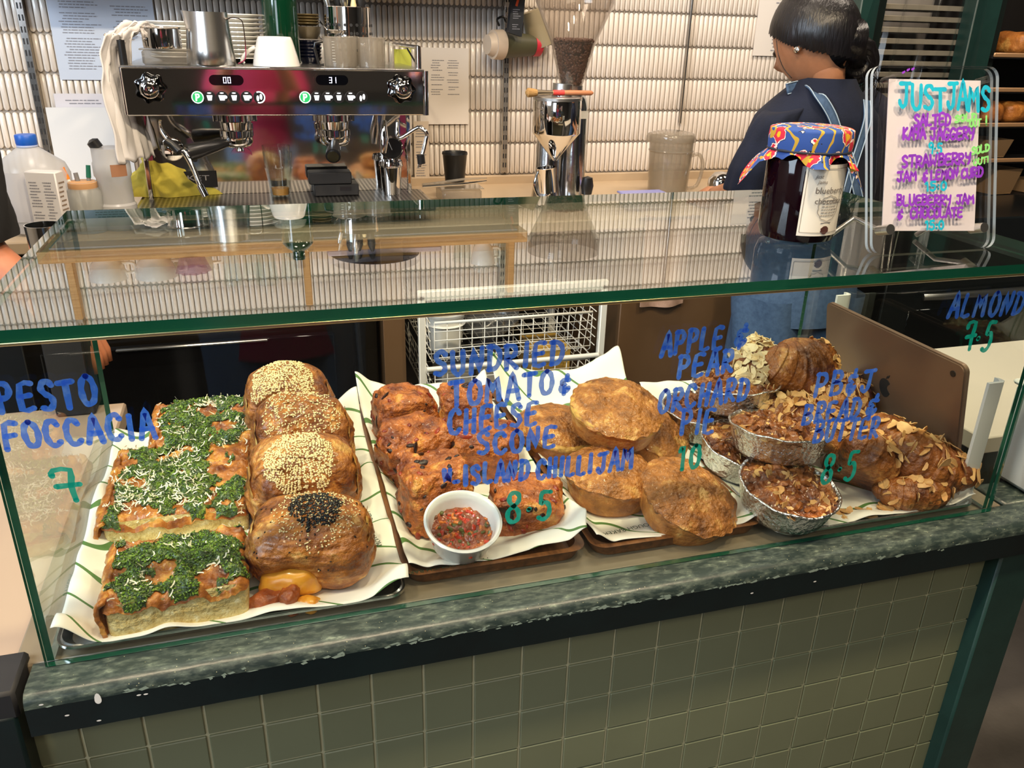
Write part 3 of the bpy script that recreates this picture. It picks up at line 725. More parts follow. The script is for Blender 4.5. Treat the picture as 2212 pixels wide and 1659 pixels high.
# ---------------- things standing at the drip tray
zt_ = .1735
p = at(607, 425, z=zt_)
t = thing('coffee_glass', 'fluted glass with a little amber coffee on the drip tray', 'glass', (p.x, p.y, zt_))
def flute(q, a, r, z): k = 1+(.035*math.cos(10*a) if z < .065 else 0); return V((q.x*k, q.y*k, q.z))
MB().open_lathe([(.019, 0), (.0205, .004), (.026, .05), (.028, .062), (.0305, .066), (.0295, .07), (.0315, .098), (.030, .098), (.0275, .07), (.0265, .062), (.0235, .05), (.019, .008)], 40, c=p, fn=flute).build('glass_body', clear, t)
MB().lathe([(.0, .006), (.018, .006), (.0195, .020), (0, .0205)], 24, c=p).build('coffee_dregs', mat('amber_coffee', 'b9853f', .2), t)
t = thing('coffee_scale', 'black coffee scale pair stacked on the drip tray', 'scale', at(718, 425, z=zt_))
c = at(722, 420, z=zt_)
MB().box((c.x+.005, c.y+.01, zt_+.013), (.10, .06, .026), b=.002).build('lower_scale', blackm, t)
MB().box((c.x-.008, 1.315-.03, zt_+.040), (.095, .05, .026), b=.002).build('upper_scale', blackm, t)
MB().box((c.x+.025, c.y-.0205, zt_+.016), (.025, .001, .008)).build('scale_display', mat('scale_lcd', '26262b', .2), t)
for i, (px, py, r, h, lab) in enumerate(((846, 418, .0265, .075, 'ribbed steel shot cup at the right end of the drip tray'), (838, 400, .025, .095, 'taller steel shot cup standing behind the ribbed one'))):
    p = at(px, py, z=zt_); p.y += .03*i
    t = thing('steel_cup', lab, 'cup', (p.x, p.y, zt_), 'steel cups on the drip tray')
    def rib(q, a, rr, z): k = 1+(.02*math.cos(22*a) if z < .012 else 0); return V((q.x*k, q.y*k, q.z))
    MB().open_lathe([(0, 0), (r*.78, 0), (r*.8, .012), (r*.95, h*.82), (r*1.04, h*.84), (r*1.04, h*.9), (r*.98, h), (r*.95, h), (r*.9, h*.8), (r*.74, .004), (0, .004)], 44, c=p, fn=rib).build('cup_body', chrome, t)
    MB().lathe([(r*1.04, h*.86), (r*1.07, h*.87), (r*1.04, h*.88)], 44, c=p).build('rim_ring', chrome, t)
# yellow cloth on the left of the tray
c = at(362, 425, z=zt_)
def yc(u, v):
    a = 2*PI*u; r = .066*(1-v**1.6)**.6; hgt = .082*v
    x = math.cos(a)*r*1.05-.018*v; y = math.sin(a)*r*.55
    q = V((x, y, hgt)); d = 1+.22*nz(q, 22, 3)+.20*(1-2.5*abs(nz(q, 34, 9)))*(.3+v)+.10*math.sin(4*a+70*hgt)*(.4+v)+.05*math.sin(11*a-60*hgt)
    z = max(0, hgt*(1+.35*nz(q, 24, 5)+.12*math.sin(3*a+1)))
    if v == 0: z = 0
    return V((c.x, c.y+.03, zt_))+V((x*d+.055*(max(0, math.cos(a))**6)*(1-v)**2, y*d, z))
tag(MB().grid(yc, 90, 40, cu=True).build('cleaning_cloth', mat('yellow_cloth', 'e6d65a', .85, c2='cdbc45', ns=14, bump=.5, bs=600, sheen=.3), ang=180), 'crumpled mustard yellow cloth on the left of the drip tray', 'cloth')
# ================================================================== on top of the machine (z = .4495)
ZM = .4497
# stacks of plates
def plate(r, nm='plate'): return MB().lathe([(0, .0), (r*.55, 0), (r*.6, .002), (r*.97, .0085), (r, .0095), (r*.99, .0115), (r*.95, .011), (r*.58, .005), (0, .004)], 40)
def stack(x, y, z, r, n, lab, grp, mm, first, dz=.0088):
    for i in range(n):
        o = dup(first, (x+random.uniform(-.001, .001), y, z+i*dz)) if i else first
        if i == 0: o.location = (x, y, z)
        pos = 'bottom' if i == 0 else ('top' if i == n-1 else '%s from the bottom' % ['', 'second', 'third', 'fourth', 'fifth', 'sixth', 'seventh', 'eighth', 'ninth', 'tenth', 'eleventh'][i])
        o['label'] = lab % pos; o['category'] = 'plate' if 'plate' in lab or 'saucer' in lab else 'bowl'; o['group'] = grp
xp = at(515, 140, y=1.40).x
pl = plate(.062).build('dinner_plate', white, org=(0, 0, 0)); stack(xp, 1.42, ZM, .062, 11, 'white plate, %s of the tall stack behind the milk pitcher', 'tall plate stack', white, pl)
xp = at(385, 140, y=1.45).x
pl = plate(.055).build('saucer', white, org=(0, 0, 0)); stack(xp-.0, 1.44, ZM, .055, 9, 'white saucer, %s of the lower stack behind the steel tub', 'lower saucer stack', white, pl)
# dark cups/bowls stack behind the bottle
xb = at(672, 140, y=1.40).x
navy = mat('navy_glaze', '141a33', .2, coat=.5); olive = mat('olive_glaze', '6d6350', .3)
bw = MB().open_lathe([(0, 0), (.019, 0), (.020, .003), (.027, .011), (.028, .013), (.026, .013), (.018, .003), (0, .003)], 28).build('navy_saucer', navy, org=(0, 0, 0))
stack(xb, 1.42, ZM, .03, 6, 'navy saucer, %s of the dark stack behind the green bottle', 'navy saucer stack', navy, bw, .0072)
t = thing('olive_cup', 'olive brown cup standing on the navy saucer stack', 'cup', (xb, 1.42, ZM+.051))
MB().open_lathe([(0, 0), (.020, 0), (.027, .012), (.029, .026), (.027, .026), (.024, .012), (0, .004)], 28, c=(xb, 1.42, ZM+.052)).build('cup_body', olive, t)
bw = MB().open_lathe([(0, 0), (.018, 0), (.026, .005), (.0265, .007), (.018, .003), (0, .003)], 28).build('olive_saucer', mat('olive_saucer_glaze', '8b7c5a', .25, .2), org=(0, 0, 0))
stack(xb, 1.42, ZM+.079, .03, 4, 'small olive saucer, %s of four on the olive cup', 'olive saucer stack', olive, bw, .006)
# steel tub on plastic container
p = at(362, 140, y=1.245); px_ = p.x
t = thing('plastic_container', 'low clear plastic container at the left front of the machine top', 'container', (px_, 1.25, ZM))
MB().box((px_, 1.25, ZM+.014), (.088, .055, .028), b=.004).build('tub', polyc, t)
MB().box((px_, 1.25, ZM+.029), (.096, .062, .003), b=.001).build('rim', polyc, t)
t = thing('steel_tub', 'shiny round steel tub standing on the clear plastic container', 'tub', (px_-.005, 1.25, ZM+.031))
MB().open_lathe([(0, 0), (.036, 0), (.037, .004), (.037, .036), (.039, .038), (.037, .039), (.035, .036), (.035, .002), (0, .002)], 40, c=(px_-.005, 1.25, ZM+.031)).build('tub_body', chrome, t)
# milk pitcher
p = at(458, 142, y=1.235); q = V((p.x, 1.24, ZM))
t = thing('milk_pitcher', 'brushed steel milk pitcher with flat strip handle on the machine top', 'pitcher', q)
def spout(pp, a, r, z):
    k = max(0, math.cos(a-PI))**12*max(0, (z-.07))/.03; return V((pp.x-.008*k, pp.y, pp.z+.002*k))
MB().open_lathe([(0, 0), (.046, 0), (.048, .003), (.046, .03), (.042, .07), (.0405, .1), (.0395, .1), (.041, .07), (.045, .03), (.045, .005), (0, .004)], 48, c=q, fn=spout).build('body', steel, t)
hb = MB(); hp = sm([(.038, 0, .088), (.05, 0, .092), (.066, 0, .088), (.070, 0, .072), (.070, 0, .030), (.066, 0, .012), (.052, 0, .004)], 3)
hb.sheet(lambda u, v: V(hp[min(len(hp)-1, int(u*(len(hp)-1)+.5))])+V((0, (v-.5)*.014-.012, 0))+q, len(hp), 2, .002)
hb.build('handle', chrome, t)
# cup upside down
p = at(598, 143, y=1.235); q = V((p.x, 1.24, ZM))
t = thing('upturned_cup', 'white cup standing upside down in front of the green bottle', 'cup', q)
MB().lathe([(.047, 0), (.048, .001), (.044, .02), (.036, .05), (.0335, .056), (.032, .0575), (.026, .0575), (.025, .055), (0, .055)], 40, c=q).build('cup_body', white, t)
MB().tube([q+V(x) for x in sm([(-.040, 0, .036), (-.052, 0, .030), (-.064, 0, .018), (-.068, 0, .008), (-.064, 0, .004)], 3)], .0042, 10).build('handle', white, t)
# green bottle
p = at(613, 140, y=1.34); q = V((p.x, 1.34, ZM))
bg = mat('green_bottle_glass', '06301c', .05, coat=1); 
t = thing('green_bottle', 'tall dark green glass bottle standing on the machine between plates and cups', 'bottle', q)
MB().lathe([(0, 0), (.030, 0), (.037, .003), (.038, .01), (.0375, .125), (.0365, .140), (.026, .152), (.0145, .160), (.0135, .172), (.015, .174), (.0145, .180), (0, .180)], 48, c=q).build('bottle_body', bg, t)
# cutlery holder with utensils
p = at(757, 140, y=1.36); q = V((p.x, 1.36, ZM)); hr = .052
t = thing('cutlery_holder', 'perforated steel utensil holder standing behind the measuring jugs', 'holder', q)
MB().open_lathe([(0, 0), (hr, 0), (hr, .119), (hr-.002, .12), (hr-.003, .118), (hr-.003, .003), (0, .003)], 48, c=q).build('holder_body', chrome, t)
hs = MB()
for k in range(11):
    a = -PI/2-1.25+k*.25
    for j in range(4):
        z = .032+j*.017; e = V((math.cos(a), math.sin(a), 0)); hs.cyl(q+e*(hr-.001)+V((0, 0, z)), q+e*(hr+.0006)+V((0, 0, z)), .0034, 8)
hs.build('holes', blackm, t, kind='stuff')
for i, (dx, dy, lx, mm, lab, nm) in enumerate(((-.03, -.01, -.05, steel, 'shiny spoon leaning far left in the utensil holder', 'spoon'), (-.022, .01, -.022, blackm, 'black spatula at the left of the utensil holder', 'spatula'), (-.008, -.012, -.010, steel, 'steel ladle in the middle of the utensil holder', 'ladle'), (.012, .01, .0, blackm, 'black tongs in the middle of the utensil holder', 'tongs'), (.018, -.01, .012, mat('pale_handle', 'e7d7a2', .5), 'short cream handled brush in the utensil holder', 'brush'), (.03, .0, .032, blackm, 'black handled scraper at the right of the utensil holder', 'scraper'))):
    a = q+V((dx*.6, dy, .01)); top = .175 if i not in (0, 4) else (.148 if i == 0 else .136); b = q+V((lx, dy, top))
    t = thing(nm, lab, 'utensil', a, 'utensils in the steel holder')
    MB().tube([a, a.lerp(b, .6)], .003, 8).build('shaft', mm, t)
    MB().tube([a.lerp(b, .6), a.lerp(b, .72), a.lerp(b, .9), b], [.003, .009 if i not in (0, 4) else .006, .010 if i not in (0, 4) else .007, .004], 10).build('head', mm, t)
p = at(705, 95, y=1.30)
t = thing('serving_spoon', 'large steel spoon lying over the left measuring jug', 'spoon', (p.x+.01, 1.27, ZM+.06))
MB().lathe([(0, -.004), (.014, .0), (.018, .006), (.016, .007), (0, .001)], 20, c=(p.x+.018, 1.285, ZM+.066)).build('bowl', chrome, t)
MB().tube([(p.x+.004, 1.285, ZM+.072), (p.x-.014, 1.28, ZM+.09)], .002, 8).build('handle', chrome, t)
# measuring jugs
for i, (px, r, hs_) in enumerate(((738, .036, -1), (805, .030, 1))):
    p = at(px, 142, y=1.235); q = V((p.x, 1.245+.0*i, ZM))
    t = thing('measuring_jug', ('larger clear measuring jug with black squared handle' if i == 0 else 'smaller clear measuring jug with rounded clear handle')+' on the machine top', 'jug', q, 'clear measuring jugs on the machine')
    MB().open_lathe([(0, 0), (r*.92, 0), (r*.95, .003), (r, .057), (r+.002, .059), (r-.001, .06), (r*.93, .003), (0, .003)], 36, c=q).build('jug_body', polyc, t)
    P = [(hs_*r, 0, .05), (hs_*(r+.016), 0, .046), (hs_*(r+.017), 0, .036), (hs_*(r+.010), 0, .004), (hs_*r, 0, .004)]
    MB().tube([q+V(a) for a in (P if i == 0 else sm(P, 3))], .003, 8).build('handle', black if i == 0 else clear, t)
    if i == 0:
        mk = MB()
        for k in range(8): mk.box(q+V((-.017, -.0315, .012+k*.0055)), (.006, .0006, .0006))
        mk.build('measure_marks', whitep, t, kind='stuff')
# towel over the rail at the left
def twl(u, v):
    s = v*1.0
    if s < .28: y = 1.40-(1.40-1.26)*s/.28; x = .055-.055*(s/.28); z = .50+.022*math.sin(s/.28*PI)+.012*nz((u*3, s*9, 0), 2)
    else: k = (s-.28)/.72; y = 1.25-.02*k; x = -.002-.026*math.sin(min(1, k*2.2)*PI/2)+.028*k; z = .505-.24*k+.015*math.sin(k*PI)
    wdt = .05+.02*v
    return V((x+(u-.5)*.03*(1+v)-.018+.007*nz((u*6, s*5, 1), 1.5), y+(u-.5)*.09+.006*math.sin(u*16), z+.004*math.sin(u*20+s*3)))
tag(MB().sheet(twl, 46, 60, .003).build('white_cloth', mat('white_cotton', 'e9e6e6', .9, bump=.25, bs=500), ang=180), 'white towel slung over the left rail of the coffee machine', 'towel')
# ================================================================== left of the machine
def bt_(px, pyb, y): p = at(px, pyb, y=y); return V((p.x, y, .1285))
q = bt_(92, 480, 1.22); q.z = .1285; s_ = 1.02
t = thing('milk_bottle', 'milk bottle of clouded plastic with a bright blue cap, furthest left', 'bottle', q)
htop = at(65, 290, y=1.22).z-q.z
def sq(p, a, r, z):
    k = 1 if z > htop-.055 else .86+.14*min(1, abs(math.cos(a))**4+abs(math.sin(a))**4+.1); rb = 1+(.015*math.sin(z*420) if z < .09 else 0); return V((p.x*k*rb*1.08, p.y*k*rb, p.z))
MB().lathe([(.0, 0), (.052, 0), (.062, .006), (.064, .03), (.064, htop-.075), (.057, htop-.055), (.030, htop-.034), (.017, htop-.024), (.016, htop-.012), (.0, htop-.012)], 48, c=q, fn=lambda p, a, r, z: sq(p, a, r, z)).build('bottle_body', frost2, t)
MB().lathe([(.0185, htop-.020), (.0195, htop-.017), (.0195, htop-.002), (.018, htop), (0, htop)], 32, c=q).build('cap', mat('blue_cap', '1f5fc4', .35), t)
MB().lathe([(.019, htop-.0235), (.0195, htop-.021), (.019, htop-.020)], 32, c=q).build('cap_ring', mat('pale_blue_ring', 'b8c6ea', .35), t)
lb = MB(); lb.grid(lambda u, v: q+V((.0685*math.cos(-2.4+u*1.7), .0655*math.sin(-2.4+u*1.7), .030+v*.095)), 16, 2); l_ = lb.build('bottle_label', mat('milk_label', 'd9d8dc', .5), t)
# carton behind the bottle
p = at(95, 470, y=1.16); c = V((at(95, 400, y=1.12).x, 1.135, .1285))
t = thing('milk_carton', 'white printed carton standing in front of the milk bottle', 'carton', c)
hh = at(85, 372, y=1.12).z-.1285
MB().box(c+V((.0, .0, hh/2)), (.062, .03, hh), b=.002, rz=-.35).build('carton_body', mat('carton_card', 'dfdcdc', .5), t)
Mr = Matrix.Translation(c) @ Matrix.Rotation(-.35, 4, 'Z')
pr_ = MB(); xd = Mr.to_3x3() @ V((1, 0, 0)); nn = Mr.to_3x3() @ V((0, -1, 0))
printed(pr_, Mr @ V((-.026, -.0153, .012)), xd, V((0, 0, 1)), nn, .024, hh-.03, 18, 3); printed(pr_, Mr @ V((.003, -.0153, .012)), xd, V((0, 0, 1)), nn, .024, hh-.03, 18, 4)
pr_.build('carton_print', inkg, t, kind='stuff')
pr_ = MB(); printed(pr_, Mr @ V((.0313, -.012, .012)), Mr.to_3x3() @ V((0, 1, 0)), V((0, 0, 1)), Mr.to_3x3() @ V((1, 0, 0)), .024, hh-.03, 12, 5); pr_.build('side_print', mat('brown_ink', '8a7560', .7), t, kind='stuff')
# jam jars and shaker
def jar(px, py, y, r, h, lab, lid=None, open_=False):
    q = V((at(px, py, y=y).x, y, .1285)); t = thing('glass_jar' if not open_ else 'plastic_shaker', lab, 'jar' if not open_ else 'shaker', q); return q, t
q, t = jar(186, 440, 1.2, .035, .05, 'short frosted jar with a tan rim between bottle and shaker')
MB().open_lathe([(0, 0), (.030, 0), (.033, .004), (.034, .045), (.026, .055), (.026, .066), (.024, .066), (.023, .055), (.031, .045), (.03, .005), (0, .004)], 32, c=q+V((0, 0, .035))).build('jar_body', frost, t)
MB().lathe([(.027, .052), (.0275, .055), (.027, .064), (.0245, .066)], 32, c=q+V((0, 0, .035))).build('jar_rim', mat('tan_rim', 'c99a6b', .5), t)
MB().lathe([(0, 0), (.034, 0), (.034, .034), (0, .034)], 24, c=q).build('jar_base', frost2, t)
for i, (dx, col, h, lab) in enumerate(((-.018, 'f08a2c', .115, 'orange tipped marker standing in the frosted jar'), (-.004, '7e7e80', .10, 'grey pen standing in the frosted jar'), (.012, '1f6d58', .12, 'dark green marker standing in the frosted jar'))):
    a = q+V((dx*.5, .0, .045)); b = q+V((dx*1.6-.004, .005, .045+h*.72)); t2 = thing('marker_pen', lab, 'pen', a, 'pens in the frosted jar')
    MB().tube([a, a.lerp(b, .72)], .004, 10).build('barrel', whitep if i == 0 else mat('pen_grey', '888888', .5), t2)
    MB().tube([a.lerp(b, .72), b], [.0048, .0042], 10).build('pen_cap', mat('pen_tip%d' % i, col, .4), t2)
t2 = thing('plastic_bag', 'small clear bag slumped behind the frosted jar', 'bag', q+V((.035, .06, 0)))
def bg2(u, v): a = 2*PI*u; r = .032*(1-v)**.5+.001; pp = q+V((.03+r*math.cos(a), .07+r*.8*math.sin(a), .12*v)); return pp+V((1, 1, 0))*.008*nz(pp, 60)
MB().grid(bg2, 24, 14, cu=True).build('bag_film', frost, t2)
q = V((at(256, 450, y=1.22).x, 1.22, .1285)); hz_ = at(250, 318, y=1.22).z-.1285
t = thing('plastic_shaker', 'tall frosted plastic shaker with a brown smear beside the coffee machine', 'shaker', q)
MB().lathe([(0, 0), (.036, 0), (.037, .05), (.033, .054), (.033, hz_-.06), (.036, hz_-.055), (.036, hz_-.03), (.034, hz_-.026), (.034, hz_), (0, hz_)], 36, c=q).build('shaker_body', frost2, t)
sm_ = MB(); sm_.grid(lambda u, v: q+V((.0365*math.cos(-1.5+u*.9), .0365*math.sin(-1.5+u*.9), hz_-.054+v*.024)), 10, 2); sm_.build('syrup_smear', mat('smear', 'a97a5c', .5), t)
MB().tube([q+V((-.02, 0, hz_-.002)), q+V((-.028, 0, hz_+.012)), q+V((-.030, 0, hz_+.016))], [.012, .012, .004], 12).build('black_spout', black, t)
q = V((at(112, 470, y=.98).x, 1.13, .1285))
# steel bowl near the glass edge
p = at(95, 500, y=.62)
sb = thing('steel_beaker', 'steel beaker just behind the left corner of the display glass', 'beaker', (p.x, .62, .12))
MB().open_lathe([(0, .05), (.022, .05), (.0235, .1), (.0225, .1), (.021, .053), (0, .053)], 28, c=(p.x, .62, p.z-.09)).build('beaker_body', chrome, sb)
MB().box((p.x, .62, (p.z-.045-.02)/2), (.055, .055, p.z-.045+.02), b=.003).build('riser_block', blackm, sb)
# ------------------------------------------------------------------ notices on the wall
def notice(nm, x0p, x1p, y0p, y1p, lab, rows=(), y=YB-.002, col='dfe3ea', tilt=0, extra=None, thk=.001):
    a = at(x0p, y0p, y=y); b = at(x1p, y1p, y=y)
    t = thing(nm, lab, 'notice', ((a.x+b.x)/2, y, b.z))
    MB().box(((a.x+b.x)/2, y, (a.z+b.z)/2), (b.x-a.x, thk, a.z-b.z), ry=tilt).build('sheet', mat('sheet_'+col, col, .55), t)
    for (u0, v0, u1, v1, n, sd) in rows:
        g = MB(); xx = a.x+(b.x-a.x)*u0; zz = b.z+(a.z-b.z)*v0
        printed(g, V((xx, y-thk, zz)), V((1, 0, 0)), V((0, 0, 1)), V((0, -1, 0)), (b.x-a.x)*(u1-u0), (a.z-b.z)*(v1-v0), n, sd, .85, .28)
        g.build('print', inkg, t, kind='stuff')
    return t
notice('wall_notice', 92, 352, -40, 174, 'large pale blue sheet of small print on the wall, upper left', ((.08, .1, .48, .85, 26, 1), (.58, .45, .95, .85, 13, 2)), col='c9d3e4')
notice('wall_notice', 115, 260, 202, 232, 'narrow laminated strip with a pink and yellow band under the large notice', ((.1, .15, .9, .6, 2, 3),), col='dcd8de', y=YB-.003)
notice('blank_sheet', 98, 305, 232, 450, 'blank white board behind the milk bottle and shaker', (), col='dcdee0', y=YB-.012, thk=.004)
nt_ = notice('wall_notice', 905, 1012, 102, 268, 'white sheet with a small printed table right of the coffee machine', ((.22, .38, .52, .85, 15, 5), (.55, .38, .82, .85, 15, 6)), col='e6dfd9', y=YB-.004)
notice('wall_notice', 893, 928, 262, 400, 'narrow strip of printed paper hanging beside the coffee machine', ((.1, .05, .9, .95, 22, 8),), col='d8c8b4', y=YB-.012)
notice('wall_notice', 1645, 1720, -30, 122, 'printed sheet on the tiled wall behind the woman', ((.35, .05, .95, .9, 16, 9),), col='e2dcd6', y=YB-.004)
p = at(870, 130, y=1.5)
t = thing('sticky_note', 'small yellow-green note behind the right rail of the machine', 'note', p)
MB().box(p, (.042, .002, .05)).build('note_sheet', mat('note_green', 'b9c24e', .6), t)
# ------------------------------------------------------------------ right of the machine: black cup, tub with napkins
q = V((at(972, 385, y=1.48).x, 1.48, .1285))
p0 = at(970, 432, y=1.40)
t = thing('clear_tub', 'low clear plastic tub right of the coffee machine', 'tub', (q.x, 1.38, .1285))
MB().box((q.x, 1.38, .148), (.10, .09, .038), b=.006).build('tub_body', polyc, t)
MB().box((q.x, 1.38, .1685), (.108, .098, .003), b=.001).build('rim', polyc, t)
t = thing('black_cup', 'black tapered cup standing on the clear tub', 'cup', (q.x, 1.44, .17))
zc = at(972, 388, y=1.44).z; zt2 = at(972, 328, y=1.44).z; qc = V((q.x+.004, 1.44, .1705))
MB().open_lathe([(0, 0), (.025, 0), (.031, zt2-.1705-.008), (.033, zt2-.1705-.005), (.032, zt2-.1705), (.030, zt2-.1705-.004), (.024, .003), (0, .003)], 32, c=qc).build('cup_body', black, t)
t = thing('tongs', 'steel tongs lying across the clear tub', 'tongs', (q.x-.02, 1.34, .172))
for dz in (0, .012): MB().tube([(q.x-.10, 1.34, .176+dz*.3), (q.x, 1.335, .180+dz), (q.x+.062, 1.34, .186+dz*.6)], [.004, .003, .002], 8).build('arm', polyc if dz else chrome, t)
# ------------------------------------------------------------------ grinder
GX = at(1212, 300, y=1.27).x; GY = 1.27
g = thing('coffee_grinder', 'polished metal coffee grinder with a clear bean hopper on the bench', 'grinder', (GX, GY, .1285))
gz = lambda py: at(1200, py, y=GY).z
gx = lambda px, y=GY: at(px, 300, y=y).x
s_ = 1.0/ (1773/((V((GX, GY, .4))-CAM).dot(Fw)))   # metres per photo pixel here
alu = mat('polished_aluminium', (.62, .63, .64), .17, 1, bump=.04, bs=30)
bodyc = V((gx(1248), GY+.04, .1285)); ht = gz(205)-.1285
def bodyfn(p, a, r, z): return V((p.x, p.y*1.15, p.z))
MB().lathe([(0, 0), (.037, 0), (.038, .01), (.036, .08), (.034, ht-.03), (.030, ht-.01), (.022, ht), (0, ht)], 40, c=bodyc, fn=bodyfn).build('motor_housing', alu, g)
MB().prism([(-.045, -.05), (.070, -.05), (.075, .05), (-.040, .06)], .022, Matrix.Translation((GX-.010, GY, .1285))).build('base', alu, g)
fk = MB(); fk.lathe([(.040, 0), (.038, .02), (.030, .07), (.028, .16), (.020, .2)], 32, c=(gx(1190), GY+.02, .1285)); fk.build('column', alu, g)
cx = gx(1190); zr0, zr1, zc0 = gz(212), gz(285), gz(342)
R_ = 52*s_
MB().open_lathe([(.005, zc0), (.009, zc0+.004), (R_*.96, zr1), (R_, zr1+.003), (R_, zr0-.004), (R_*.98, zr0), (R_*.95, zr0-.002), (R_*.94, zr1+.004), (.006, zc0+.006)], 48, c=(cx, GY-.035, 0)).build('doser_funnel', chrome, g)
l_ = MB().lathe([(0, zr0-.001), (R_*1.01, zr0-.001), (R_*1.01, zr0+.005), (R_*.97, zr0+.007), (0, zr0+.007)], 48, c=(cx, GY-.035, 0)).build('doser_lid', satin, g)
MB().cyl((cx+.012, GY-.03, zr0+.004), (cx+.014, GY-.03, zr0+.034), .024).build('hopper_collar', satin, g)
hx = gx(1228); zn = gz(192); 
# hopper cone (clear) and beans
zh0, zh1 = gz(188), at(1230, -30, y=GY).z
zb = gz(82); rb = 52*s_; rt_ = 82*s_; rn = 24*s_
hz2 = gz(5)
MB().open_lathe([(rn, zh0), (rb*.9, zb-.012), (rt_, hz2), (rt_*1.01, hz2+.002), (rt_*1.01, zh1), (rt_*.985, zh1), (rt_*.98, hz2), (rb*.87, zb-.012), (rn-.002, zh0)], 48, c=(hx, GY, 0)).build('hopper', glass('hopper_plastic', (.9, .88, .86), rough=.03, body=.10, bodycol='b8a99a'), g)
bean_m = mat('roasted_bean', '6e4a3b', .32, c2='432a20', ns=200, coat=.2)
MB().lathe([(0, zh0+.002), (rn-.006, zh0+.002), (rb*.87-.008, zb-.018), (rb*.8, zb-.010), (0, zb-.004)], 40, c=(hx, GY, 0)).build('bean_core', mat('bean_core', '24130d', .6), g)
bs = MB(); rnd = random.Random(3)
bv = []; 
def bean(mb, c, n, m):
    M_ = Matrix.Translation(c) @ Euler((rnd.uniform(0, 6), rnd.uniform(0, 6), rnd.uniform(0, 6))).to_matrix().to_4x4()
    mb.lathe([(0, -.0052), (.0030, -.0035), (.0040, 0), (.0030, .0035), (0, .0052)], 7, M_, fn=lambda p, a, r, z: V((p.x, p.y*.75, p.z)))
for i in range(900):
    v = rnd.random()**.6; a = rnd.uniform(0, 2*PI); z = zh0+.004+(zb-.014-zh0)*v
    r = (rn-.006)+(rb*.87-rn+.001)*((z-zh0)/(zb-.012-zh0)); bean(bs, V((hx+math.cos(a)*(r-.003), GY+math.sin(a)*(r-.003), z)), 0, 0)
for i in range(260):
    r = rb*.83*math.sqrt(rnd.random()); a = rnd.uniform(0, 2*PI); bean(bs, V((hx+math.cos(a)*r, GY+math.sin(a)*r, zb-.006+.004*rnd.random()-.1*(r*r))), 0, 0)
bs.build('coffee_beans', bean_m, g, kind='stuff')
MB().cyl((hx, GY, zh0-.022), (hx, GY, zh0+.004), rn+.002, 28).build('hopper_neck', satin, g)
cb = MB(); cb.tube(sm([(cx-.002, GY-.05, zr0+.008), (cx+.006, GY-.05, zr0+.024), (cx+.020, GY-.048, zr0+.020), (cx+.026, GY-.045, zr0+.006)], 4), .0022, 8); cb.build('lid_handle', black, g)
tx = gx(1165, GY-.05)
cupM = Matrix.Translation((gx(1172), GY-.055, gz(405))) @ Euler((0, -.12, 0)).to_matrix().to_4x4()
MB().open_lathe([(0, 0), (.020, 0), (.0225, .056), (.024, .058), (.022, .058), (.019, .003), (0, .003)], 32, cupM).build('dosing_cup', chrome, g)
MB().tube(sm([cupM @ V((-.022, -.004, .052)), cupM @ V((-.034, -.004, .02)), cupM @ V((-.020, -.006, -.014)), cupM @ V((.004, -.004, -.006))], 4), .0028, 8).build('cup_fork', chrome, g)
c = at(1265, 400, y=GY-.01)
MB().lathe([(0, -.024), (.014, -.02), (.018, 0), (.014, .02), (0, .024)], 24, Matrix.Translation((c.x, GY-.02, c.z)), fn=lambda p, a, r, z: V((p.x*.9, p.y*.8, p.z))).build('adjust_knob', black, g)
c = at(1258, 248, y=GY-.0)
MB().box((c.x, bodyc.y-.042, c.z), (.028, .001, .018)).build('serial_label', mat('label_white', 'd6d3cc', .5), g)
# brush lying on the grinder
a, b = at(1135, 202, y=GY-.05), at(1280, 213, y=GY-.05); zbz = zr0+.0145
a.z = zbz+.001; b.z = zbz+.001; a.y = b.y = GY-.052
t = thing('grinder_brush', 'wooden handled brush with tan bristles lying on the grinder lid', 'brush', a)
MB().tube([a.lerp(b, .38), a.lerp(b, .6), a.lerp(b, .97), b], [.005, .0062, .0055, .002], 12).build('handle', mat('orange_wood', 'c4815a', .5), t)
MB().tube([a.lerp(b, .40), a.lerp(b, .56)], [.0062, .0064], 12).build('red_band', mat('red_band', 'e0443f', .5), t, label='red painted band')
MB().tube([a.lerp(b, .16), a.lerp(b, .39)], [.0072, .0052], 12).build('ferrule', mat('bronze_ferrule', (.35, .28, .2), .3, .9), t)
MB().tube([a, a.lerp(b, .03), a.lerp(b, .10), a.lerp(b, .17)], [.004, .0105, .0095, .0068], 14).build('bristles', mat('tan_bristle', 'c0945a', .8, c2='8d6a38', ns=300, bump=.8, bs=400, stretch=(.1, 1, 1)), t)
# jug with lid
q = V((at(1442, 400, y=1.40).x, 1.40, .1285)); s2 = 1/(1773/((q-CAM).dot(Fw)))
hj = at(1438, 283, y=1.40).z-.1285; rj = 46*s2
t = thing('water_jug', 'cloudy plastic water jug with domed lid, half full, beside the grinder', 'jug', q)
MB().open_lathe([(0, 0), (rj*.86, 0), (rj*.9, .005), (rj, hj*.70), (rj*1.02, hj*.92), (rj, hj*.92), (rj*.96, hj*.7), (rj*.84, .006), (0, .006)], 40, c=q).build('jug_body', polyc, t)
MB().lathe([(0, .007), (rj*.84, .007), (rj*.92, hj*.46), (0, hj*.46)], 32, c=q).build('water', glass('water', (.93, .93, .9), body=.06, bodycol='c9c2b4'), t)
def lidf(p, a, r, z): k = max(0, math.cos(a-PI))**16; return V((p.x-.012*k*(1 if r > rj*.9 else 0), p.y, p.z))
MB().lathe([(rj*1.03, hj*.84), (rj*1.05, hj*.86), (rj*1.05, hj*.93), (rj*.98, hj*.97), (rj*.6, hj), (0, hj)], 40, c=q, fn=lidf).build('lid', polyc, t)
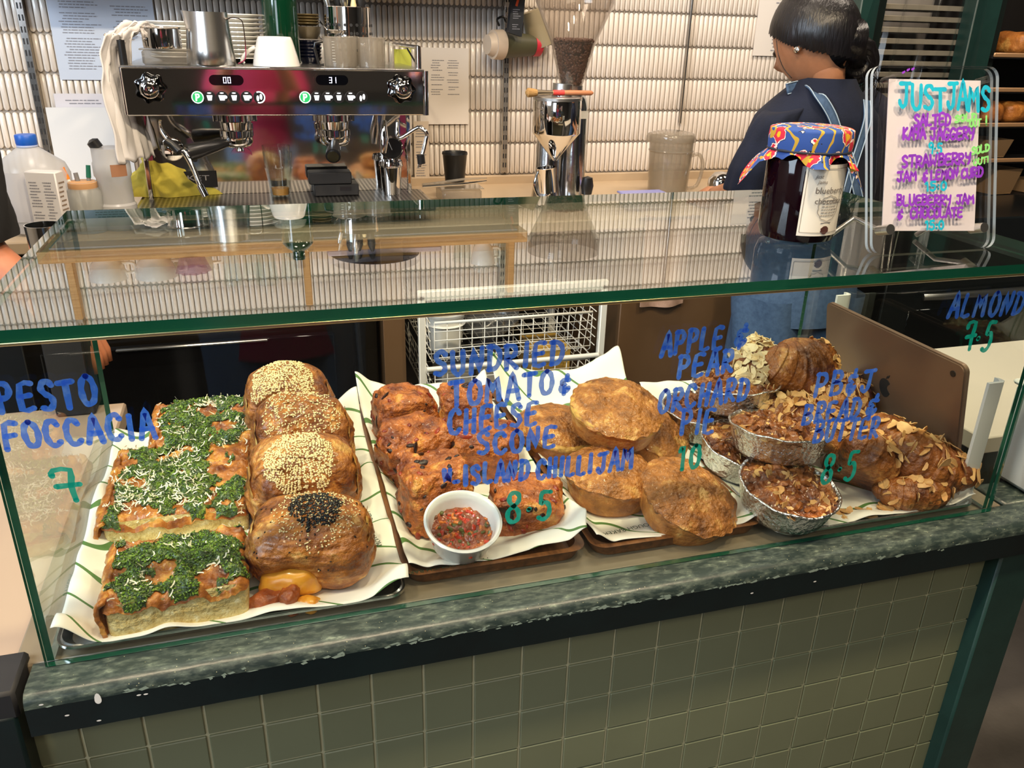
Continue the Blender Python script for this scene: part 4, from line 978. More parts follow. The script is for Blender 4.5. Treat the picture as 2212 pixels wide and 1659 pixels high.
MB().lathe([(rj*1.0, hj*.68), (rj*1.03, hj*.70), (rj*1.0, hj*.72)], 40, c=q).build('body_ring', polyc, t)
MB().tube(sm([q+V((rj*.98, 0, hj*.60)), q+V((rj*1.5, 0, hj*.62)), q+V((rj*1.72, 0, hj*.42)), q+V((rj*1.5, 0, hj*.12)), q+V((rj*.92, 0, hj*.08))], 4), .005, 10).build('handle', polyc, t)
# small blue-lidded tub on the bench at the case
q = V((at(1400, 420, y=1.2).x, 1.22, .1285))
t = thing('lidded_tub', 'flat clear tub with a violet rim on the bench by the jug', 'tub', q)
MB().box(q+V((0, 0, .018)), (.11, .07, .034), b=.008).build('tub_body', frost, t)
MB().box(q+V((0, 0, .037)), (.118, .078, .005), b=.002).build('rim', mat('violet_rim', '8d8fc9', .4), t)
# steel tap end near the woman
q = at(1556, 400, y=1.35)
t = thing('steel_kettle', 'rounded steel pot on the bench beside the woman', 'pot', (q.x, 1.35, .1285))
MB().lathe([(0, 0), (.03, 0), (.036, .01), (.034, .045), (.02, .062), (0, .066)], 32, c=(q.x, 1.35, .1285)).build('pot_body', chrome, t)
# ------------------------------------------------------------------ things hanging from the standard
hk = at(1088, 60, y=YB-.02)
t = thing('hanging_reusable_cup', 'green reusable coffee cup with tan lid hanging sideways on the wall', 'cup', at(1100, 95, y=YB-.06))
a, b = at(1052, 96, y=YB-.07), at(1150, 98, y=YB-.04)
cm = mat('cup_khaki', '4c4a35', .5); lm_ = mat('tan_lid', 'cdb9a3', .45)
MB().tube([a.lerp(b, .12), a.lerp(b, .26), a.lerp(b, .32)], [.036, .037, .037], 32).build('lid', lm_, t)
MB().tube([a, a.lerp(b, .13)], [.024, .030], 32).build('lid_top', lm_, t)
MB().tube([a.lerp(b, .3), b], [.0345, .026], 32).build('cup_body', cm, t)
MB().tube([b, b.lerp(a, -.14)], [.027, .0275], 32).build('cup_base', mat('red_rubber', 'c22a3c', .5), t, label='red rubber base')
c = at(1162, 60, y=YB-.03)
t = thing('hanging_paper_cup', 'tan tapered cup hanging behind the black swing tag', 'cup', c)
MB().tube([c+V((-.02, 0, .04)), c+V((.012, 0, -.045))], [.026, .036], 28).build('cup_body', mat('kraft_cup', '8e8266', .6), t)
c = at(1110, 38, y=YB-.09)
t = thing('swing_tag_box', 'black printed carton sleeve hanging over the green cup', 'box', c)
MB().prism([(-.020, -.035), (.016, -.045), (.024, .07), (-.008, .08)], .022, Matrix.Translation(c) @ Matrix.Rotation(PI/2, 4, 'X')).build('sleeve', mat('tag_black', '1d2127', .5), t)
g_ = MB(); printed(g_, c+V((-.012, -.0225, -.03)), V((1, 0, 0)), V((0, 0, 1)), V((0, -1, 0)), .024, .05, 10, 12); g_.build('sleeve_print', inkg, t, kind='stuff')
MB().box(c+V((.002, -.0226, .036)), (.006, .0006, .02), ry=.3).build('orange_flash', mat('orange_print', 'd9542b', .5), t)
MB().tube(sm([at(1078, 55, y=YB-.05), at(1074, 42, y=YB-.06), at(1086, 36, y=YB-.05), at(1092, 45, y=YB-.03)], 4), .003, 8).build('loop', black, t)
# ------------------------------------------------------------------ things on the reflected shelf
ZS = .6432
def cup(x, y, z, r, h, lab, nm='tea_cup', sc=1, m=white):
    t = thing(nm, lab, 'cup', (x, y, z), 'cups on the wall shelf')
    MB().open_lathe([(0, 0), (r*.5, 0), (r*.52, .004), (r*.8, h*.3), (r*.97, h*.75), (r, h), (r*.94, h), (r*.9, h*.7), (r*.45, .006), (0, .006)], 32, c=(x, y, z)).build('cup_body', m, t)
    MB().tube([V((x, y, z))+V(a) for a in sm([(r*.9, -.0, h*.75), (r*1.4, 0, h*.72), (r*1.35, 0, h*.35), (r*.75, 0, h*.3)], 3)], .004, 8).build('handle', m, t)
cup(-.16, 1.50, ZS, .045, .055, 'pale pink banded cup at the left end of the wall shelf')
cup(-.05, 1.50, ZS, .05, .055, 'wide white cup second from the left on the wall shelf')
cup(.035, 1.56, ZS, .05, .055, 'wide white cup at the back of the wall shelf')
cup(.79, 1.485, ZS, .034, .06, 'white mug at the right end of the wall shelf')
for i, (x, y, r, h) in enumerate(((.04, 1.475, .04, .04), (.13, 1.50, .024, .085), (.18, 1.53, .027, .08), (.215, 1.49, .03, .085), (.275, 1.5, .026, .078), (.74, 1.52, .028, .06), (.845, 1.50, .028, .07))):
    t = thing('shelf_glass' if i else 'pink_glass_dish', ('frilly pink glass dish on the wall shelf' if i == 0 else 'clear glass on the wall shelf, number %s from the left' % ['', 'one', 'two', 'three', 'four', 'five', 'six'][i]), 'glass', (x, y, ZS), 'glasses on the wall shelf')
    fr_ = (lambda p, a, rr, z: V((p.x*(1+.1*math.cos(9*a)*(z/h)), p.y*(1+.1*math.cos(9*a)*(z/h)), p.z))) if i == 0 else None
    MB().open_lathe([(0, 0), (r*.7, 0), (r*.75, .004), (r, h), (r*.94, h), (r*.7, .008), (0, .008)], 40, c=(x, y, ZS), fn=fr_).build('glass_body', clear if i else glass('pink_glass', (.95, .85, .9), body=.3, bodycol='d9b6c8'), t)
t = thing('dark_plates', 'dark plate lying on white napkins on the wall shelf', 'plate', (.5, 1.52, ZS))
MB().lathe([(0, .02), (.08, .02), (.12, .028), (.118, .03), (0, .024)], 40, c=(.5, 1.53, ZS)).build('dark_plate', navy, t)
MB().box((.52, 1.52, ZS+.008), (.30, .12, .016), b=.004).build('folded_linen', mat('mauve_linen', 'b8adb8', .9), t)
# ================================================================== the woman in the aisle
skin = mat('tan_skin', 'b07a58', .5, c2='a06a4a', ns=30, nw=.4, sss=.15)
hair_m = mat('black_hair', '0a090b', .34, c2='181418', ns=60, stretch=(1, 1, .15), bump=.5, bs=220, spec=.45, aniso=.6)
navy_c = mat('navy_cotton', '121a30', .9, c2='0e1527', ns=18, bump=.25, bs=260)
denim = mat('blue_denim', '4a6485', .85, c2='3a5272', ns=90, bump=.4, bs=700)
denim_e = mat('denim_edge', 'a9bccb', .85)
wo = thing('person', 'woman with low black bun, navy blouse and denim dungarees, back turned at the bench', 'person', (1.40, .95, ZF))
def sstep(a, b, x): t = max(0, min(1, (x-a)/(b-a))); return t*t*(3-2*t)
hc = at(1756, 84, y=.95)
fd = V((-.38, .80, -.46)).normalized(); lf = V((0, 0, 1)).cross(fd).normalized(); uu = fd.cross(lf)
HR = (.083, .068, .097)
def headfn(u, v):
    a = 2*PI*u; b = -PI/2+PI*v
    A, B, C = math.cos(b)*math.cos(a), math.cos(b)*math.sin(a), math.sin(b)
    p = [A*HR[0], B*HR[1], C*HR[2]]
    if C < 0: p[1] *= 1-.30*(-C)**1.3; p[0] = p[0]*(1-.12*(-C)) + .012*(-C)*max(0, A)   # jaw
    n_ = math.exp(-((B)/.13)**2)*max(0, A)
    p[0] += n_*(.020*math.exp(-((C+.18)/.16)**2))                                  # nose
    p[0] += n_*.006*math.exp(-((C+.52)/.10)**2)                                   # lips
    p[0] -= max(0, A)*.006*math.exp(-((abs(B)-.34)/.16)**2-((C-.02)/.13)**2)       # eye sockets
    return hc+fd*p[0]+lf*p[1]+uu*p[2]
TC = V((1.425, .955, 0))
def prof(z):    # torso half-widths
    P = [(-.02, .125, .095), (.05, .115, .09), (.14, .125, .10), (.24, .140, .11), (.32, .150, .112), (.375, .128, .10), (.41, .090, .080), (.435, .060, .062), (.455, .048, .048), (.49, .044, .044)]
    for i in range(len(P)-1):
        if z <= P[i+1][0]:
            t = max(0, (z-P[i][0])/(P[i+1][0]-P[i][0])); return P[i][1]*(1-t)+P[i+1][1]*t, P[i][2]*(1-t)+P[i+1][2]*t
    return P[-1][1:]
nb_ = hc-uu*.075-fd*.02
def tc(z):      # torso centre line, leaning towards the head
    k = sstep(.30, .49, z); a = TC.lerp(V((nb_.x+.012, nb_.y, 0)), k); return V((a.x, a.y+.03*sstep(.1, .4, z), z))
body = MB()
body.grid(headfn, 40, 30, cu=True)
body.tube([tc(.40), tc(.44), hc-uu*.065-fd*.012, hc-uu*.03], [.05, .042, .038, .03], 24)
body.tube([tc(z) for z in (-.08, .02, .12, .24, .34, .40)], [.10, .095, .09, .11, .12, .06], 24)
shL, elL, wrL = at(1712, 262, y=.95), at(1615, 395, y=1.0), V((1.30, 1.17, .165))
shR, elR, wrR = V((1.57, .97, .35)), V((1.62, 1.03, .20)), V((1.50, 1.20, .17))
def arm(s, e, wv, mb):
    mb.tube(sm([s, e, wv], 5), [.036-.0015*i for i in range(11)], 14)
    d = (wv-e).normalized(); up = V((0, 0, 1)); sd = d.cross(up).normalized()
    mb.tube([wv-d*.01, wv+d*.02, wv+d*.06, wv+d*.075], [.02, .028, .026, .015], 12)
    for i in range(4):
        b0 = wv+d*.068+sd*(-.024+.016*i); L = (.05, .06, .056, .044)[i]
        mb.tube([b0, b0+d*L*.5+up*.004, b0+d*L*.8-up*.008, b0+d*L-up*.02], [.0085, .008, .0075, .006], 8)
    b0 = wv+d*.02+sd*.024; mb.tube([b0, b0+sd*.022+d*.02, b0+sd*.026+d*.045-up*.008], [.010, .009, .007], 8)
arm(shL, elL, wrL, body); arm(shR, elR, wrR, body)
for sx in (-1, 1):
    hp_ = V((TC.x+sx*.065, .95, -.06)); body.tube([hp_, V((TC.x+sx*.068, .94, -.45)), V((TC.x+sx*.07, .96, -.87))], [.08, .055, .04], 16)
bd = body.build('body', skin, wo, ang=180)
# ear, eyes and brow
ec = at(1714, 117, y=.885); ec = hc+lf*.068-uu*.012+fd*.0
MB().lathe([(0, -.010), (.010, -.006), (.0145, 0), (.010, .004), (.004, .002), (0, .0)], 20, Matrix.Translation(ec) @ (lf.to_track_quat('Z', 'Y')).to_matrix().to_4x4(), fn=lambda p, a, r, z: V((p.x*.8, p.y*1.25, p.z))).build('ear', skin, bd, ang=180)
for s in (-1, 1):
    p = hc+fd*.0715+lf*s*.026+uu*.002; MB().lathe([(0, -.009), (.008, -.004), (.009, 0), (.006, .006), (0, .008)], 14, Matrix.Translation(p) @ fd.to_track_quat('Z', 'Y').to_matrix().to_4x4()).build('eye', mat('eye_dark', '201612', .2), bd, ang=180)
MB().lathe([(0, 0), (.0055, .001), (.006, .004), (.003, .006), (0, .006)], 12, Matrix.Translation(ec+lf*.006-uu*.012) @ lf.to_track_quat('Z', 'Y').to_matrix().to_4x4()).build('earring', mat('silver', (.85, .85, .83), .12, 1), wo)
# hair
hb = MB(); nu, nv = 110, 70; vs = []; keep = {}
for j in range(nv):
    for i in range(nu):
        u, v = i/nu, j/(nv-1); a = 2*PI*u; b = -PI/2+PI*v
        A, B, C = math.cos(b)*math.cos(a), math.cos(b)*math.sin(a), math.sin(b)
        k = 1.13+.006*math.sin(10*C+6*A)+.05*max(0, -A)
        hl = (-.88+(A+1)*.70) if A < 0 else (-.18+A*.75)
        p = V((A*HR[0]*k-.002, B*HR[1]*k, C*HR[2]*k))
        if C < 0: p.y *= 1-.30*(-C)**1.3
        st = .0005*math.sin(a*70+C*9)
        vs.append(hc+fd*(p.x*(1+st*8))+lf*(p.y*(1+st*8))+uu*p.z); keep[j*nu+i] = C > hl
fs = []
for j in range(nv-1):
    for i in range(nu):
        q_ = (j*nu+i, j*nu+(i+1) % nu, (j+1)*nu+(i+1) % nu, (j+1)*nu+i)
        if sum(keep[x] for x in q_) >= 3: fs.append(q_)
hb.add(vs, fs); hr_ = hb.build('hair', hair_m, wo, ang=180)
bc = at(1842, 130, y=.945)
bun = MB()
def bunfn(u, v):
    a = 2*PI*u; b = 2*PI*v; R, r = .025, .027*(1+.06*math.sin(9*b+3*a))
    q = V(((R+r*math.cos(b))*math.cos(a)*1.12, r*math.sin(b)*1.05, (R+r*math.cos(b))*math.sin(a)))
    return bc+q*(1+.10*nz(q, 40))
bun.grid(bunfn, 40, 48, cu=True, cv=True); bun.fix()
base_ = hc-fd*.075-uu*.035
bun.tube([base_+fd*.03, base_, bc.lerp(base_, .4), bc], [.05, .040, .028, .03], 20)
bun.build('bun', hair_m, wo, ang=180)
wsp = MB(); rnd = random.Random(11)
for i in range(46):
    a = bc+V((rnd.uniform(-.01, .035), rnd.uniform(-.03, .02), rnd.uniform(-.035, .02)))
    L = rnd.uniform(.04, .13); dx = rnd.uniform(.0, .055)
    wsp.tube(sm([a, a+V((dx*.8, -.01, -L*.3)), a+V((dx, 0, -L*.7)), a+V((dx*rnd.uniform(.4, 1.2), 0, -L))], 3), .0006, 4)
for i in range(1):
    s0 = hc+fd*(.040+.003*i)+lf*.070+uu*.015
    wsp.tube(sm([s0, s0+lf*.008-uu*.03, s0-uu*.06+lf*.002+fd*.004*i, s0-uu*(.085+.01*i)-fd*.01], 3), .0008, 4)
wsp.build('loose_strands', hair_m, wo, ang=180, kind='stuff')
# blouse
def blouse(u, v):
    z = -.02+.475*v; rx, ry = prof(z); c = tc(z); a = 2*PI*u
    wr = .004*math.sin(7*a+z*25)*(1-v)+.003*nz((math.cos(a), math.sin(a), z*4), 3)
    return V((c.x+math.cos(a)*(rx+.012+wr), c.y+math.sin(a)*(ry+.012+wr), z))
MB().grid(blouse, 72, 46, cu=True).build('blouse', navy_c, wo, ang=180)
sl = MB()
pl_ = [shL+V((.03, .02, .030)), at(1694, 236, y=.93), at(1662, 300, y=.945), at(1642, 355, y=.96), at(1630, 400, y=.98), at(1628, 411, y=.985)]
rl = [.034, .050, .060, .068, .069, .067]
pts = sm(pl_, 5); nP = len(pts)
def sleevefn(u, v):
    k = v*(nP-1); i = min(int(k), nP-2); f = k-i; c = pts[i].lerp(pts[i+1], f); rk = v*(len(rl)-1); ri = min(int(rk), len(rl)-2); r = rl[ri]*(1-(rk-ri))+rl[ri+1]*(rk-ri)
    a = 2*PI*u; r *= 1+.035*math.sin(9*a+2*v)*(v*.8+.3)+.02*nz((u*6, v*5, 0), 1)
    return c+V((math.cos(a)*r, math.sin(a)*r*.85, math.cos(a)*r*.30*(1-v)))
sl.grid(sleevefn, 64, 36, cu=True); sl.build('sleeve', navy_c, wo, ang=180)
sl = MB(); sl.tube(sm([shR-V((.05, 0, -.04)), shR, V((1.60, .99, .28)), elR+V((0, 0, .02))], 5), [.05+.0015*i for i in range(16)], 30); sl.build('sleeve', navy_c, wo, ang=180)
def on_torso(px, py, off=.006):
    lo = at(px, py, y=.90); z = lo.z; c = tc(z); rx, ry = prof(z); rx += .014; ry += .014
    for _ in range(3):
        t = max(-1, min(1, (lo.x-c.x)/rx)); y = c.y-ry*math.sqrt(max(0, 1-t*t))-off; lo = at(px, py, y=y); z = lo.z; c = tc(z); rx, ry = prof(z); rx += .014; ry += .014
    return lo
def strap(path, w, nm='strap'):
    P = sm([on_torso(*p) for p in path], 5); n = len(P); mb = MB()
    def fn(u, v):
        i = min(n-1, int(v*(n-1)+.5)); d = (P[min(n-1, i+1)]-P[max(0, i-1)]).normalized(); s = d.cross(V((.1, -1, .2))).normalized(); return P[i]+s*(u-.5)*w
    mb.sheet(fn, 4, n, .003); o = mb.build(nm, denim, wo, ang=180)
    e = MB(); e.tube([fn(0, i/(n-1))-V((0, .001, 0)) for i in range(n)], .0013, 6); e.tube([fn(1, i/(n-1))-V((0, .001, 0)) for i in range(n)], .0011, 6); e.build('strap_edge', denim_e, o, ang=180)
strap([(1700, 192), (1735, 186), (1768, 205), (1795, 245), (1812, 290), (1835, 340), (1850, 405), (1858, 440)], .021)
strap([(1872, 216), (1874, 255), (1862, 300), (1846, 350), (1832, 400), (1822, 440)], .018)
def legs(u, v, sx):
    z = -.02-.90*v; a = 2*PI*u; r = .093-.030*v+.006*math.sin(5*a+z*20); return V((TC.x+sx*.066+math.cos(a)*r, .95+math.sin(a)*r*1.05, z))
for sx in (-1, 1): MB().grid(lambda u, v: legs(u, v, sx), 40, 30, cu=True).build('trouser_leg', denim, wo, ang=180)
def hipfn(u, v):
    z = .16-.24*v; rx, ry = prof(max(-.02, z)); a = 2*PI*u; k = 1+.04*sstep(.1, -.08, z); return V((TC.x+math.cos(a)*(rx+.018)*k, .955+math.sin(a)*(ry+.018)*k, z))
MB().grid(hipfn, 56, 16, cu=True).build('dungaree_waist', denim, wo, ang=180)
for sx in (-1, 1): MB().box((TC.x+sx*.07, .99, ZF+.035), (.08, .22, .07), b=.02).build('shoe', blackm, wo)
# ================================================================== person at the left edge (sleeve and forearm in view)
pe = thing('person', 'person in a black long sleeve top at the far left edge, only arm in view', 'person', (-.36, .78, ZF))
arm_m = mat('warm_skin', 'b5714f', .5, sss=.15)
pb = MB()
pb.tube([V((-.42, .85, z)) for z in (.0, .2, .40, .48)], [.09, .095, .09, .05], 20)
pb.tube([V((-.42, .85, .46)), V((-.42, .84, .62))], [.048, .046], 16)
pb.lathe([(0, -.11), (.045, -.10), (.072, -.03), (.078, .03), (.05, .10), (0, .12)], 24, c=(-.42, .83, .69))
for sx in (-1, 1): pb.tube([V((-.42+sx*.07, .85, .02)), V((-.42+sx*.07, .85, -.45)), V((-.42+sx*.07, .86, ZF+.08))], [.085, .06, .045], 14)
el = V((-.195, .74, .205)); ha = at(120, 640, y=.62)
wr = V((-.120, .70, .140)); 
pb.tube(sm([V((-.225, .785, .35)), V((-.208, .765, .28)), el, wr], 4), [.030, .032, .034, .036, .036, .036, .036, .035, .034, .032, .031, .029, .027], 16)
d = (wr-el).normalized(); sd = V((.2, 1, 0)).normalized()
pb.tube([wr-d*.01, wr+d*.02, wr+d*.055, wr+d*.07], [.022, .030, .028, .016], 12)
for i in range(4):
    b0 = wr+d*.065+sd*(-.026+.017*i); pb.tube([b0, b0+d*.03+V((0, 0, -.004)), b0+d*.045+V((0, 0, -.022)), b0+d*.048+V((0, 0, -.04))], [.009, .0085, .008, .006], 8)
b0 = wr+d*.02-sd*.024; pb.tube([b0, b0-sd*.02+d*.02, b0-sd*.022+d*.045+V((0, 0, -.012))], [.011, .009, .007], 8)
pb.build('body', arm_m, pe, ang=180)
blk = mat('black_knit', '0b0b0d', .9)
def sw(u, v):
    P = sm([V((-.36, .84, .46)), V((-.275, .82, .47)), V((-.215, .775, .40)), V((-.198, .75, .29)), V((-.190, .745, .215))], 5); n = len(P); k = v*(n-1); i = min(int(k), n-2); c = P[i].lerp(P[i+1], k-i)
    a = 2*PI*u; r = .062-.014*v+.003*math.sin(6*a+20*v); return c+V((math.cos(a)*r, math.sin(a)*r, .2*math.cos(a)*r))
MB().grid(sw, 32, 30, cu=True).build('sleeve', blk, pe, ang=180)
MB().grid(lambda u, v: V((-.42+math.cos(2*PI*u)*(.15+.02*math.sin(v*PI)-.10*sstep(.82, 1, v)), .85+math.sin(2*PI*u)*(.12-.07*sstep(.82, 1, v)), -.06+.60*v)), 32, 12, cu=True).build('sweater', blk, pe, ang=180)
MB().lathe([(0, .0), (.085, .0), (.088, .06), (.06, .125), (0, .14)], 24, c=(-.425, .85, .69)).build('hair', hair_m, pe, ang=180)
for sx in (-1, 1):
    MB().tube([V((-.42+sx*.07, .85, .02)), V((-.42+sx*.07, .85, -.45)), V((-.42+sx*.07, .86, ZF+.07))], [.095, .075, .065], 18).build('trouser_leg', blackm, pe, ang=180)
    MB().box((-.42+sx*.07, .83, ZF+.035), (.085, .23, .07), b=.02).build('shoe', black, pe)
# customer holding the phone that takes the picture (mirrored in the chrome)
cu2 = thing('person', 'customer in a magenta top behind the viewpoint, seen mirrored in the chrome panel', 'person', (.24, -.98, ZF))
mag = mat('magenta_knit', '9c1f4e', .85); CX = .24
cb_ = MB(); cb_.tube([V((CX, -1.02, z)) for z in (-.1, .05, .25, .38, .44)], [.09, .085, .09, .085, .05], 22); cb_.tube([V((CX, -1.02, .42)), V((CX, -1.0, .53))], [.045, .045], 16)
cb_.lathe([(0, -.11), (.045, -.10), (.068, -.03), (.074, .03), (.05, .10), (0, .12)], 28, c=(CX, -.99, .63))
cb_.tube([V((CX, -.915, .635)), V((CX, -.905, .61)), V((CX, -.915, .60))], [.006, .011, .006], 8)
for s in (-1, 1):
    cb_.tube(sm([V((CX+s*.15, -1.02, .37)), V((CX+s*.18, -.95, .18)), V((CX+s*.075, -.75, .47))], 5), [.045, .045, .042, .040, .04, .038, .036, .033, .030, .026, .024], 16)
    for i in range(4): cb_.tube([V((CX+s*.075, -.745, .475+.016*i)), V((CX+s*.055, -.715, .478+.016*i)), V((CX+s*.030, -.725, .478+.016*i))], [.010, .009, .007], 8)
    cb_.tube([V((CX+s*.075, -.75, .47)), V((CX+s*.055, -.76, .50)), V((CX+s*.045, -.745, .52))], [.012, .010, .008], 8)
    cb_.tube([V((CX+s*.07, -1.02, -.06)), V((CX+s*.075, -1.02, -.45)), V((CX+s*.075, -1.0, ZF+.07))], [.09, .06, .045], 14)
    MB().tube([V((CX+s*.07, -1.02, -.02)), V((CX+s*.075, -1.02, -.45)), V((CX+s*.075, -1.0, ZF+.07))], [.10, .08, .07], 18).build('trouser_leg', denim, cu2, ang=180)
    MB().box((CX+s*.075, -.97, ZF+.035), (.085, .23, .07), b=.02).build('shoe', blackm, cu2)
    MB().tube(sm([V((CX+s*.12, -1.02, .385)), V((CX+s*.172, -.985, .27)), V((CX+s*.18, -.94, .20))], 4), [.055, .056, .056, .055, .054, .054, .053, .052, .05], 20).build('sleeve', mag, cu2, ang=180)
cb_.build('body', skin, cu2, ang=180)
MB().grid(lambda u, v: V((CX+math.cos(2*PI*u)*(.150-.02*math.sin(v*PI)-.09*sstep(.86, 1, v)), -1.02+math.sin(2*PI*u)*(.12-.05*sstep(.86, 1, v)), -.08+.52*v)), 36, 24, cu=True).build('top', mag, cu2, ang=180)
MB().lathe([(0, -.02), (.060, -.04), (.082, .02), (.080, .09), (.045, .128), (0, .138)], 24, c=(CX, -1.008, .63)).build('hair', hair_m, cu2, ang=180)
t = thing('phone', 'dark phone held up by the customer in magenta', 'phone', (CX-.016, -.70, .50))
MB().box((CX-.016, -.705, .515), (.075, .008, .15), b=.003).build('phone_body', black, t)
# ================================================================== jam jar on the glass
ZT = H+.0005
jq = at(1738, 524, z=ZT); jq = V((jq.x+.002, jq.y+.022, ZT)); R = .0425
jh = at(1745, 330, y=jq.y).z-ZT; jt = at(1745, 272, y=jq.y).z-ZT
j = thing('jam_jar', 'tall jar of dark blueberry jam with flowered cloth cover standing on the glass top', 'jar', jq)
jam = mat('dark_jam', '12040a', .05, spec=.35)
MB().lathe([(0, .001), (R*.72, 0), (R*.93, .004), (R, .014), (R, jh*.90), (R*.94, jh*.97), (R*.80, jh*1.0), (R*.80, jh*1.06), (0, jh*1.06)], 64, c=jq).build('jar_glass', jam, j)
MB().lathe([(0, jh*1.03), (R*.95, jh*1.03), (R*.95, jt-.004), (R*.90, jt-.001), (0, jt-.001)], 40, c=jq).build('lid', satin, j)
def cloth_mat():
    k = mat('flowered_cotton', '1f3f86', .8); nt = k.node_tree; N = nt.nodes; L = nt.links
    tc_ = N.new('ShaderNodeTexCoord'); vz = N.new('ShaderNodeTexVoronoi'); vz.inputs['Scale'].default_value = 50; L.new(tc_.outputs['Object'], vz.inputs['Vector'])
    cr = N.new('ShaderNodeValToRGB'); cr.color_ramp.interpolation = 'CONSTANT'; e = cr.color_ramp.elements
    e[0].position = 0; e[0].color = lin('e3a91c'); e[1].position = .16; e[1].color = lin('c4203a')
    for p_, c_ in ((.40, 'f0d9d2'), (.45, '141a2c'), (.48, '23478f')): x = e.new(p_); x.color = lin(c_)
    n1 = N.new('ShaderNodeTexNoise'); n1.inputs['Scale'].default_value = 130; L.new(tc_.outputs['Object'], n1.inputs['Vector'])
    ad = N.new('ShaderNodeMath'); ad.operation = 'MULTIPLY_ADD'; L.new(n1.outputs[0], ad.inputs[0]); ad.inputs[1].default_value = .5; ad.inputs[2].default_value = -.25
    a2 = N.new('ShaderNodeMath'); L.new(vz.outputs['Distance'], a2.inputs[0]); L.new(ad.outputs[0], a2.inputs[1]); L.new(a2.outputs[0], cr.inputs[0])
    w2 = N.new('ShaderNodeTexWave'); w2.inputs['Scale'].default_value = 22; w2.inputs['Distortion'].default_value = 11; L.new(tc_.outputs['Object'], w2.inputs['Vector'])
    r2 = N.new('ShaderNodeValToRGB'); r2.color_ramp.interpolation = 'CONSTANT'; r2.color_ramp.elements[1].position = .93; L.new(w2.outputs[0], r2.inputs[0])
    mx = N.new('ShaderNodeMix'); mx.data_type = 'RGBA'; L.new(r2.outputs[0], mx.inputs[0]); L.new(cr.outputs[0], mx.inputs[6]); mx.inputs[7].default_value = lin('b5912a')
    L.new(mx.outputs[2], N['Principled BSDF'].inputs['Base Color']); return k
fl = cloth_mat(); Rc = R*1.03
def cov(u, v):
    a = 2*PI*u
    if v < .3: r = Rc*v/.3; z = jt+.001-.003*(v/.3)**6
    elif v < .55: k = (v-.3)/.25; r = Rc*(1+.02*math.sin(k*PI)); z = jt-.002-(jt-jh*1.0)*k*.86
    else:
        k = (v-.55)/.45; pk = min(1, sum(math.exp(-(((a-c_+PI) % (2*PI)-PI)/w__)**2)*g__ for c_, w__, g__ in ((2.65, .42, 1.0), (-1.95, .28, .28), (-.55, .42, 1.0), (1.2, .5, .8))))
        r = Rc*(.97+(.06+.42*pk)*k+.07*math.sin(9*a)*k); z = jt-(jt-jh)*.88-(.004+.040*pk)*k**1.2-.003*k*math.sin(11*a+1)
        if pk > .2 and math.cos(a-.55) < 0: r += .010*k
    r *= 1+.012*math.sin(14*a)*v
    return jq+V((r*math.cos(a), r*math.sin(a), z))
cvo = MB().grid(cov, 130, 60, cu=True).build('cloth_cover', fl, j, ang=180)
MB().tube([jq+V((Rc*.99*math.cos(t*PI/16), Rc*.99*math.sin(t*PI/16), jt-(jt-jh)*.84)) for t in range(33)], .0016, 6).build('tie', mat('elastic', '1b2130', .7), j)
# label
cdir = math.atan2(CAM.y-jq.y, CAM.x-jq.x); a0 = cdir+.02; a1 = cdir+1.30
lz0, lz1 = .012, jh*.93
lab_m = mat('cream_label', 'e6dfd0', .6)
lb = MB().grid(lambda u, v: jq+V(((R+.0006)*math.cos(a0+(a1-a0)*u), (R+.0006)*math.sin(a0+(a1-a0)*u), lz0+(lz1-lz0)*v)), 24, 3).build('label', lab_m, j, ang=180)
brown_i = mat('label_ink', '6b625c', .7)
def bend_(x, y): a = a0+.10+x/R; return jq+V(((R+.0011)*math.cos(a), (R+.0011)*math.sin(a), y))
font_text('blueberry jam', .0098, jq, V((1, 0, 0)), V((0, 0, 1)), V((0, -1, 0)), 'label_text', brown_i, lb, bend=lambda x, y: bend_(x+.008, y+lz1-.030))
font_text('chocolate spread', .0090, jq, V((1, 0, 0)), V((0, 0, 1)), V((0, -1, 0)), 'label_text', brown_i, lb, bend=lambda x, y: bend_(x+.009, y+lz1-.041))
font_text('just\n  jams', .0058, jq, V((1, 0, 0)), V((0, 0, 1)), V((0, -1, 0)), 'label_text', brown_i, lb, bend=lambda x, y: bend_(x+.006, y+lz1-.014), shear=.3)
g_ = MB()
def bp(x, y, k=.0011): a = a0+.10+x/R; return jq+V(((R+k)*math.cos(a), (R+k)*math.sin(a), y))
def line_(pts, w): g_.tube([bp(*p) for p in pts], w, 4)
fx0, fx1 = -.002, R*(a1-a0)-.0065
line_([(fx0, lz0+.004), (fx0, lz1-.004)], .00018); line_([(fx0+(fx1-fx0)*i/12, lz1-.004) for i in range(13)], .00018); line_([(fx0+(fx1-fx0)*i/12, lz0+.004) for i in range(13)], .00018)
cl_ = []
for i in range(49):
    t = 2*PI*i/48; rr = 1+.10*abs(math.sin(5*t)); cl_.append((.027+.0125*rr*math.cos(t), lz0+.030+.0125*rr*math.sin(t)))
line_(cl_, .00022)
rnd = random.Random(4)
for i in range(6):
    y = lz0+.0225+.0032*i; x = .018
    while x < .035: l = rnd.uniform(.0015, .004); line_([(x, y), (x+l, y+.0002)], .0003); x += l+.001
line_([(.020, lz0+.0145), (.033, lz0+.0145)], .0003)
g_.build('label_drawing', brown_i, lb, ang=180)
bb = MB(); bb.add([bp(.026+.0052*math.cos(t*PI/8)*(1+.15*math.sin(3*t)), lz0+.0065+.0045*math.sin(t*PI/8), .0012) for t in range(16)], [tuple(range(16))]); bb.build('berry_drawing', mat('berry_brown', '4b2720', .6), lb)
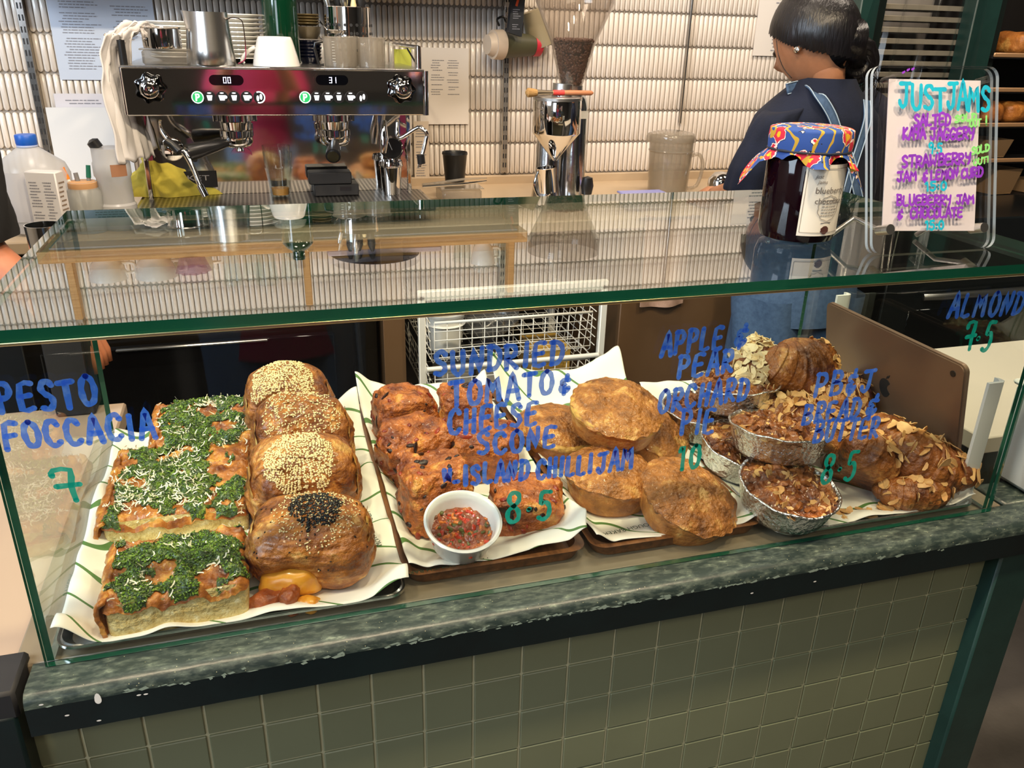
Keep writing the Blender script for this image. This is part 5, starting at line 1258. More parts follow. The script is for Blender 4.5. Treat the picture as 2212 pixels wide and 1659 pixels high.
# ================================================================== acrylic sign on the glass
s0, s1 = at(1885, 518, y=.05), at(2140, 522, y=.05); t0, t1 = at(1900, 140, y=.10), at(2157, 144, y=.10)
sg = thing('menu_sign', 'clear acrylic JUST JAMS price sign on steel easel pins standing on the glass top', 'sign', (.92, .06, ZT))
so = V((s0.x, .046, ZT+.001)); sx_ = V((1, 0, 0)); top = V((t0.x, t0.y, t0.z)); su = (top-so); shh = su.length; su = V((0, su.y, su.z)).normalized(); sn = sx_.cross(su)*-1
if sn.y > 0: sn = -sn
sn = su.cross(sx_); sn = sn if sn.y < 0 else -sn
sw_ = s1.x-s0.x+.004
Ms = Matrix(((sx_.x, su.x, -sn.x, so.x), (sx_.y, su.y, -sn.y, so.y), (sx_.z, su.z, -sn.z, so.z), (0, 0, 0, 1)))   # x right, y up, z away
def rrect(w, h, r, n=6):
    P = []
    for cx_, cy_, a in ((w-r, r, -PI/2), (w-r, h-r, 0), (r, h-r, PI/2), (r, r, PI)):
        for i in range(n+1): t = a+PI/2*i/n; P.append((cx_+r*math.cos(t), cy_+r*math.sin(t)))
    return P
acr_e = mat('acrylic_edge', 'cfdde4', .08, alpha=.55, coat=1)
for dz, nm in ((0, 'front_plate'), (.0075, 'back_plate')):
    mb = MB(); mb.prism(rrect(sw_, shh, .012), .004, Ms @ Matrix.Translation((0, 0, dz))); n_ = len(mb.f); mb.m = [0, 0]+[1]*(n_-2)
    mb.f = [f[::-1] for f in mb.f]
    mb.build(nm, [acryl, acr_e], sg, smooth=False)
MS3 = Ms.to_3x3()
def sp_(px, py):   # photo point on the sign plane
    d = Fw+Rt*((px-1106)/FPX)-Up*((py-829.5)/FPX); t = (so-CAM).dot(sn)/d.dot(sn); return CAM+d*t
pc = [sp_(1928, 168), sp_(2126, 172), sp_(2112, 498), sp_(1912, 498)]
MB().add([p-sn*.0045 for p in pc]+[p-sn*.0055 for p in pc], [(0, 3, 2, 1)[::-1], (4, 5, 6, 7)[::-1], (0, 1, 5, 4), (1, 2, 6, 5), (2, 3, 7, 6), (3, 0, 4, 7)]).build('paper_insert', mat('pale_pink_paper', 'efe6ec', .7), sg, smooth=False)
cy_m = mat('cyan_marker', '12b3cf', .5, c2='1f9cc0', ns=90); pu_m = mat('purple_marker', '8b38c2', .5, c2='7a2fae', ns=90); lg_m = mat('light_green_marker', '86d67a', .5, c2='7bc76f', ns=90)
def sline(txt, a, b, hpx, m, sw=.0026, gap=.1, jit=.05):
    A, B = sp_(*a), sp_(*b); xd = (B-A).normalized(); mb = MB()
    hh = (sp_(a[0], a[1]-hpx)-A).length
    strokes(mb, txt, A, xd, su, sn, hh, sw, gap, (B-A).length, jit, .0004); mb.build('lettering', m, sg, label='marker writing "%s"' % txt, smooth=False)
sline('JUST', (1942, 232), (2042, 240), 52, cy_m, .0044, .1); sline('JAMS', (2046, 236), (2138, 240), 54, cy_m, .0044, .1)
sline('SALTED', (1974, 272), (2052, 270), 24, pu_m, .003); sline('SOLD', (2062, 264), (2108, 258), 14, lg_m, .0026); sline('OUT', (2094, 274), (2118, 272), 14, lg_m, .002); sline('!', (2128, 270), (2134, 270), 18, lg_m, .0024)
sline('KAYA', (1950, 300), (1998, 300), 23, pu_m, .003); sline('JAGGERY', (2010, 302), (2104, 300), 24, pu_m, .003)
sline('9.5', (2005, 332), (2034, 332), 22, cy_m, .0026)
sline('STRAWBERRY', (1948, 362), (2096, 354), 24, pu_m, .003); sline('SOLD', (2098, 334), (2136, 326), 15, lg_m, .0024); sline('OUT!', (2102, 358), (2136, 350), 13, lg_m, .002)
sline('JAM', (1938, 392), (1980, 388), 20, pu_m, .0028); sline('&', (1992, 390), (2004, 390), 22, pu_m, .0026); sline('LEMON', (2010, 390), (2068, 384), 21, pu_m, .0028); sline('CURD', (2076, 384), (2122, 382), 20, pu_m, .0028)
sline('15:0', (1998, 412), (2044, 410), 18, cy_m, .0026)
sline('BLUEBERRY', (1937, 444), (2054, 442), 21, pu_m, .0028); sline('JAM', (2066, 440), (2104, 438), 19, pu_m, .0028)
sline('&', (1938, 473), (1950, 473), 20, pu_m, .0026); sline('CHOCOLATE', (1966, 471), (2078, 468), 21, pu_m, .0028)
sline('15:0', (1998, 496), (2038, 494), 18, cy_m, .0026)
for px, py in ((1952, 158), (1962, 152), (1972, 150)): sline('-', (px-3, py), (px+3, py-3), 8, pu_m, .0022)
for i, (px, py) in enumerate(((1918, 496), (2120, 492))):
    p = sp_(px, py); pin = MB().cyl(p+sn*.004, p-sn*.014, .0055, 20).build('standoff_pin', satin, sg)
    e = V((p.x-.035+.0*i, p.y+.055, ZT+.003)); MB().tube([p-sn*.012, V((p.x-.004, p.y+.05, p.z+.002)), e], .0028, 10).build('easel_leg', satin, sg)
for px, py in ((1926, 170), (2130, 172)):
    p = sp_(px, py); MB().cyl(p+sn*.003, p-sn*.013, .0038, 16).build('standoff_pin', acryl, sg)
# ================================================================== tablet inside the case, right
tl, tr_ = V((1.004, .304, .178)), V((1.006, .044, .183)); bl_, br_ = V((1.033, .304, .007)), V((1.036, .042, .007))
tb = thing('tablet', 'bronze backed tablet standing on edge at the right inside the display case', 'tablet', (1.02, .2, .0))
tx_ = (br_-bl_).normalized(); tu_ = ((tl+tr_)/2-(bl_+br_)/2); th_ = tu_.length; tu_.normalize(); tn_ = tx_.cross(tu_); tw_ = (br_-bl_).length
if tn_.x > 0: tn_ = -tn_
Mt = Matrix(((tx_.x, tu_.x, tn_.x, bl_.x), (tx_.y, tu_.y, tn_.y, bl_.y), (tx_.z, tu_.z, tn_.z, bl_.z), (0, 0, 0, 1)))
brz = mat('bronze_aluminium', '8f7460', .42, .6, c2='836a58', ns=6, nw=.4)
mb = MB(); mb.prism(rrect(tw_, th_, .010, 8), .005, Mt); mb.build('shell', brz, tb, ang=60)
mb = MB(); mb.prism(rrect(tw_-.004, th_-.004, .009, 8), .0016, Mt @ Matrix.Translation((.002, .002, .005))); mb.build('shell_back', brz, tb, ang=60)
mb = MB(); mb.prism(rrect(tw_-.006, th_-.006, .009, 8), .001, Mt @ Matrix.Translation((.003, .003, -.0012))); mb.build('screen', black, tb)
mb = MB(); mb.prism([(math.cos(a*PI/8)*.004, math.sin(a*PI/8)*.004) for a in range(16)], .001, Mt @ Matrix.Translation((tw_-.018, th_-.016, .0066))); mb.build('camera_lens', black, tb)
# dark fruit emblem, seen from the side
mb = MB(); em_ = []
for i in range(40):
    t = 2*PI*i/40; r = .0125*(1-.08*math.cos(2*t)+.10*math.sin(t)*abs(math.cos(t))); x = r*math.cos(t)*.92; y = r*math.sin(t)
    if x > .0082 and abs(y-.002) < .006: x = .0082-.0045*(1-((y-.002)/.006)**2)
    em_.append((x, y))
mb.prism(em_, .0006, Mt @ Matrix.Translation((tw_*.50, th_*.52, .0066))); mb.prism([(.001, .014), (.006, .017), (.008, .022), (.003, .019)], .0006, Mt @ Matrix.Translation((tw_*.50, th_*.52, .0066))); mb.build('emblem', blackm, tb)
wst = thing('tablet_stand', 'white plastic bookend clips holding the tablet upright', 'stand', (1.035, .2, 0))
for (yy, zz, hh_) in ((.306, .09, .185), (.020, .085, .165)):
    mb = MB(); P = [(0, 0), (.020, 0), (.026, .004), (.026, .012), (.022, .015), (.022, .010), (.018, .004), (0, .004)]
    mb.prism(P, hh_, Matrix.Translation((1.0165, yy, .001)) @ Matrix.Rotation(0, 4, 'Z')); mb.build('clip', whitep, wst)
MB().box((1.030, .165, .003), (.02, .25, .004), b=.001).build('base', whitep, wst)
# ================================================================== right of the case
sd_ = thing('side_table', 'pale table top with white boxes just right of the display case', 'table', (1.6, .36, ZF))
MB().box((1.66, .36, -.03), (.86, .34, .03), b=.003).build('table_top', mat('pale_top', 'cfc8ba', .5), sd_)
for x in (1.3, 2.0):
    for y in (.24, .48): MB().box((x, y, (ZF-.045)/2), (.04, .04, -.045-ZF)).build('leg', green_metal, sd_)
wb = thing('white_bin', 'white plastic box standing on the ledge outside the right glass pane', 'bin', (1.18, .04, 0))
MB().box((1.185, .040, .067), (.125, .076, .134), b=.008).build('bin_body', mat('bin_white', 'd5d9da', .45), wb)
MB().box((1.185, .040, .136), (.130, .078, .007), b=.003).build('bin_rim', whitep, wb)
dk = thing('dark_oven', 'dark glossy oven bay behind the right end of the case', 'oven', (1.75, 1.2, ZF))
MB().box((2.2, 1.20, -.42), (.84, .28, 1.05), b=.004).build('oven_body', mat('oven_black', '14181a', .18), dk)
MB().tube([(1.9, 1.05, -.10), (1.94, 1.03, -.095), (2.3, 1.03, -.095), (2.34, 1.05, -.10)], .010, 12).build('handle', satin, dk)
MB().box((2.12, 1.062, -.22), (.5, .008, .16), b=.002).build('window', mat('oven_window', '0a0d0f', .06), dk)
# green frame posts, rack of trays and plastic curtain
RX = at(2165, 0, y=1.40).x
fp = thing('rack_frame', 'dark green steel rack frame at the right with trays behind plastic', 'rack', (2.0, 1.45, ZF))
for i, (xa, xb_, yy) in enumerate(((at(1860, 0, y=1.40).x, at(1900, 0, y=1.40).x, 1.42), (at(2110, 0, y=1.40).x, at(2165, 0, y=1.40).x, 1.42))):
    MB().box(((xa+xb_)/2, yy, (.95+ZF)/2), (xb_-xa, .05, .95-ZF), b=.003).build('post', green_metal, fp)
    MB().box((xb_+.025, yy+.03, (.95+ZF)/2), (.045, .05, .95-ZF), b=.003).build('post_flange', mat('post_dark', '16211f', .4), fp)
tray_p = mat('rack_tray_front', 'b0a592', .42, .3, c2='9a907e', ns=5)
for k in range(19):
    z = .618-.0295*k*1.0
    t = thing('baking_tray', 'pale baking tray, %s from the top of the rack behind the plastic curtain' % (['first', 'second', 'third', 'fourth', 'fifth', 'sixth', 'seventh', 'eighth', 'ninth', 'tenth', 'eleventh', 'twelfth', 'thirteenth', 'fourteenth', 'fifteenth', 'sixteenth', 'seventeenth', 'eighteenth', 'nineteenth'][k]), 'tray', (2.03, 1.5, z), 'trays in the curtained rack')
    MB().box((2.03, 1.447, z), (.36, .004, .014), b=.001).build('front_rim', tray_p, t)
    MB().box((2.03, 1.53, z-.005), (.36, .16, .003)).build('tray_floor', mat('tray_dark', '55504a', .5, .4), t)
def curt(u, v): x = 1.83+.38*u+.0; y = 1.40+.016*math.sin(u*15+v*3)*(.5+.5*v)+.005*math.sin(u*34+v*8); return (x+.02*(v-.5)*math.sin(u*8), y-.03*v, .95-.82*v)
cu_ = MB().grid(curt, 120, 40).build('plastic_curtain', glass('curtain_film', (.93, .94, .94), rough=.07, ior=1.5, mult=1.6), fp, ang=180)
# open bread rack at the far right
br = thing('bread_rack', 'dark rack with wooden edged shelves of bread at the far right', 'rack', (2.55, 1.4, ZF))
MB().box((2.75, 1.615, 0), (1.0, .03, 1.9)).build('back_panel', mat('rack_back', '14100e', .6), br)
she = mat('shelf_edge', 'b98f66', .35, .3)
zs = [.50, .405, .305, .200, .085, -.04]
for z in zs:
    MB().box((2.74, 1.50, z-.006), (.9, .2, .008)).build('shelf', blackm, br)
    MB().box((2.74, 1.397, z), (.9, .006, .012), b=.002).build('shelf_edge', she, br)
loaf_m = mat('loaf_crust', 'b8722f', .5, c2='6e3a16', ns=22, c3='e0a85a', bump=.4, bs=60)
for i, (x, z, lab) in enumerate(((2.36, .305, 'golden loaf, left one on the second rack shelf at far right'), (2.45, .305, 'golden loaf, second one on the second rack shelf at far right'), (2.54, .305, 'golden loaf, third one on the second rack shelf at far right'), (2.43, .50, 'golden loaf on the top rack shelf at far right'))):
    t = thing('bread_loaf', lab, 'bread', (x, 1.47, z-.002), 'loaves on the far rack')
    def lf_(u, v):
        a = 2*PI*u; b = -PI/2+PI*v; q = V((spow(math.cos(b), .6)*spow(math.cos(a), .6)*.043, spow(math.cos(b), .6)*spow(math.sin(a), .6)*.07, (spow(math.sin(b), .6)+1)*.033)); return V((x, 1.47, z-.002))+q*(1+.08*nz(q, 40, i))
    MB().grid(lf_, 32, 20, cu=True).build('crust', loaf_m, t, ang=180)
kraft = mat('kraft_card', 'b08d66', .7)
for i, (x, z, w_, h_) in enumerate(((2.44, .200, .13, .055), (2.50, .085, .14, .08), (2.64, .085, .10, .04))):
    t = thing('kraft_tray', ['open kraft paper tray on the third rack shelf', 'large open kraft paper box on the fourth rack shelf', 'small kraft lid leaning on the fourth rack shelf'][i], 'box', (x, 1.4, z), 'kraft boxes on the far rack')
    MB().open_lathe([(w_*.42, .0), (w_*.55, h_), (w_*.54, h_), (w_*.41, .002)], 4, Matrix.Translation((x, 1.49, z)) @ Matrix.Rotation(PI/4+.1, 4, 'Z')).build('tray_walls', kraft, t)
    MB().box((x, 1.49, z+.002), (w_*.58, w_*.58, .003)).build('tray_base', kraft, t)
# left of the case
lt = thing('side_counter', 'beige counter section left of the display case', 'counter', (-.35, .3, ZF))
MB().box((-.326, .33, -.035), (.628, .60, .03), b=.003).build('counter_top', mat('beige_top', 'b59d88', .5), lt)
MB().box((-.37, .33, (ZF-.05)/2), (.50, .56, -.05-ZF)).build('counter_carcass', blackm, lt)
# ================================================================== trays and liners
def liner_mat():
    k = mat('printed_liner_paper', 'f3efe4', .6); nt = k.node_tree; N = nt.nodes; L = nt.links
    tc_ = N.new('ShaderNodeTexCoord'); sp = N.new('ShaderNodeSeparateXYZ'); L.new(tc_.outputs['Object'], sp.inputs[0])
    def mth(op, a, b=None, c=None):
        m = N.new('ShaderNodeMath'); m.operation = op
        for i, x in enumerate((a, b, c)):
            if x is None: continue
            if isinstance(x, (int, float)): m.inputs[i].default_value = x
            else: L.new(x, m.inputs[i])
        return m.outputs[0]
    X, Y = sp.outputs[0], sp.outputs[1]
    w1 = mth('MULTIPLY', mth('SINE', mth('MULTIPLY_ADD', X, 62, mth('MULTIPLY', Y, 22))), .013)
    w2 = mth('MULTIPLY', mth('SINE', mth('MULTIPLY_ADD', Y, 95, 1.0)), .005)
    f = mth('FRACT', mth('DIVIDE', mth('ADD', mth('ADD', mth('MULTIPLY_ADD', X, .45, Y), w1), w2), .052))
    cr = N.new('ShaderNodeValToRGB'); e = cr.color_ramp.elements; e[0].position = .905; e[0].color = lin('f3efe4'); e[1].position = .912; e[1].color = lin('587f42'); L.new(f, cr.inputs[0])
    L.new(cr.outputs[0], N['Principled BSDF'].inputs['Base Color'])
    N['Principled BSDF'].inputs['Subsurface Weight'].default_value = 0
    return k
liner = liner_mat(); ink_g = mat('dark_green_ink', '24402c', .7)
def tray(nm, lab, x0, x1, y0, y1, m, h, wall=.006, flare=.006, r=.018):
    t = thing(nm, lab, 'tray', ((x0+x1)/2, (y0+y1)/2, 0)); c = V(((x0+x1)/2, (y0+y1)/2, -.002))
    def rr(off, z, n=6):
        w_, d_ = (x1-x0)/2+off, (y1-y0)/2+off; P = []
        for sx, sy, a in ((1, -1, -PI/2), (1, 1, 0), (-1, 1, PI/2), (-1, -1, PI)):
            for i in range(n+1): q = a+PI/2*i/n; P.append(c+V((sx*(w_-r)+r*math.cos(q), sy*(d_-r)+r*math.sin(q), z)))
        return P
    rings = [rr(-flare, 0), rr(0, h), rr(.002, h+.001), rr(.002, h-.002) if wall < .003 else rr(.0, h+.001), rr(-.0015 if wall < .003 else -wall, h+.0005), rr(-flare-wall, .003)]
    mb = MB(); n = len(rings[0]); vs = [p for g in rings for p in g]; fs = [(j*n+i, j*n+(i+1) % n, (j+1)*n+(i+1) % n, (j+1)*n+i) for j in range(len(rings)-1) for i in range(n)]
    k1, k2 = len(rings)//2, 0
    mb.add(vs, fs); mb.build('rim', m, t, ang=50)
    mb = MB(); a, b = rr(-flare-wall+.0015, .0032), rr(-flare-wall+.0015, .0004); mb.add(a+b, [tuple(range(n)), tuple(range(n, 2*n))[::-1]]+[(i, n+i, n+(i+1) % n, (i+1) % n) for i in range(n)]); mb.build('tray_base', m, t)
    return t
tray('sheet_tray', 'steel sheet tray under the focaccia and savoury croissants', .008, .325, .011, .430, steel, .011, .002, .006)
tray('wooden_tray', 'dark wooden tray holding the scones and chilli jam', .330, .528, .033, .47, wood_d, .014, .006, .005)
tray('wooden_tray', 'dark wooden tray holding the sugared pies', .537, .748, .030, .47, wood_d, .014, .006, .005)
tray('sheet_tray', 'steel sheet tray under the foil puddings and almond croissants', .757, 1.036, .010, .40, steel, .010, .002, .006)
def sst(a, b, x): t = max(0, min(1, (x-a)/(b-a))); return t*t*(3-2*t)
def lin_paper(lab, x0, x1, y0, y1, lifts, corners=(), seed=0, z0=.0028):
    """lifts: left, right, front, back; corners: (u, v, radius, height, inward)"""
    Lf, Rf, Ff, Bf = lifts
    def fn(u, v):
        x, y = x0+(x1-x0)*u, y0+(y1-y0)*v
        z = z0+Lf*sst(.12, 0, u)+Rf*sst(.88, 1, u)+Ff*sst(.09, 0, v)+Bf*sst(.90, 1, v)
        e = max(sst(.14, 0, u), sst(.86, 1, u), sst(.10, 0, v), sst(.9, 1, v))
        z += e*.006*(1+nz((x, y, seed), 30))*(.6+.4*math.sin(x*60+y*50+seed))
        for (cu, cv, r, h, inw) in corners:
            d = math.hypot((u-cu)*(x1-x0), (v-cv)*(y1-y0))/r
            if d < 1: k = (1-d)**2*(1+2*d)*(1 if cv else .3+.7*sst(0, .05, v)); z += h*k; x += inw[0]*k; y += inw[1]*k
        return V((x, y, z))
    o = MB().sheet(fn, 90, 100, .0004).build('paper_liner', liner, ang=180, org=((x0+x1)/2, (y0+y1)/2, z0))
    tag(o, lab, 'paper', 'printed paper liners'); return o, fn
o1, f1 = lin_paper('printed green-lined paper under the focaccia and savoury croissants', .006, .327, .008, .43, (.012, .012, .006, .012), ((0, 0, .05, .018, (.006, .003)), (1, 0, .05, .018, (.004, 0)), (.0, .55, .1, .008, (0, 0)), (1, 1, .06, .03, (0, 0))), 1)
o2, f2 = lin_paper('printed green-lined paper under the scones', .333, .526, .037, .465, (.012, .016, .010, .028), ((1, 0, .13, .026, (.008, -.002)), (0, 1, .08, .018, (-.004, 0)), (.35, 0, .05, -.004, (0, 0))), 2)
o3, f3 = lin_paper('printed green-lined paper under the sugared pies', .539, .746, .034, .465, (.016, .008, .008, .030), ((1, 0, .05, .012, (-.002, -.002)), (0, 1, .10, .03, (-.008, 0)), (1, 1, .10, .025, (0, 0))), 3)
o4, f4 = lin_paper('printed green-lined paper under the almond croissants', .752, 1.034, .012, .39, (.004, .008, .003, .03), ((0, 0, .03, .008, (-.002, -.002)), (1, 0, .05, .012, (0.0, 0))), 4)
def paper_text(s, px, py, size, ang, o, z=.0045):
    p = at(px, py, z=z); xd = V((math.cos(ang), math.sin(ang), 0)); up = V((-math.sin(ang), math.cos(ang), 0))
    cu = font_text(s, size, p, xd, up, V((0, 0, 1)), 'printed_lettering', ink_g, o, align='CENTER'); return cu
paper_text('MOTHER DOUGH BAKERY', 1385, 1133, .0095, PI+.10, o3, .0065)
paper_text('MOTHER DOUGH BAKERY', 955, 1222, .0085, PI+.04, o2, .013)
paper_text('BAKERY', 160, 1262, .010, PI*.5+.0, o1, .016)
paper_text('MOTHER DOUGH', 812, 1140, .009, PI*.5+.05, o1, .012)
for i, (px, py) in enumerate(((1105, 842),)):
    p = f3(.03, .985); MB().box(p+V((0, -.001, .001)), (.006, .005, .0006)).build('printed_square', mat('liner_green', '5f8748', .6), o3)
# ================================================================== food materials
def pastry(name, c, dark, light, ns=22, lam=0, lamdir=(1, 1, 1), bump=.5, bs=90, rough=.42, coat=.15, nb=.5, nw=.17):
    k = mat(name, c, rough, c2=dark, ns=ns, c3=light, bump=bump, bs=bs, coat=coat, nb=nb, nw=nw)
    if lam:
        nt = k.node_tree; N = nt.nodes; L = nt.links; b = N['Principled BSDF']
        tc_ = N.new('ShaderNodeTexCoord'); mp = N.new('ShaderNodeMapping'); mp.inputs['Scale'].default_value = lamdir; L.new(tc_.outputs['Object'], mp.inputs[0])
        w_ = N.new('ShaderNodeTexNoise'); w_.inputs['Scale'].default_value = lam; w_.inputs['Detail'].default_value = 5; L.new(mp.outputs[0], w_.inputs['Vector'])
        old = b.inputs['Base Color'].links[0].from_socket; mx = N.new('ShaderNodeMix'); mx.data_type = 'RGBA'; mx.blend_type = 'MULTIPLY'
        cr = N.new('ShaderNodeValToRGB'); cr.color_ramp.elements[0].position = .38; cr.color_ramp.elements[0].color = lin('8a5836'); cr.color_ramp.elements[1].position = .56; cr.color_ramp.elements[1].color = (1, 1, 1, 1)
        L.new(w_.outputs[0], cr.inputs[0]); mx.inputs[0].default_value = .5; L.new(old, mx.inputs[6]); L.new(cr.outputs[0], mx.inputs[7]); L.new(mx.outputs[2], b.inputs['Base Color'])
        bp = [n for n in N if n.type == 'BUMP'][0]; b2 = N.new('ShaderNodeBump'); b2.inputs['Strength'].default_value = .7; b2.inputs['Distance'].default_value = .0012
        L.new(w_.outputs[0], b2.inputs['Height']); L.new(bp.outputs[0], b2.inputs['Normal']); L.new(b2.outputs[0], b.inputs['Normal'])
    return k
crois_m = pastry('croissant_crust', 'ab672d', '5f2d11', 'd69d57', 26, 30, (1, 1, 7), bump=1.0)
sav_m = pastry('savoury_crust', 'c07830', '72390f', 'eab465', 30, 30, (.8, 3, 7), coat=.3, bump=1.2, nw=.15)
lay_m = pastry('pastry_layers', 'e0b25c', 'b77a30', 'f0d48c', 40, 60, (1, 1, 6), rough=.55, coat=0)
scone_m = pastry('scone_crust', 'c06a2b', '733418', 'e09a4a', 42, bump=1.6, bs=70, rough=.45, nb=.5, nw=.14, coat=.25)
pie_m = pastry('pie_crust', 'c07c38', '824a20', 'deaa62', 34, bump=.8, bs=130, rough=.5, nb=.48)
sug_m = pastry('sugared_lid', 'b97535', '70401b', 'e2ab62', 46, bump=1.5, bs=240, rough=.4, coat=.2, nb=.48)
pud_m = pastry('pudding_top', '9a5726', '4a200e', 'cf8a42', 60, bump=1.5, bs=90, rough=.3, coat=.45, nb=.5, nw=.15)
crumb_m = pastry('bread_crumb', 'e6cf8f', 'c9a75c', 'f2e3b4', 90, bump=1.6, bs=200, rough=.8, coat=0)
alm_m = mat('almond_flake', 'e6b878', .45, c2='b9783a', ns=70, nw=.3, sss=.1)
alm_l = mat('pale_almond_flake', 'f2ddb0', .5, c2='dcb87a', ns=70, nw=.3)
foil = mat('aluminium_foil', (.83, .83, .84), .2, 1, bump=1.0, bs=150)
def blob(nm, e1, e2, S, m, parent, amp=.08, ns=30, seed=0, nu=48, nv=32, fn=None, flat=None, M=None):
    """superellipsoid with noise, base at local z = 0"""
    mb = MB()
    def g(u, v):
        a = 2*PI*u-PI; b = -PI/2+PI*v; cb = spow(math.cos(b), e1)
        q = V((cb*spow(math.cos(a), e2)*S[0], cb*spow(math.sin(a), e2)*S[1], spow(math.sin(b), e1)*S[2]))
        d = 1+amp*(fbm(q, ns, seed)); q = V((q.x*d, q.y*d, q.z*d))
        if fn: q = fn(q, a, b)
        if flat is not None: q.z = max(q.z, -S[2]*flat)
        return q+V((0, 0, S[2]*(flat if flat is not None else 1)))
    mb.grid(g, nu, nv, cu=True, M=M)
    mb.f.append(tuple(range(nu))[::-1]); mb.m.append(0)
    return mb.build(nm, m, parent, ang=180, local=True)
def samples(o, n, pred=None, seed=0):
    rnd = random.Random(seed); me = o.data; P = []; Wt = []
    for p in me.polygons:
        if pred is None or pred(p.center, p.normal): P.append(p); Wt.append(p.area)
    out = []
    for p in rnd.choices(P, Wt, k=n) if P else []:
        vs = [me.vertices[i].co for i in p.vertices]; ws = [rnd.random() for _ in vs]; s = sum(ws)
        out.append((sum((v*w_ for v, w_ in zip(vs, ws)), V((0, 0, 0)))/s, p.normal.copy(), rnd))
    return out
def frame(c, n, rnd, tilt=.25):
    n = (n+V((rnd.uniform(-tilt, tilt), rnd.uniform(-tilt, tilt), rnd.uniform(-tilt, tilt)))).normalized()
    return Matrix.Translation(c) @ n.to_track_quat('Z', 'Y').to_matrix().to_4x4() @ Matrix.Rotation(rnd.uniform(0, 2*PI), 4, 'Z')
def flakes(o, n, m, pred=None, seed=0, size=.0075, tilt=.5, nm='almond_flakes', par=None):
    mb = MB()
    for c, nn, rnd in samples(o, n, pred, seed):
        M_ = frame(c+nn*.0012, nn, rnd, tilt); s = size*rnd.uniform(.65, 1.15); k = rnd.uniform(.5, .75); bend = rnd.uniform(-.3, .3)
        P = [(s*math.cos(t*PI/4), s*k*math.sin(t*PI/4)) for t in range(8)]; cut = rnd.random() < .35
        if cut: P = [(x, max(y, -s*.1)) for x, y in P]
        th = .0009; vs = [(x, y, bend*x*x/s+th) for x, y in P]+[(x, y, bend*x*x/s) for x, y in P]
        mb.add(vs, [tuple(range(8)), tuple(range(8, 16))[::-1]]+[(i, 8+i, 8+(i+1) % 8, (i+1) % 8) for i in range(8)], M_)
    return mb.build(nm, m, par or o, ang=30, local=True, kind='stuff')
def seeds(o, n, m, pred, seed=0, s=.0021, nm='sesame_seeds'):
    mb = MB()
    for c, nn, rnd in samples(o, n, pred, seed):
        M_ = frame(c+nn*.0003, nn, rnd, .35); k = s*rnd.uniform(.85, 1.15)
        mb.add([(k, 0, .0002), (0, k*.55, 0), (-k*.8, 0, .0002), (0, -k*.55, 0), (0, 0, k*.5), (0, 0, -k*.3)], [(0, 1, 4), (1, 2, 4), (2, 3, 4), (3, 0, 4), (1, 0, 5), (2, 1, 5), (3, 2, 5), (0, 3, 5)], M_)
    return mb.build(nm, m, o, ang=180, local=True, kind='stuff')
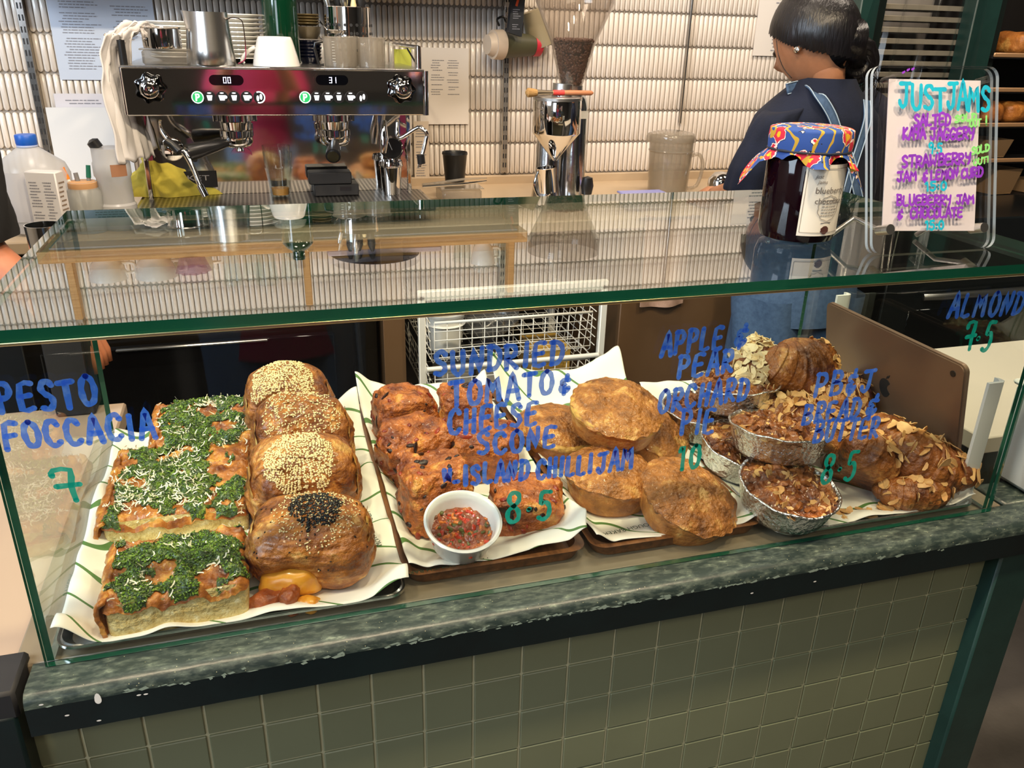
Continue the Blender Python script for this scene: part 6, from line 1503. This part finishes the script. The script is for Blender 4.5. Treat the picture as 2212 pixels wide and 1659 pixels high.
# ------------------------------------------------------------------ focaccia
pesto_m = mat('pesto', '41591f', .3, c2='1c3210', ns=110, c3='7d8f34', bump=1.0, bs=350, coat=.3, nb=.47, nw=.14)
cheese_m = mat('grated_cheese', 'f2ead0', .5)
def foc_top():
    k = mat('focaccia_top', 'b86f2c', .35, c2='66301a', ns=46, c3='dfa04a', bump=.6, bs=120, coat=.25, nb=.46, nw=.15); return k
ftop = foc_top()
def focaccia(lab, loc, rot, sx, sy, h, seed, cheese, crust_left=True):
    t = thing('pesto_focaccia', lab, 'focaccia', loc, 'pesto focaccia slices', rot)
    def base(u, v):
        a = 2*PI*u; e = .14; x = spow(math.cos(a), e)*sx/2; y = spow(math.sin(a), e)*sy/2
        z = h*v; k = 1+.03*nz((x, y, z), 45, seed)+(.02*math.sin(v*PI)); return V((x*k, y*k, z*(1+.10*nz((x, y, 0), 25, seed))))
    mb = MB(); mb.grid(base, 96, 14, cu=True); mb.f.append(tuple(range(96))[::-1]); mb.m.append(0); cr_ = mb.build('crumb', crumb_m, t, ang=180, local=True)
    def hgt(x, y): return .0055*fbm((x, y, 0), 38, seed+3)+.004*fbm((x, y, 0), 110, seed+9)
    def topf(u, v):
        x, y = (u-.5)*sx*1.05, (v-.5)*sy*1.05; e = max(abs(u-.5), abs(v-.5))*2
        # round the corners a little
        rx = 1-.05*max(0, (abs(v-.5)*2-.8)/.2)**2; ry = 1-.05*max(0, (abs(u-.5)*2-.8)/.2)**2
        z = h+hgt(x, y)+.003-.012*max(0, (e-.88)/.12)**2; return V((x*rx*(1+.02*nz((0, y, 0), 60, seed)), y*ry*(1+.02*nz((x, 0, 0), 60, seed)), z))
    tp = MB().grid(topf, 80, 70).build('crust_top', ftop, t, ang=180, local=True)
    def pm(x, y): return fbm((x, y, 0), 34, seed+20)+.25-.55*max(0, (abs(x)/(sx/2)-.82))*4-.3*max(0, (abs(y)/(sy/2)-.86))*4
    pe_ = MB(); N1, N2 = 100, 90; vs = []; ok = {}
    for j in range(N2):
        for i in range(N1):
            q = topf(i/(N1-1), j/(N2-1)); k = pm(q.x, q.y); q.z += .0012+.0016*nz(q, 300)+.0022*sst(0, .25, k); vs.append(q); ok[j*N1+i] = k > 0
    fs = [(j*N1+i, j*N1+i+1, (j+1)*N1+i+1, (j+1)*N1+i) for j in range(N2-1) for i in range(N1-1) if ok[j*N1+i] and ok[(j+1)*N1+i+1] and ok[j*N1+i+1] and ok[(j+1)*N1+i]]
    po = pe_.add(vs, fs).build('pesto_topping', pesto_m, t, ang=180, local=True)
    # leaf flecks standing out of the pesto
    fl_ = MB()
    for c, nn, rnd in samples(po, 2600, None, seed):
        M_ = frame(c+nn*.0008, nn, rnd, 1.1); s = rnd.uniform(.0008, .0022)
        fl_.mi = 0 if rnd.random() < .6 else 1
        fl_.add([(s, 0, 0), (0, s*.5, .0003), (-s, 0, 0), (0, -s*.5, .0003), (0, 0, .0011)], [(0, 1, 4), (1, 2, 4), (2, 3, 4), (3, 0, 4)], M_)
    fl_.build('herb_flecks', [pesto_m, MATS.get('bright_herb') or mat('bright_herb', '7a9c2e', .4)], t, ang=20, local=True, kind='stuff')
    ch = MB(); rnd = random.Random(seed+5); cl = [(rnd.uniform(-.35, .4)*sx, rnd.uniform(-.4, .4)*sy) for _ in range(7)] if cheese > 150 else [(.36*sx, -.22*sy), (.34*sx, -.25*sy), (-.25*sx, -.30*sy), (.0, .30*sy)]
    for c, nn, r2 in samples(tp, cheese*6, lambda c, n: min(math.hypot(c.x-a, c.y-b) for a, b in cl) < (.022 if cheese > 150 else .012) or (hash((round(c.x*999), round(c.y*999))) % 9 == 0), seed+1)[:cheese*2]:
        M_ = frame(c+V((0, 0, .0045)), nn, r2, .8); L_ = r2.uniform(.004, .0095); cv = r2.uniform(-1, 1)
        pts = [(L_*(k-2)/2*.5, cv*L_*.3*((k-2)/2)**2, .0012*abs(k-2)*.5) for k in range(5)]; wv = .00062
        ch.add([(x, y-wv, z) for x, y, z in pts]+[(x, y+wv, z+.0003) for x, y, z in pts], [(k, k+1, 6+k, 5+k) for k in range(4)], M_)
    ch.build('cheese_shreds', cheese_m, t, ang=180, local=True, kind='stuff')
    ed = MB()
    def edge(u, v):
        y = (u-.5)*sy*1.02; z = h*1.12*(1-v*.9); x = -sx/2-.004-.004*math.sin(v*PI)-.003*fbm((0, y, z), 70, seed); return V((x+.006*max(0, .12-v)/.12, y, z+.004*nz((0, y, 0), 50)))
    ed.sheet(edge, 50, 12, .004); ed.build('baked_edge', ftop, t, ang=180, local=True)
    # oil stain of pesto running down the cut side
    return t
focaccia('front pesto focaccia square, sparse cheese at its right, pale crumb side showing', (.112, .0655, .0045), (0, 0, .02), .124, .100, .040, 1, 50)
focaccia('middle pesto focaccia square heavily scattered with grated cheese', (.101, .252, .006), (.06, 0, -.03), .150, .150, .032, 2, 260)
focaccia('rear pesto focaccia piece propped behind the cheesy one', (.128, .372, .024), (.10, 0, 0.0), .125, .105, .030, 4, 120)
# ------------------------------------------------------------------ savoury croissants
ses_m = mat('pale_sesame', 'f0d9a3', .45); bses_m = mat('black_sesame', '15120f', .35)
melt_m = mat('melted_cheese', 'e9a83a', .28, c2='d98a2a', ns=60, coat=.4, sss=.2); ham_m = mat('browned_ham', 'b0602f', .4, c2='7a3719', ns=60, bump=.5, bs=200)
def savoury(lab, loc, rot, S, seed, kind):
    t = thing('savoury_croissant', lab, 'croissant', loc, 'seeded savoury croissants', rot)
    def lam(q, a, b):
        th = math.atan2(q.z, q.y)
        k = 1+.007*math.sin(th*15+7*nz(q, 14, seed))+.022*math.sin(th*3.2+seed)+.005*math.sin(th*41+9*nz(q, 20, seed))+.03*nz(q, 9, seed+4)
        if kind == 'both' and q.y < 0:
            d2 = ((q.x+.022)/.026)**2+((q.z+.020)/.021)**2; q = V((q.x, q.y+.030*math.exp(-d2*1.3), q.z))
        elif q.y < 0: q = V((q.x, q.y+.004*max(0, math.sin(q.z*150+20*nz(q, 12, seed))), q.z))
        ex = abs(q.x)/S[0]
        k *= 1-.16*sst(.80, 1.0, ex)
        return V((q.x*(1+.02*math.sin(th*9+seed)), q.y*k, q.z*k))
    body = blob('body', .78, .66, S, sav_m, t, .07, 24, seed, 110, 80, fn=lam, flat=.72)
    # pale layered ends
    for sx in (-1, 1):
        e = MB()
        def endf(u, v):
            a = 2*PI*u; r = v*(.60+.04*math.sin(7*a+seed)); y, z = S[1]*r*spow(math.cos(a), .8), S[2]*r*spow(math.sin(a), .8)
            ridg = .0035*abs(math.sin(r*16+1.2*math.sin(a*2))); return V((sx*(S[0]*(.905-.10*r**4)+ridg*.7-.001), y, max(0.002, z+S[2]*.75)))
        e.grid(endf, 40, 26, cu=True); 
        if sx > 0: e.f = [f[::-1] for f in e.f]
        e.build('layered_end', lay_m, t, ang=180, local=True)
    if kind == 'plain': seeds(body, 1900, ses_m, lambda c, n: n.z > .2 and math.hypot(c.x+.004, (c.y+.012)*1.0) < .038+.006*nz(c, 60), seed)
    elif kind == 'sparse': seeds(body, 750, ses_m, lambda c, n: n.z > .2 and math.hypot(c.x, c.y+.01) < .045, seed)
    else:
        seeds(body, 800, bses_m, lambda c, n: n.z > .1 and math.hypot(c.x-.006, c.y+.006) < .030+.010*nz(c, 60), seed, .0022, 'black_sesame_seeds')
        seeds(body, 460, ses_m, lambda c, n: n.z > .05 and math.hypot(c.x-.006, c.y+.006) < .044, seed+1, .0017)
        seeds(body, 70, bses_m, lambda c, n: n.z > .0, seed+2, .0017, 'scattered_black_seeds')
        m1 = blob('melted_cheese', .8, .8, (.030, .016, .021), melt_m, t, .25, 40, 3, 36, 24, flat=.6, M=Matrix.Translation((-.020, -.040, .002)) @ Matrix.Rotation(-.3, 4, 'X'))
        blob('melted_cheese', .8, .8, (.013, .009, .008), melt_m, t, .3, 60, 5, 28, 18, flat=.6, M=Matrix.Translation((-.006, -.060, -.004)))
        blob('ham_fold', .7, .8, (.030, .012, .010), ham_m, t, .35, 60, 8, 40, 20, flat=.8, M=Matrix.Translation((-.034, -.046, -.003)) @ Matrix.Rotation(.5, 4, 'Z'))
        blob('ham_fold', .7, .8, (.010, .012, .014), ham_m, t, .35, 90, 9, 30, 18, flat=.8, M=Matrix.Translation((-.022, -.058, -.004)))
    return t
savoury('front savoury croissant topped with black and white sesame, cheese oozing out', (.240, .082, .004), (.0, 0, -.10), (.064, .055, .046), 1, 'both')
savoury('second savoury croissant from the front, thick round patch of white sesame', (.238, .205, .006), (.30, 0, .04), (.064, .050, .058), 2, 'plain')
savoury('third savoury croissant from the front, lightly scattered with white sesame', (.243, .288, .018), (.30, 0, .02), (.060, .044, .060), 3, 'sparse')
savoury('rearmost savoury croissant with dense white sesame on top', (.232, .365, .022), (.22, 0, -.05), (.056, .044, .062), 4, 'plain')
# ------------------------------------------------------------------ scones and chilli jam
bit_m = mat('charred_bit', '2a130c', .35); tom_m = mat('sundried_tomato', '9c3418', .35, c2='6a1d10', ns=60, coat=.3)
def scone(lab, loc, rot, S, seed, hero=False):
    t = thing('cheese_scone', lab, 'scone', loc, 'tomato and cheese scones', rot)
    b = blob('scone_body', .42, .40, S, scone_m, t, .16, 34, seed, 110, 72, fn=lambda q, a, b_: q*(1+.05*fbm(q, 90, seed)-.11*max(0, nz(q, 55, seed+7)-.1)+.02*nz(q, 260, seed)), flat=.85)
    mb = MB()
    for i, (c, nn, rnd) in enumerate(samples(b, 38, lambda c, n: n.z > -.3, seed)):
        M_ = frame(c-nn*.0004, nn, rnd, .2); s = rnd.uniform(.0022, .0075); mb.mi = 0 if rnd.random() < .6 else 1
        mb.lathe([(s*.9, -.001), (s, .0006), (s*.6, .0018), (0, .002)], 7, M_, fn=lambda p, a, r, z: V((p.x*(1+.3*math.sin(a*2+s*999)), p.y*.6, p.z)))
    mb.build('tomato_bits', [bit_m, tom_m], t, ang=60, local=True, kind='stuff')
    return t
for i, (x, y, z, S, r, lab) in enumerate((
    (.381, .356, .006, (.040, .034, .040), (.05, .05, .1), 'scone at the back left of the scone tray'),
    (.467, .345, .006, (.037, .034, .038), (0, 0, -.1), 'scone at the back right of the scone tray'),
    (.380, .255, .010, (.043, .038, .036), (.1, -.1, .35), 'lopsided scone in the middle of the left scone row'),
    (.466, .238, .006, (.040, .034, .035), (.05, .0, -.2), 'scone in the middle of the right scone row'),
    (.383, .140, .005, (.039, .036, .042), (-.05, 0, .12), 'blocky scone at the front left behind the chilli jam bowl'),
    (.479, .112, .005, (.043, .034, .028), (.12, .10, -.25), 'low scone at the front right beside the chilli jam bowl'))):
    scone(lab, (x, y, z), r, S, i+1)
rc = at(999, 1148, z=.044)
rm = thing('ramekin', 'white ramekin holding chilli jam at the front of the scone tray', 'bowl', (rc.x+.001, rc.y+.016, .0150), rot=(.34, 0, 0))
MB().open_lathe([(0, .008), (.029, .008), (.031, .010), (.0385, .038), (.041, .041), (.0415, .044), (.039, .045), (.0365, .043), (.035, .036), (.028, .014), (0, .013)], 56).build('bowl', white, rm, local=True)
cj = thing('chilli_jam', 'chunky red-orange chilli jam in the white ramekin', 'jam', rm.location, rot=(.34, 0, 0))
jm = mat('chilli_jam', '9a4a1e', .15, c2='6b2a10', ns=90, c3='c0702c', bump=1.0, bs=160, coat=.6, nb=.48)
js = MB().grid(lambda u, v: V((.0335*v*math.cos(2*PI*u), .0335*v*math.sin(2*PI*u), .027+.0035*fbm((v*math.cos(2*PI*u), v*math.sin(2*PI*u), 0), 4.5, 1)-.004*(1-v))), 60, 24, cu=True).build('jam_surface', jm, cj, ang=180, local=True)
jb = MB()
for c, nn, rnd in samples(js, 110, None, 8):
    M_ = frame(c, nn, rnd, .8); s = rnd.uniform(.0018, .0048); jb.mi = rnd.choice((0, 0, 1, 2, 3)); jb.box((0, 0, s*.2), (s*1.7, s, s*.8), M_, b=s*.25)
jb.build('vegetable_chunks', [mat('red_chunk', 'c23a1a', .2, coat=.5), mat('orange_chunk', 'd9792a', .2, coat=.5), mat('green_chunk', '5b5a20', .25, coat=.5), mat('brown_chunk', '6b3a1c', .25, coat=.5)], cj, local=True, kind='stuff')
# ------------------------------------------------------------------ pies
def pie(lab, loc, rot, R, seed, h=.034, crack=False, sugar=True):
    t = thing('orchard_pie', lab, 'pie', loc, 'sugared fruit pies', rot)
    def wob(p, a, r, z): k = 1+.02*math.sin(3*a+seed)+.012*fbm((p.x, p.y, z), 60, seed); return V((p.x*k, p.y*k, p.z))
    MB().lathe([(0, 0), (R*.84, 0), (R*.88, .003), (R*.93, h*.4), (R*.97, h*.8), (R*.98, h), (R*.9, h+.002), (0, h+.003)], 72, fn=wob).build('pastry_case', pie_m, t, ang=180, local=True)
    def lid(u, v):
        a = 2*PI*u; r = R*1.03*v; e = sst(.82, 1, v)
        z = h+.003+.014*(1-v**2.4)+.0035*fbm((r*math.cos(a), r*math.sin(a), 0), 45, seed)+.0012*fbm((r*math.cos(a), r*math.sin(a), 0), 260, seed)+e*.003*math.sin(a*17+3*math.sin(a*3+seed))*(1-v)*5-.003*e
        k = 1+.018*math.sin(a*19+2*math.sin(3*a+seed))*e+.02*math.sin(2*a+seed)*e
        return V((r*k*math.cos(a), r*k*math.sin(a), z))
    lb_ = MB(); lb_.grid(lid, 170, 60, cu=True)
    lb_.grid(lambda u, v: V((lid(u, 1).x*(1-.08*v), lid(u, 1).y*(1-.08*v), lid(u, 1).z-.008*v+(.0015*math.sin(2*PI*u*18)*v*(1-v)*2))), 170, 5, cu=True)
    lo = lb_.build('pie_lid', sug_m, t, ang=180, local=True)
    if crack:
        MB().lathe([(R*.955, h*.80), (R*1.005, h*.86), (R*1.0, h*1.04), (R*.95, h*1.08)], 64, fn=wob).build('pale_seam', lay_m, t, ang=180, local=True)
    if sugar: seeds(lo, 900, MATS.get('sugar_crystal') or mat('sugar_crystal', 'd9ab6c', .2, coat=.5), lambda c, n: n.z > .3, seed, .00085, 'sugar_crystals')
    return t
pie('pie at the left of the pie tray, half under the top pie', (.578, .276, .006), (.10, .10, 0), .058, 1, crack=True)
pie('pie at the right of the pie tray, half under the top pie', (.692, .250, .008), (.45, .30, .3), .056, 2)
pie('front left pie on the pie tray', (.598, .142, .006), (.06, .06, .2), .057, 3)
pie('front right pie tilted towards the viewer, dark browned patches', (.661, .078, .008), (.42, .02, .5), .058, 4, sugar=True)
pie('topmost pie heaped on the others, thick sugar crust with a pale seam', (.635, .222, .056), (.24, .02, 0), .060, 5, crack=True)
# ------------------------------------------------------------------ foil cup puddings
def pudding(lab, loc, rot, R, seed, n=70, h=.034):
    t = thing('foil_pudding', lab, 'pudding', loc, 'bread puddings in foil cups', rot)
    def crk(p, a, r, z): k = 1+(.010*math.sin(a*46+seed)+.008*math.sin(a*29+z*90))*(1 if .002 < z < h-.003 else .2); return V((p.x*k, p.y*k, p.z+(.0008*math.sin(a*9+seed) if z > h-.003 else 0)))
    MB().open_lathe([(0, 0), (R*.82, 0), (R*.85, .003), (R*.93, h*.55), (R, h-.001), (R*1.035, h), (R*1.04, h+.0015), (R*1.0, h+.002), (R*.97, h-.002), (R*.82, .004), (0, .004)], 150, fn=crk).build('foil_cup', foil, t, ang=180, local=True)
    tp = MB().grid(lambda u, v: V((R*.975*v*math.cos(2*PI*u), R*.975*v*math.sin(2*PI*u), h-.003+.010*(1-v**3)+.0075*fbm((R*v*math.cos(2*PI*u), R*v*math.sin(2*PI*u), 0), 55, seed)*(1-.6*v**6))), 90, 40, cu=True).build('pudding_top', pud_m, t, ang=180, local=True)
    cb = MB()
    for c, nn, rnd in samples(tp, 46, lambda c, n_: math.hypot(c.x, c.y) < R*.9, seed+4):
        M_ = frame(c, nn, rnd, .7); s = rnd.uniform(.003, .008); cb.lathe([(s, -.002), (s*1.05, .001), (s*.6, .004), (0, .0045)], 8, M_, fn=lambda p, a, r, z: V((p.x*(1+.35*math.sin(a+s*500)), p.y*.6, p.z*1.2)))
    cb.build('crust_pieces', crois_m, t, ang=50, local=True, kind='stuff')
    flakes(tp, n, alm_m, lambda c, n_: math.hypot(c.x, c.y) < R*.95, seed, .0078, .9, par=t)
    return t
pudding('foil pudding at the front right of the pie tray, lowest of the pile', (.783, .050, .0145), (.16, .06, 0), .0575, 1, 80)
pudding('foil pudding squeezed at the left of the pile beside the pies', (.790, .160, .012), (.16, -.05, 1), .056, 2, 60)
pudding('largest looking foil pudding in the centre of the pile, wide silver side', (.808, .112, .056), (.12, .06, 2), .060, 3, 60)
pudding('foil pudding high at the back of the pile below the pale flaked croissant', (.822, .232, .064), (.10, .05, 3), .058, 4, 60)
pudding('foil pudding mostly hidden at the back left of the pile', (.790, .268, .012), (.05, 0, 1), .054, 5, 20)
# ------------------------------------------------------------------ almond croissants
def almond(lab, loc, rot, R, r0, seed, n=60, arc=1.15, m=alm_m, pred=None, size=.0092, segs=6):
    t = thing('almond_croissant', lab, 'croissant', loc, 'almond croissants', rot)
    def g(u, v):
        s = 2*v-1; th = s*arc; c = V((math.sin(th)*R, -math.cos(th)*R*.9+R*.6, 0))
        k = (1-abs(s)**2.2)**.55 if abs(s) < 1 else 0
        seg = abs(s)*segs; f = seg-int(seg); r = r0*k*(1.0-.09*f)*(1+.02*math.sin(seg*2))
        a = 2*PI*u; rad = V((math.sin(th), -math.cos(th), 0))
        lam = 1+.016*math.sin(a*2+s*55+3*nz((s, a, 0), 2, seed))+.006*math.sin(s*110+3*a+5*nz(q if False else (s, a*.3, 0), 3, seed))
        q = c+(rad*math.cos(a)+V((0, 0, 1))*math.sin(a)*.88)*r*lam
        q *= 1+.07*fbm(q, 28, seed); q.z = max(q.z, -r0*.62); return q+V((0, 0, r0*.62))
    b = MB().grid(g, 52, 150, cu=True).fix().build('body', crois_m, t, ang=180, local=True)
    flakes(b, n, m, pred or (lambda c, nn: nn.z > .15), seed, size, .6, par=t)
    return t
almond('large plain-sided almond croissant at the top of the heap', (.905, .262, .094), (.62, .10, .35), .060, .047, 1, 24, 1.25, pred=lambda c, n: n.z > .3 and c.x > .03)
almond('croissant covered in pale almond flakes at the top left of the heap', (.842, .262, .096), (.35, -.30, .9), .040, .036, 2, 190, 1.25, alm_l, lambda c, n: n.z > .0, .0095)
almond('small almond croissant wedged under the large top one', (.880, .186, .052), (.3, .1, -.4), .044, .034, 3, 130, 1.25)
almond('almond croissant lying across the middle of the heap', (.955, .225, .050), (.25, .12, .15), .060, .040, 4, 95, 1.3)
almond('big front almond croissant with deep striped layers', (.905, .098, .012), (.40, .72, 1.15), .062, .045, 5, 45, 1.35, pred=lambda c, n: n.z > .30)
almond('almond croissant reaching down to the right end of the tray', (.988, .078, .034), (.12, .36, -.75), .064, .036, 6, 80, 1.3)
almond('almond croissant at the bottom right near the tray edge', (.968, .046, .004), (.0, .0, .1), .050, .027, 7, 40, 1.25)
almond('almond croissant behind the front striped one', (.935, .165, .020), (.0, .2, .7), .050, .038, 8, 60, 1.25)
# loose almonds on the tray
pl_o = MB().grid(lambda u, v: V((.845+.09*u, .018+.022*v, .0045)), 4, 4).build('tmp', alm_m)
lo_ = flakes(pl_o, 22, alm_m, None, 5, .009, .3, nm='fallen_almonds', par=None); lo_.parent = None
tag(lo_, 'loose almond flakes fallen on the right tray liner at the front', 'almonds'); lo_['kind'] = 'stuff'; bpy.data.objects.remove(pl_o)
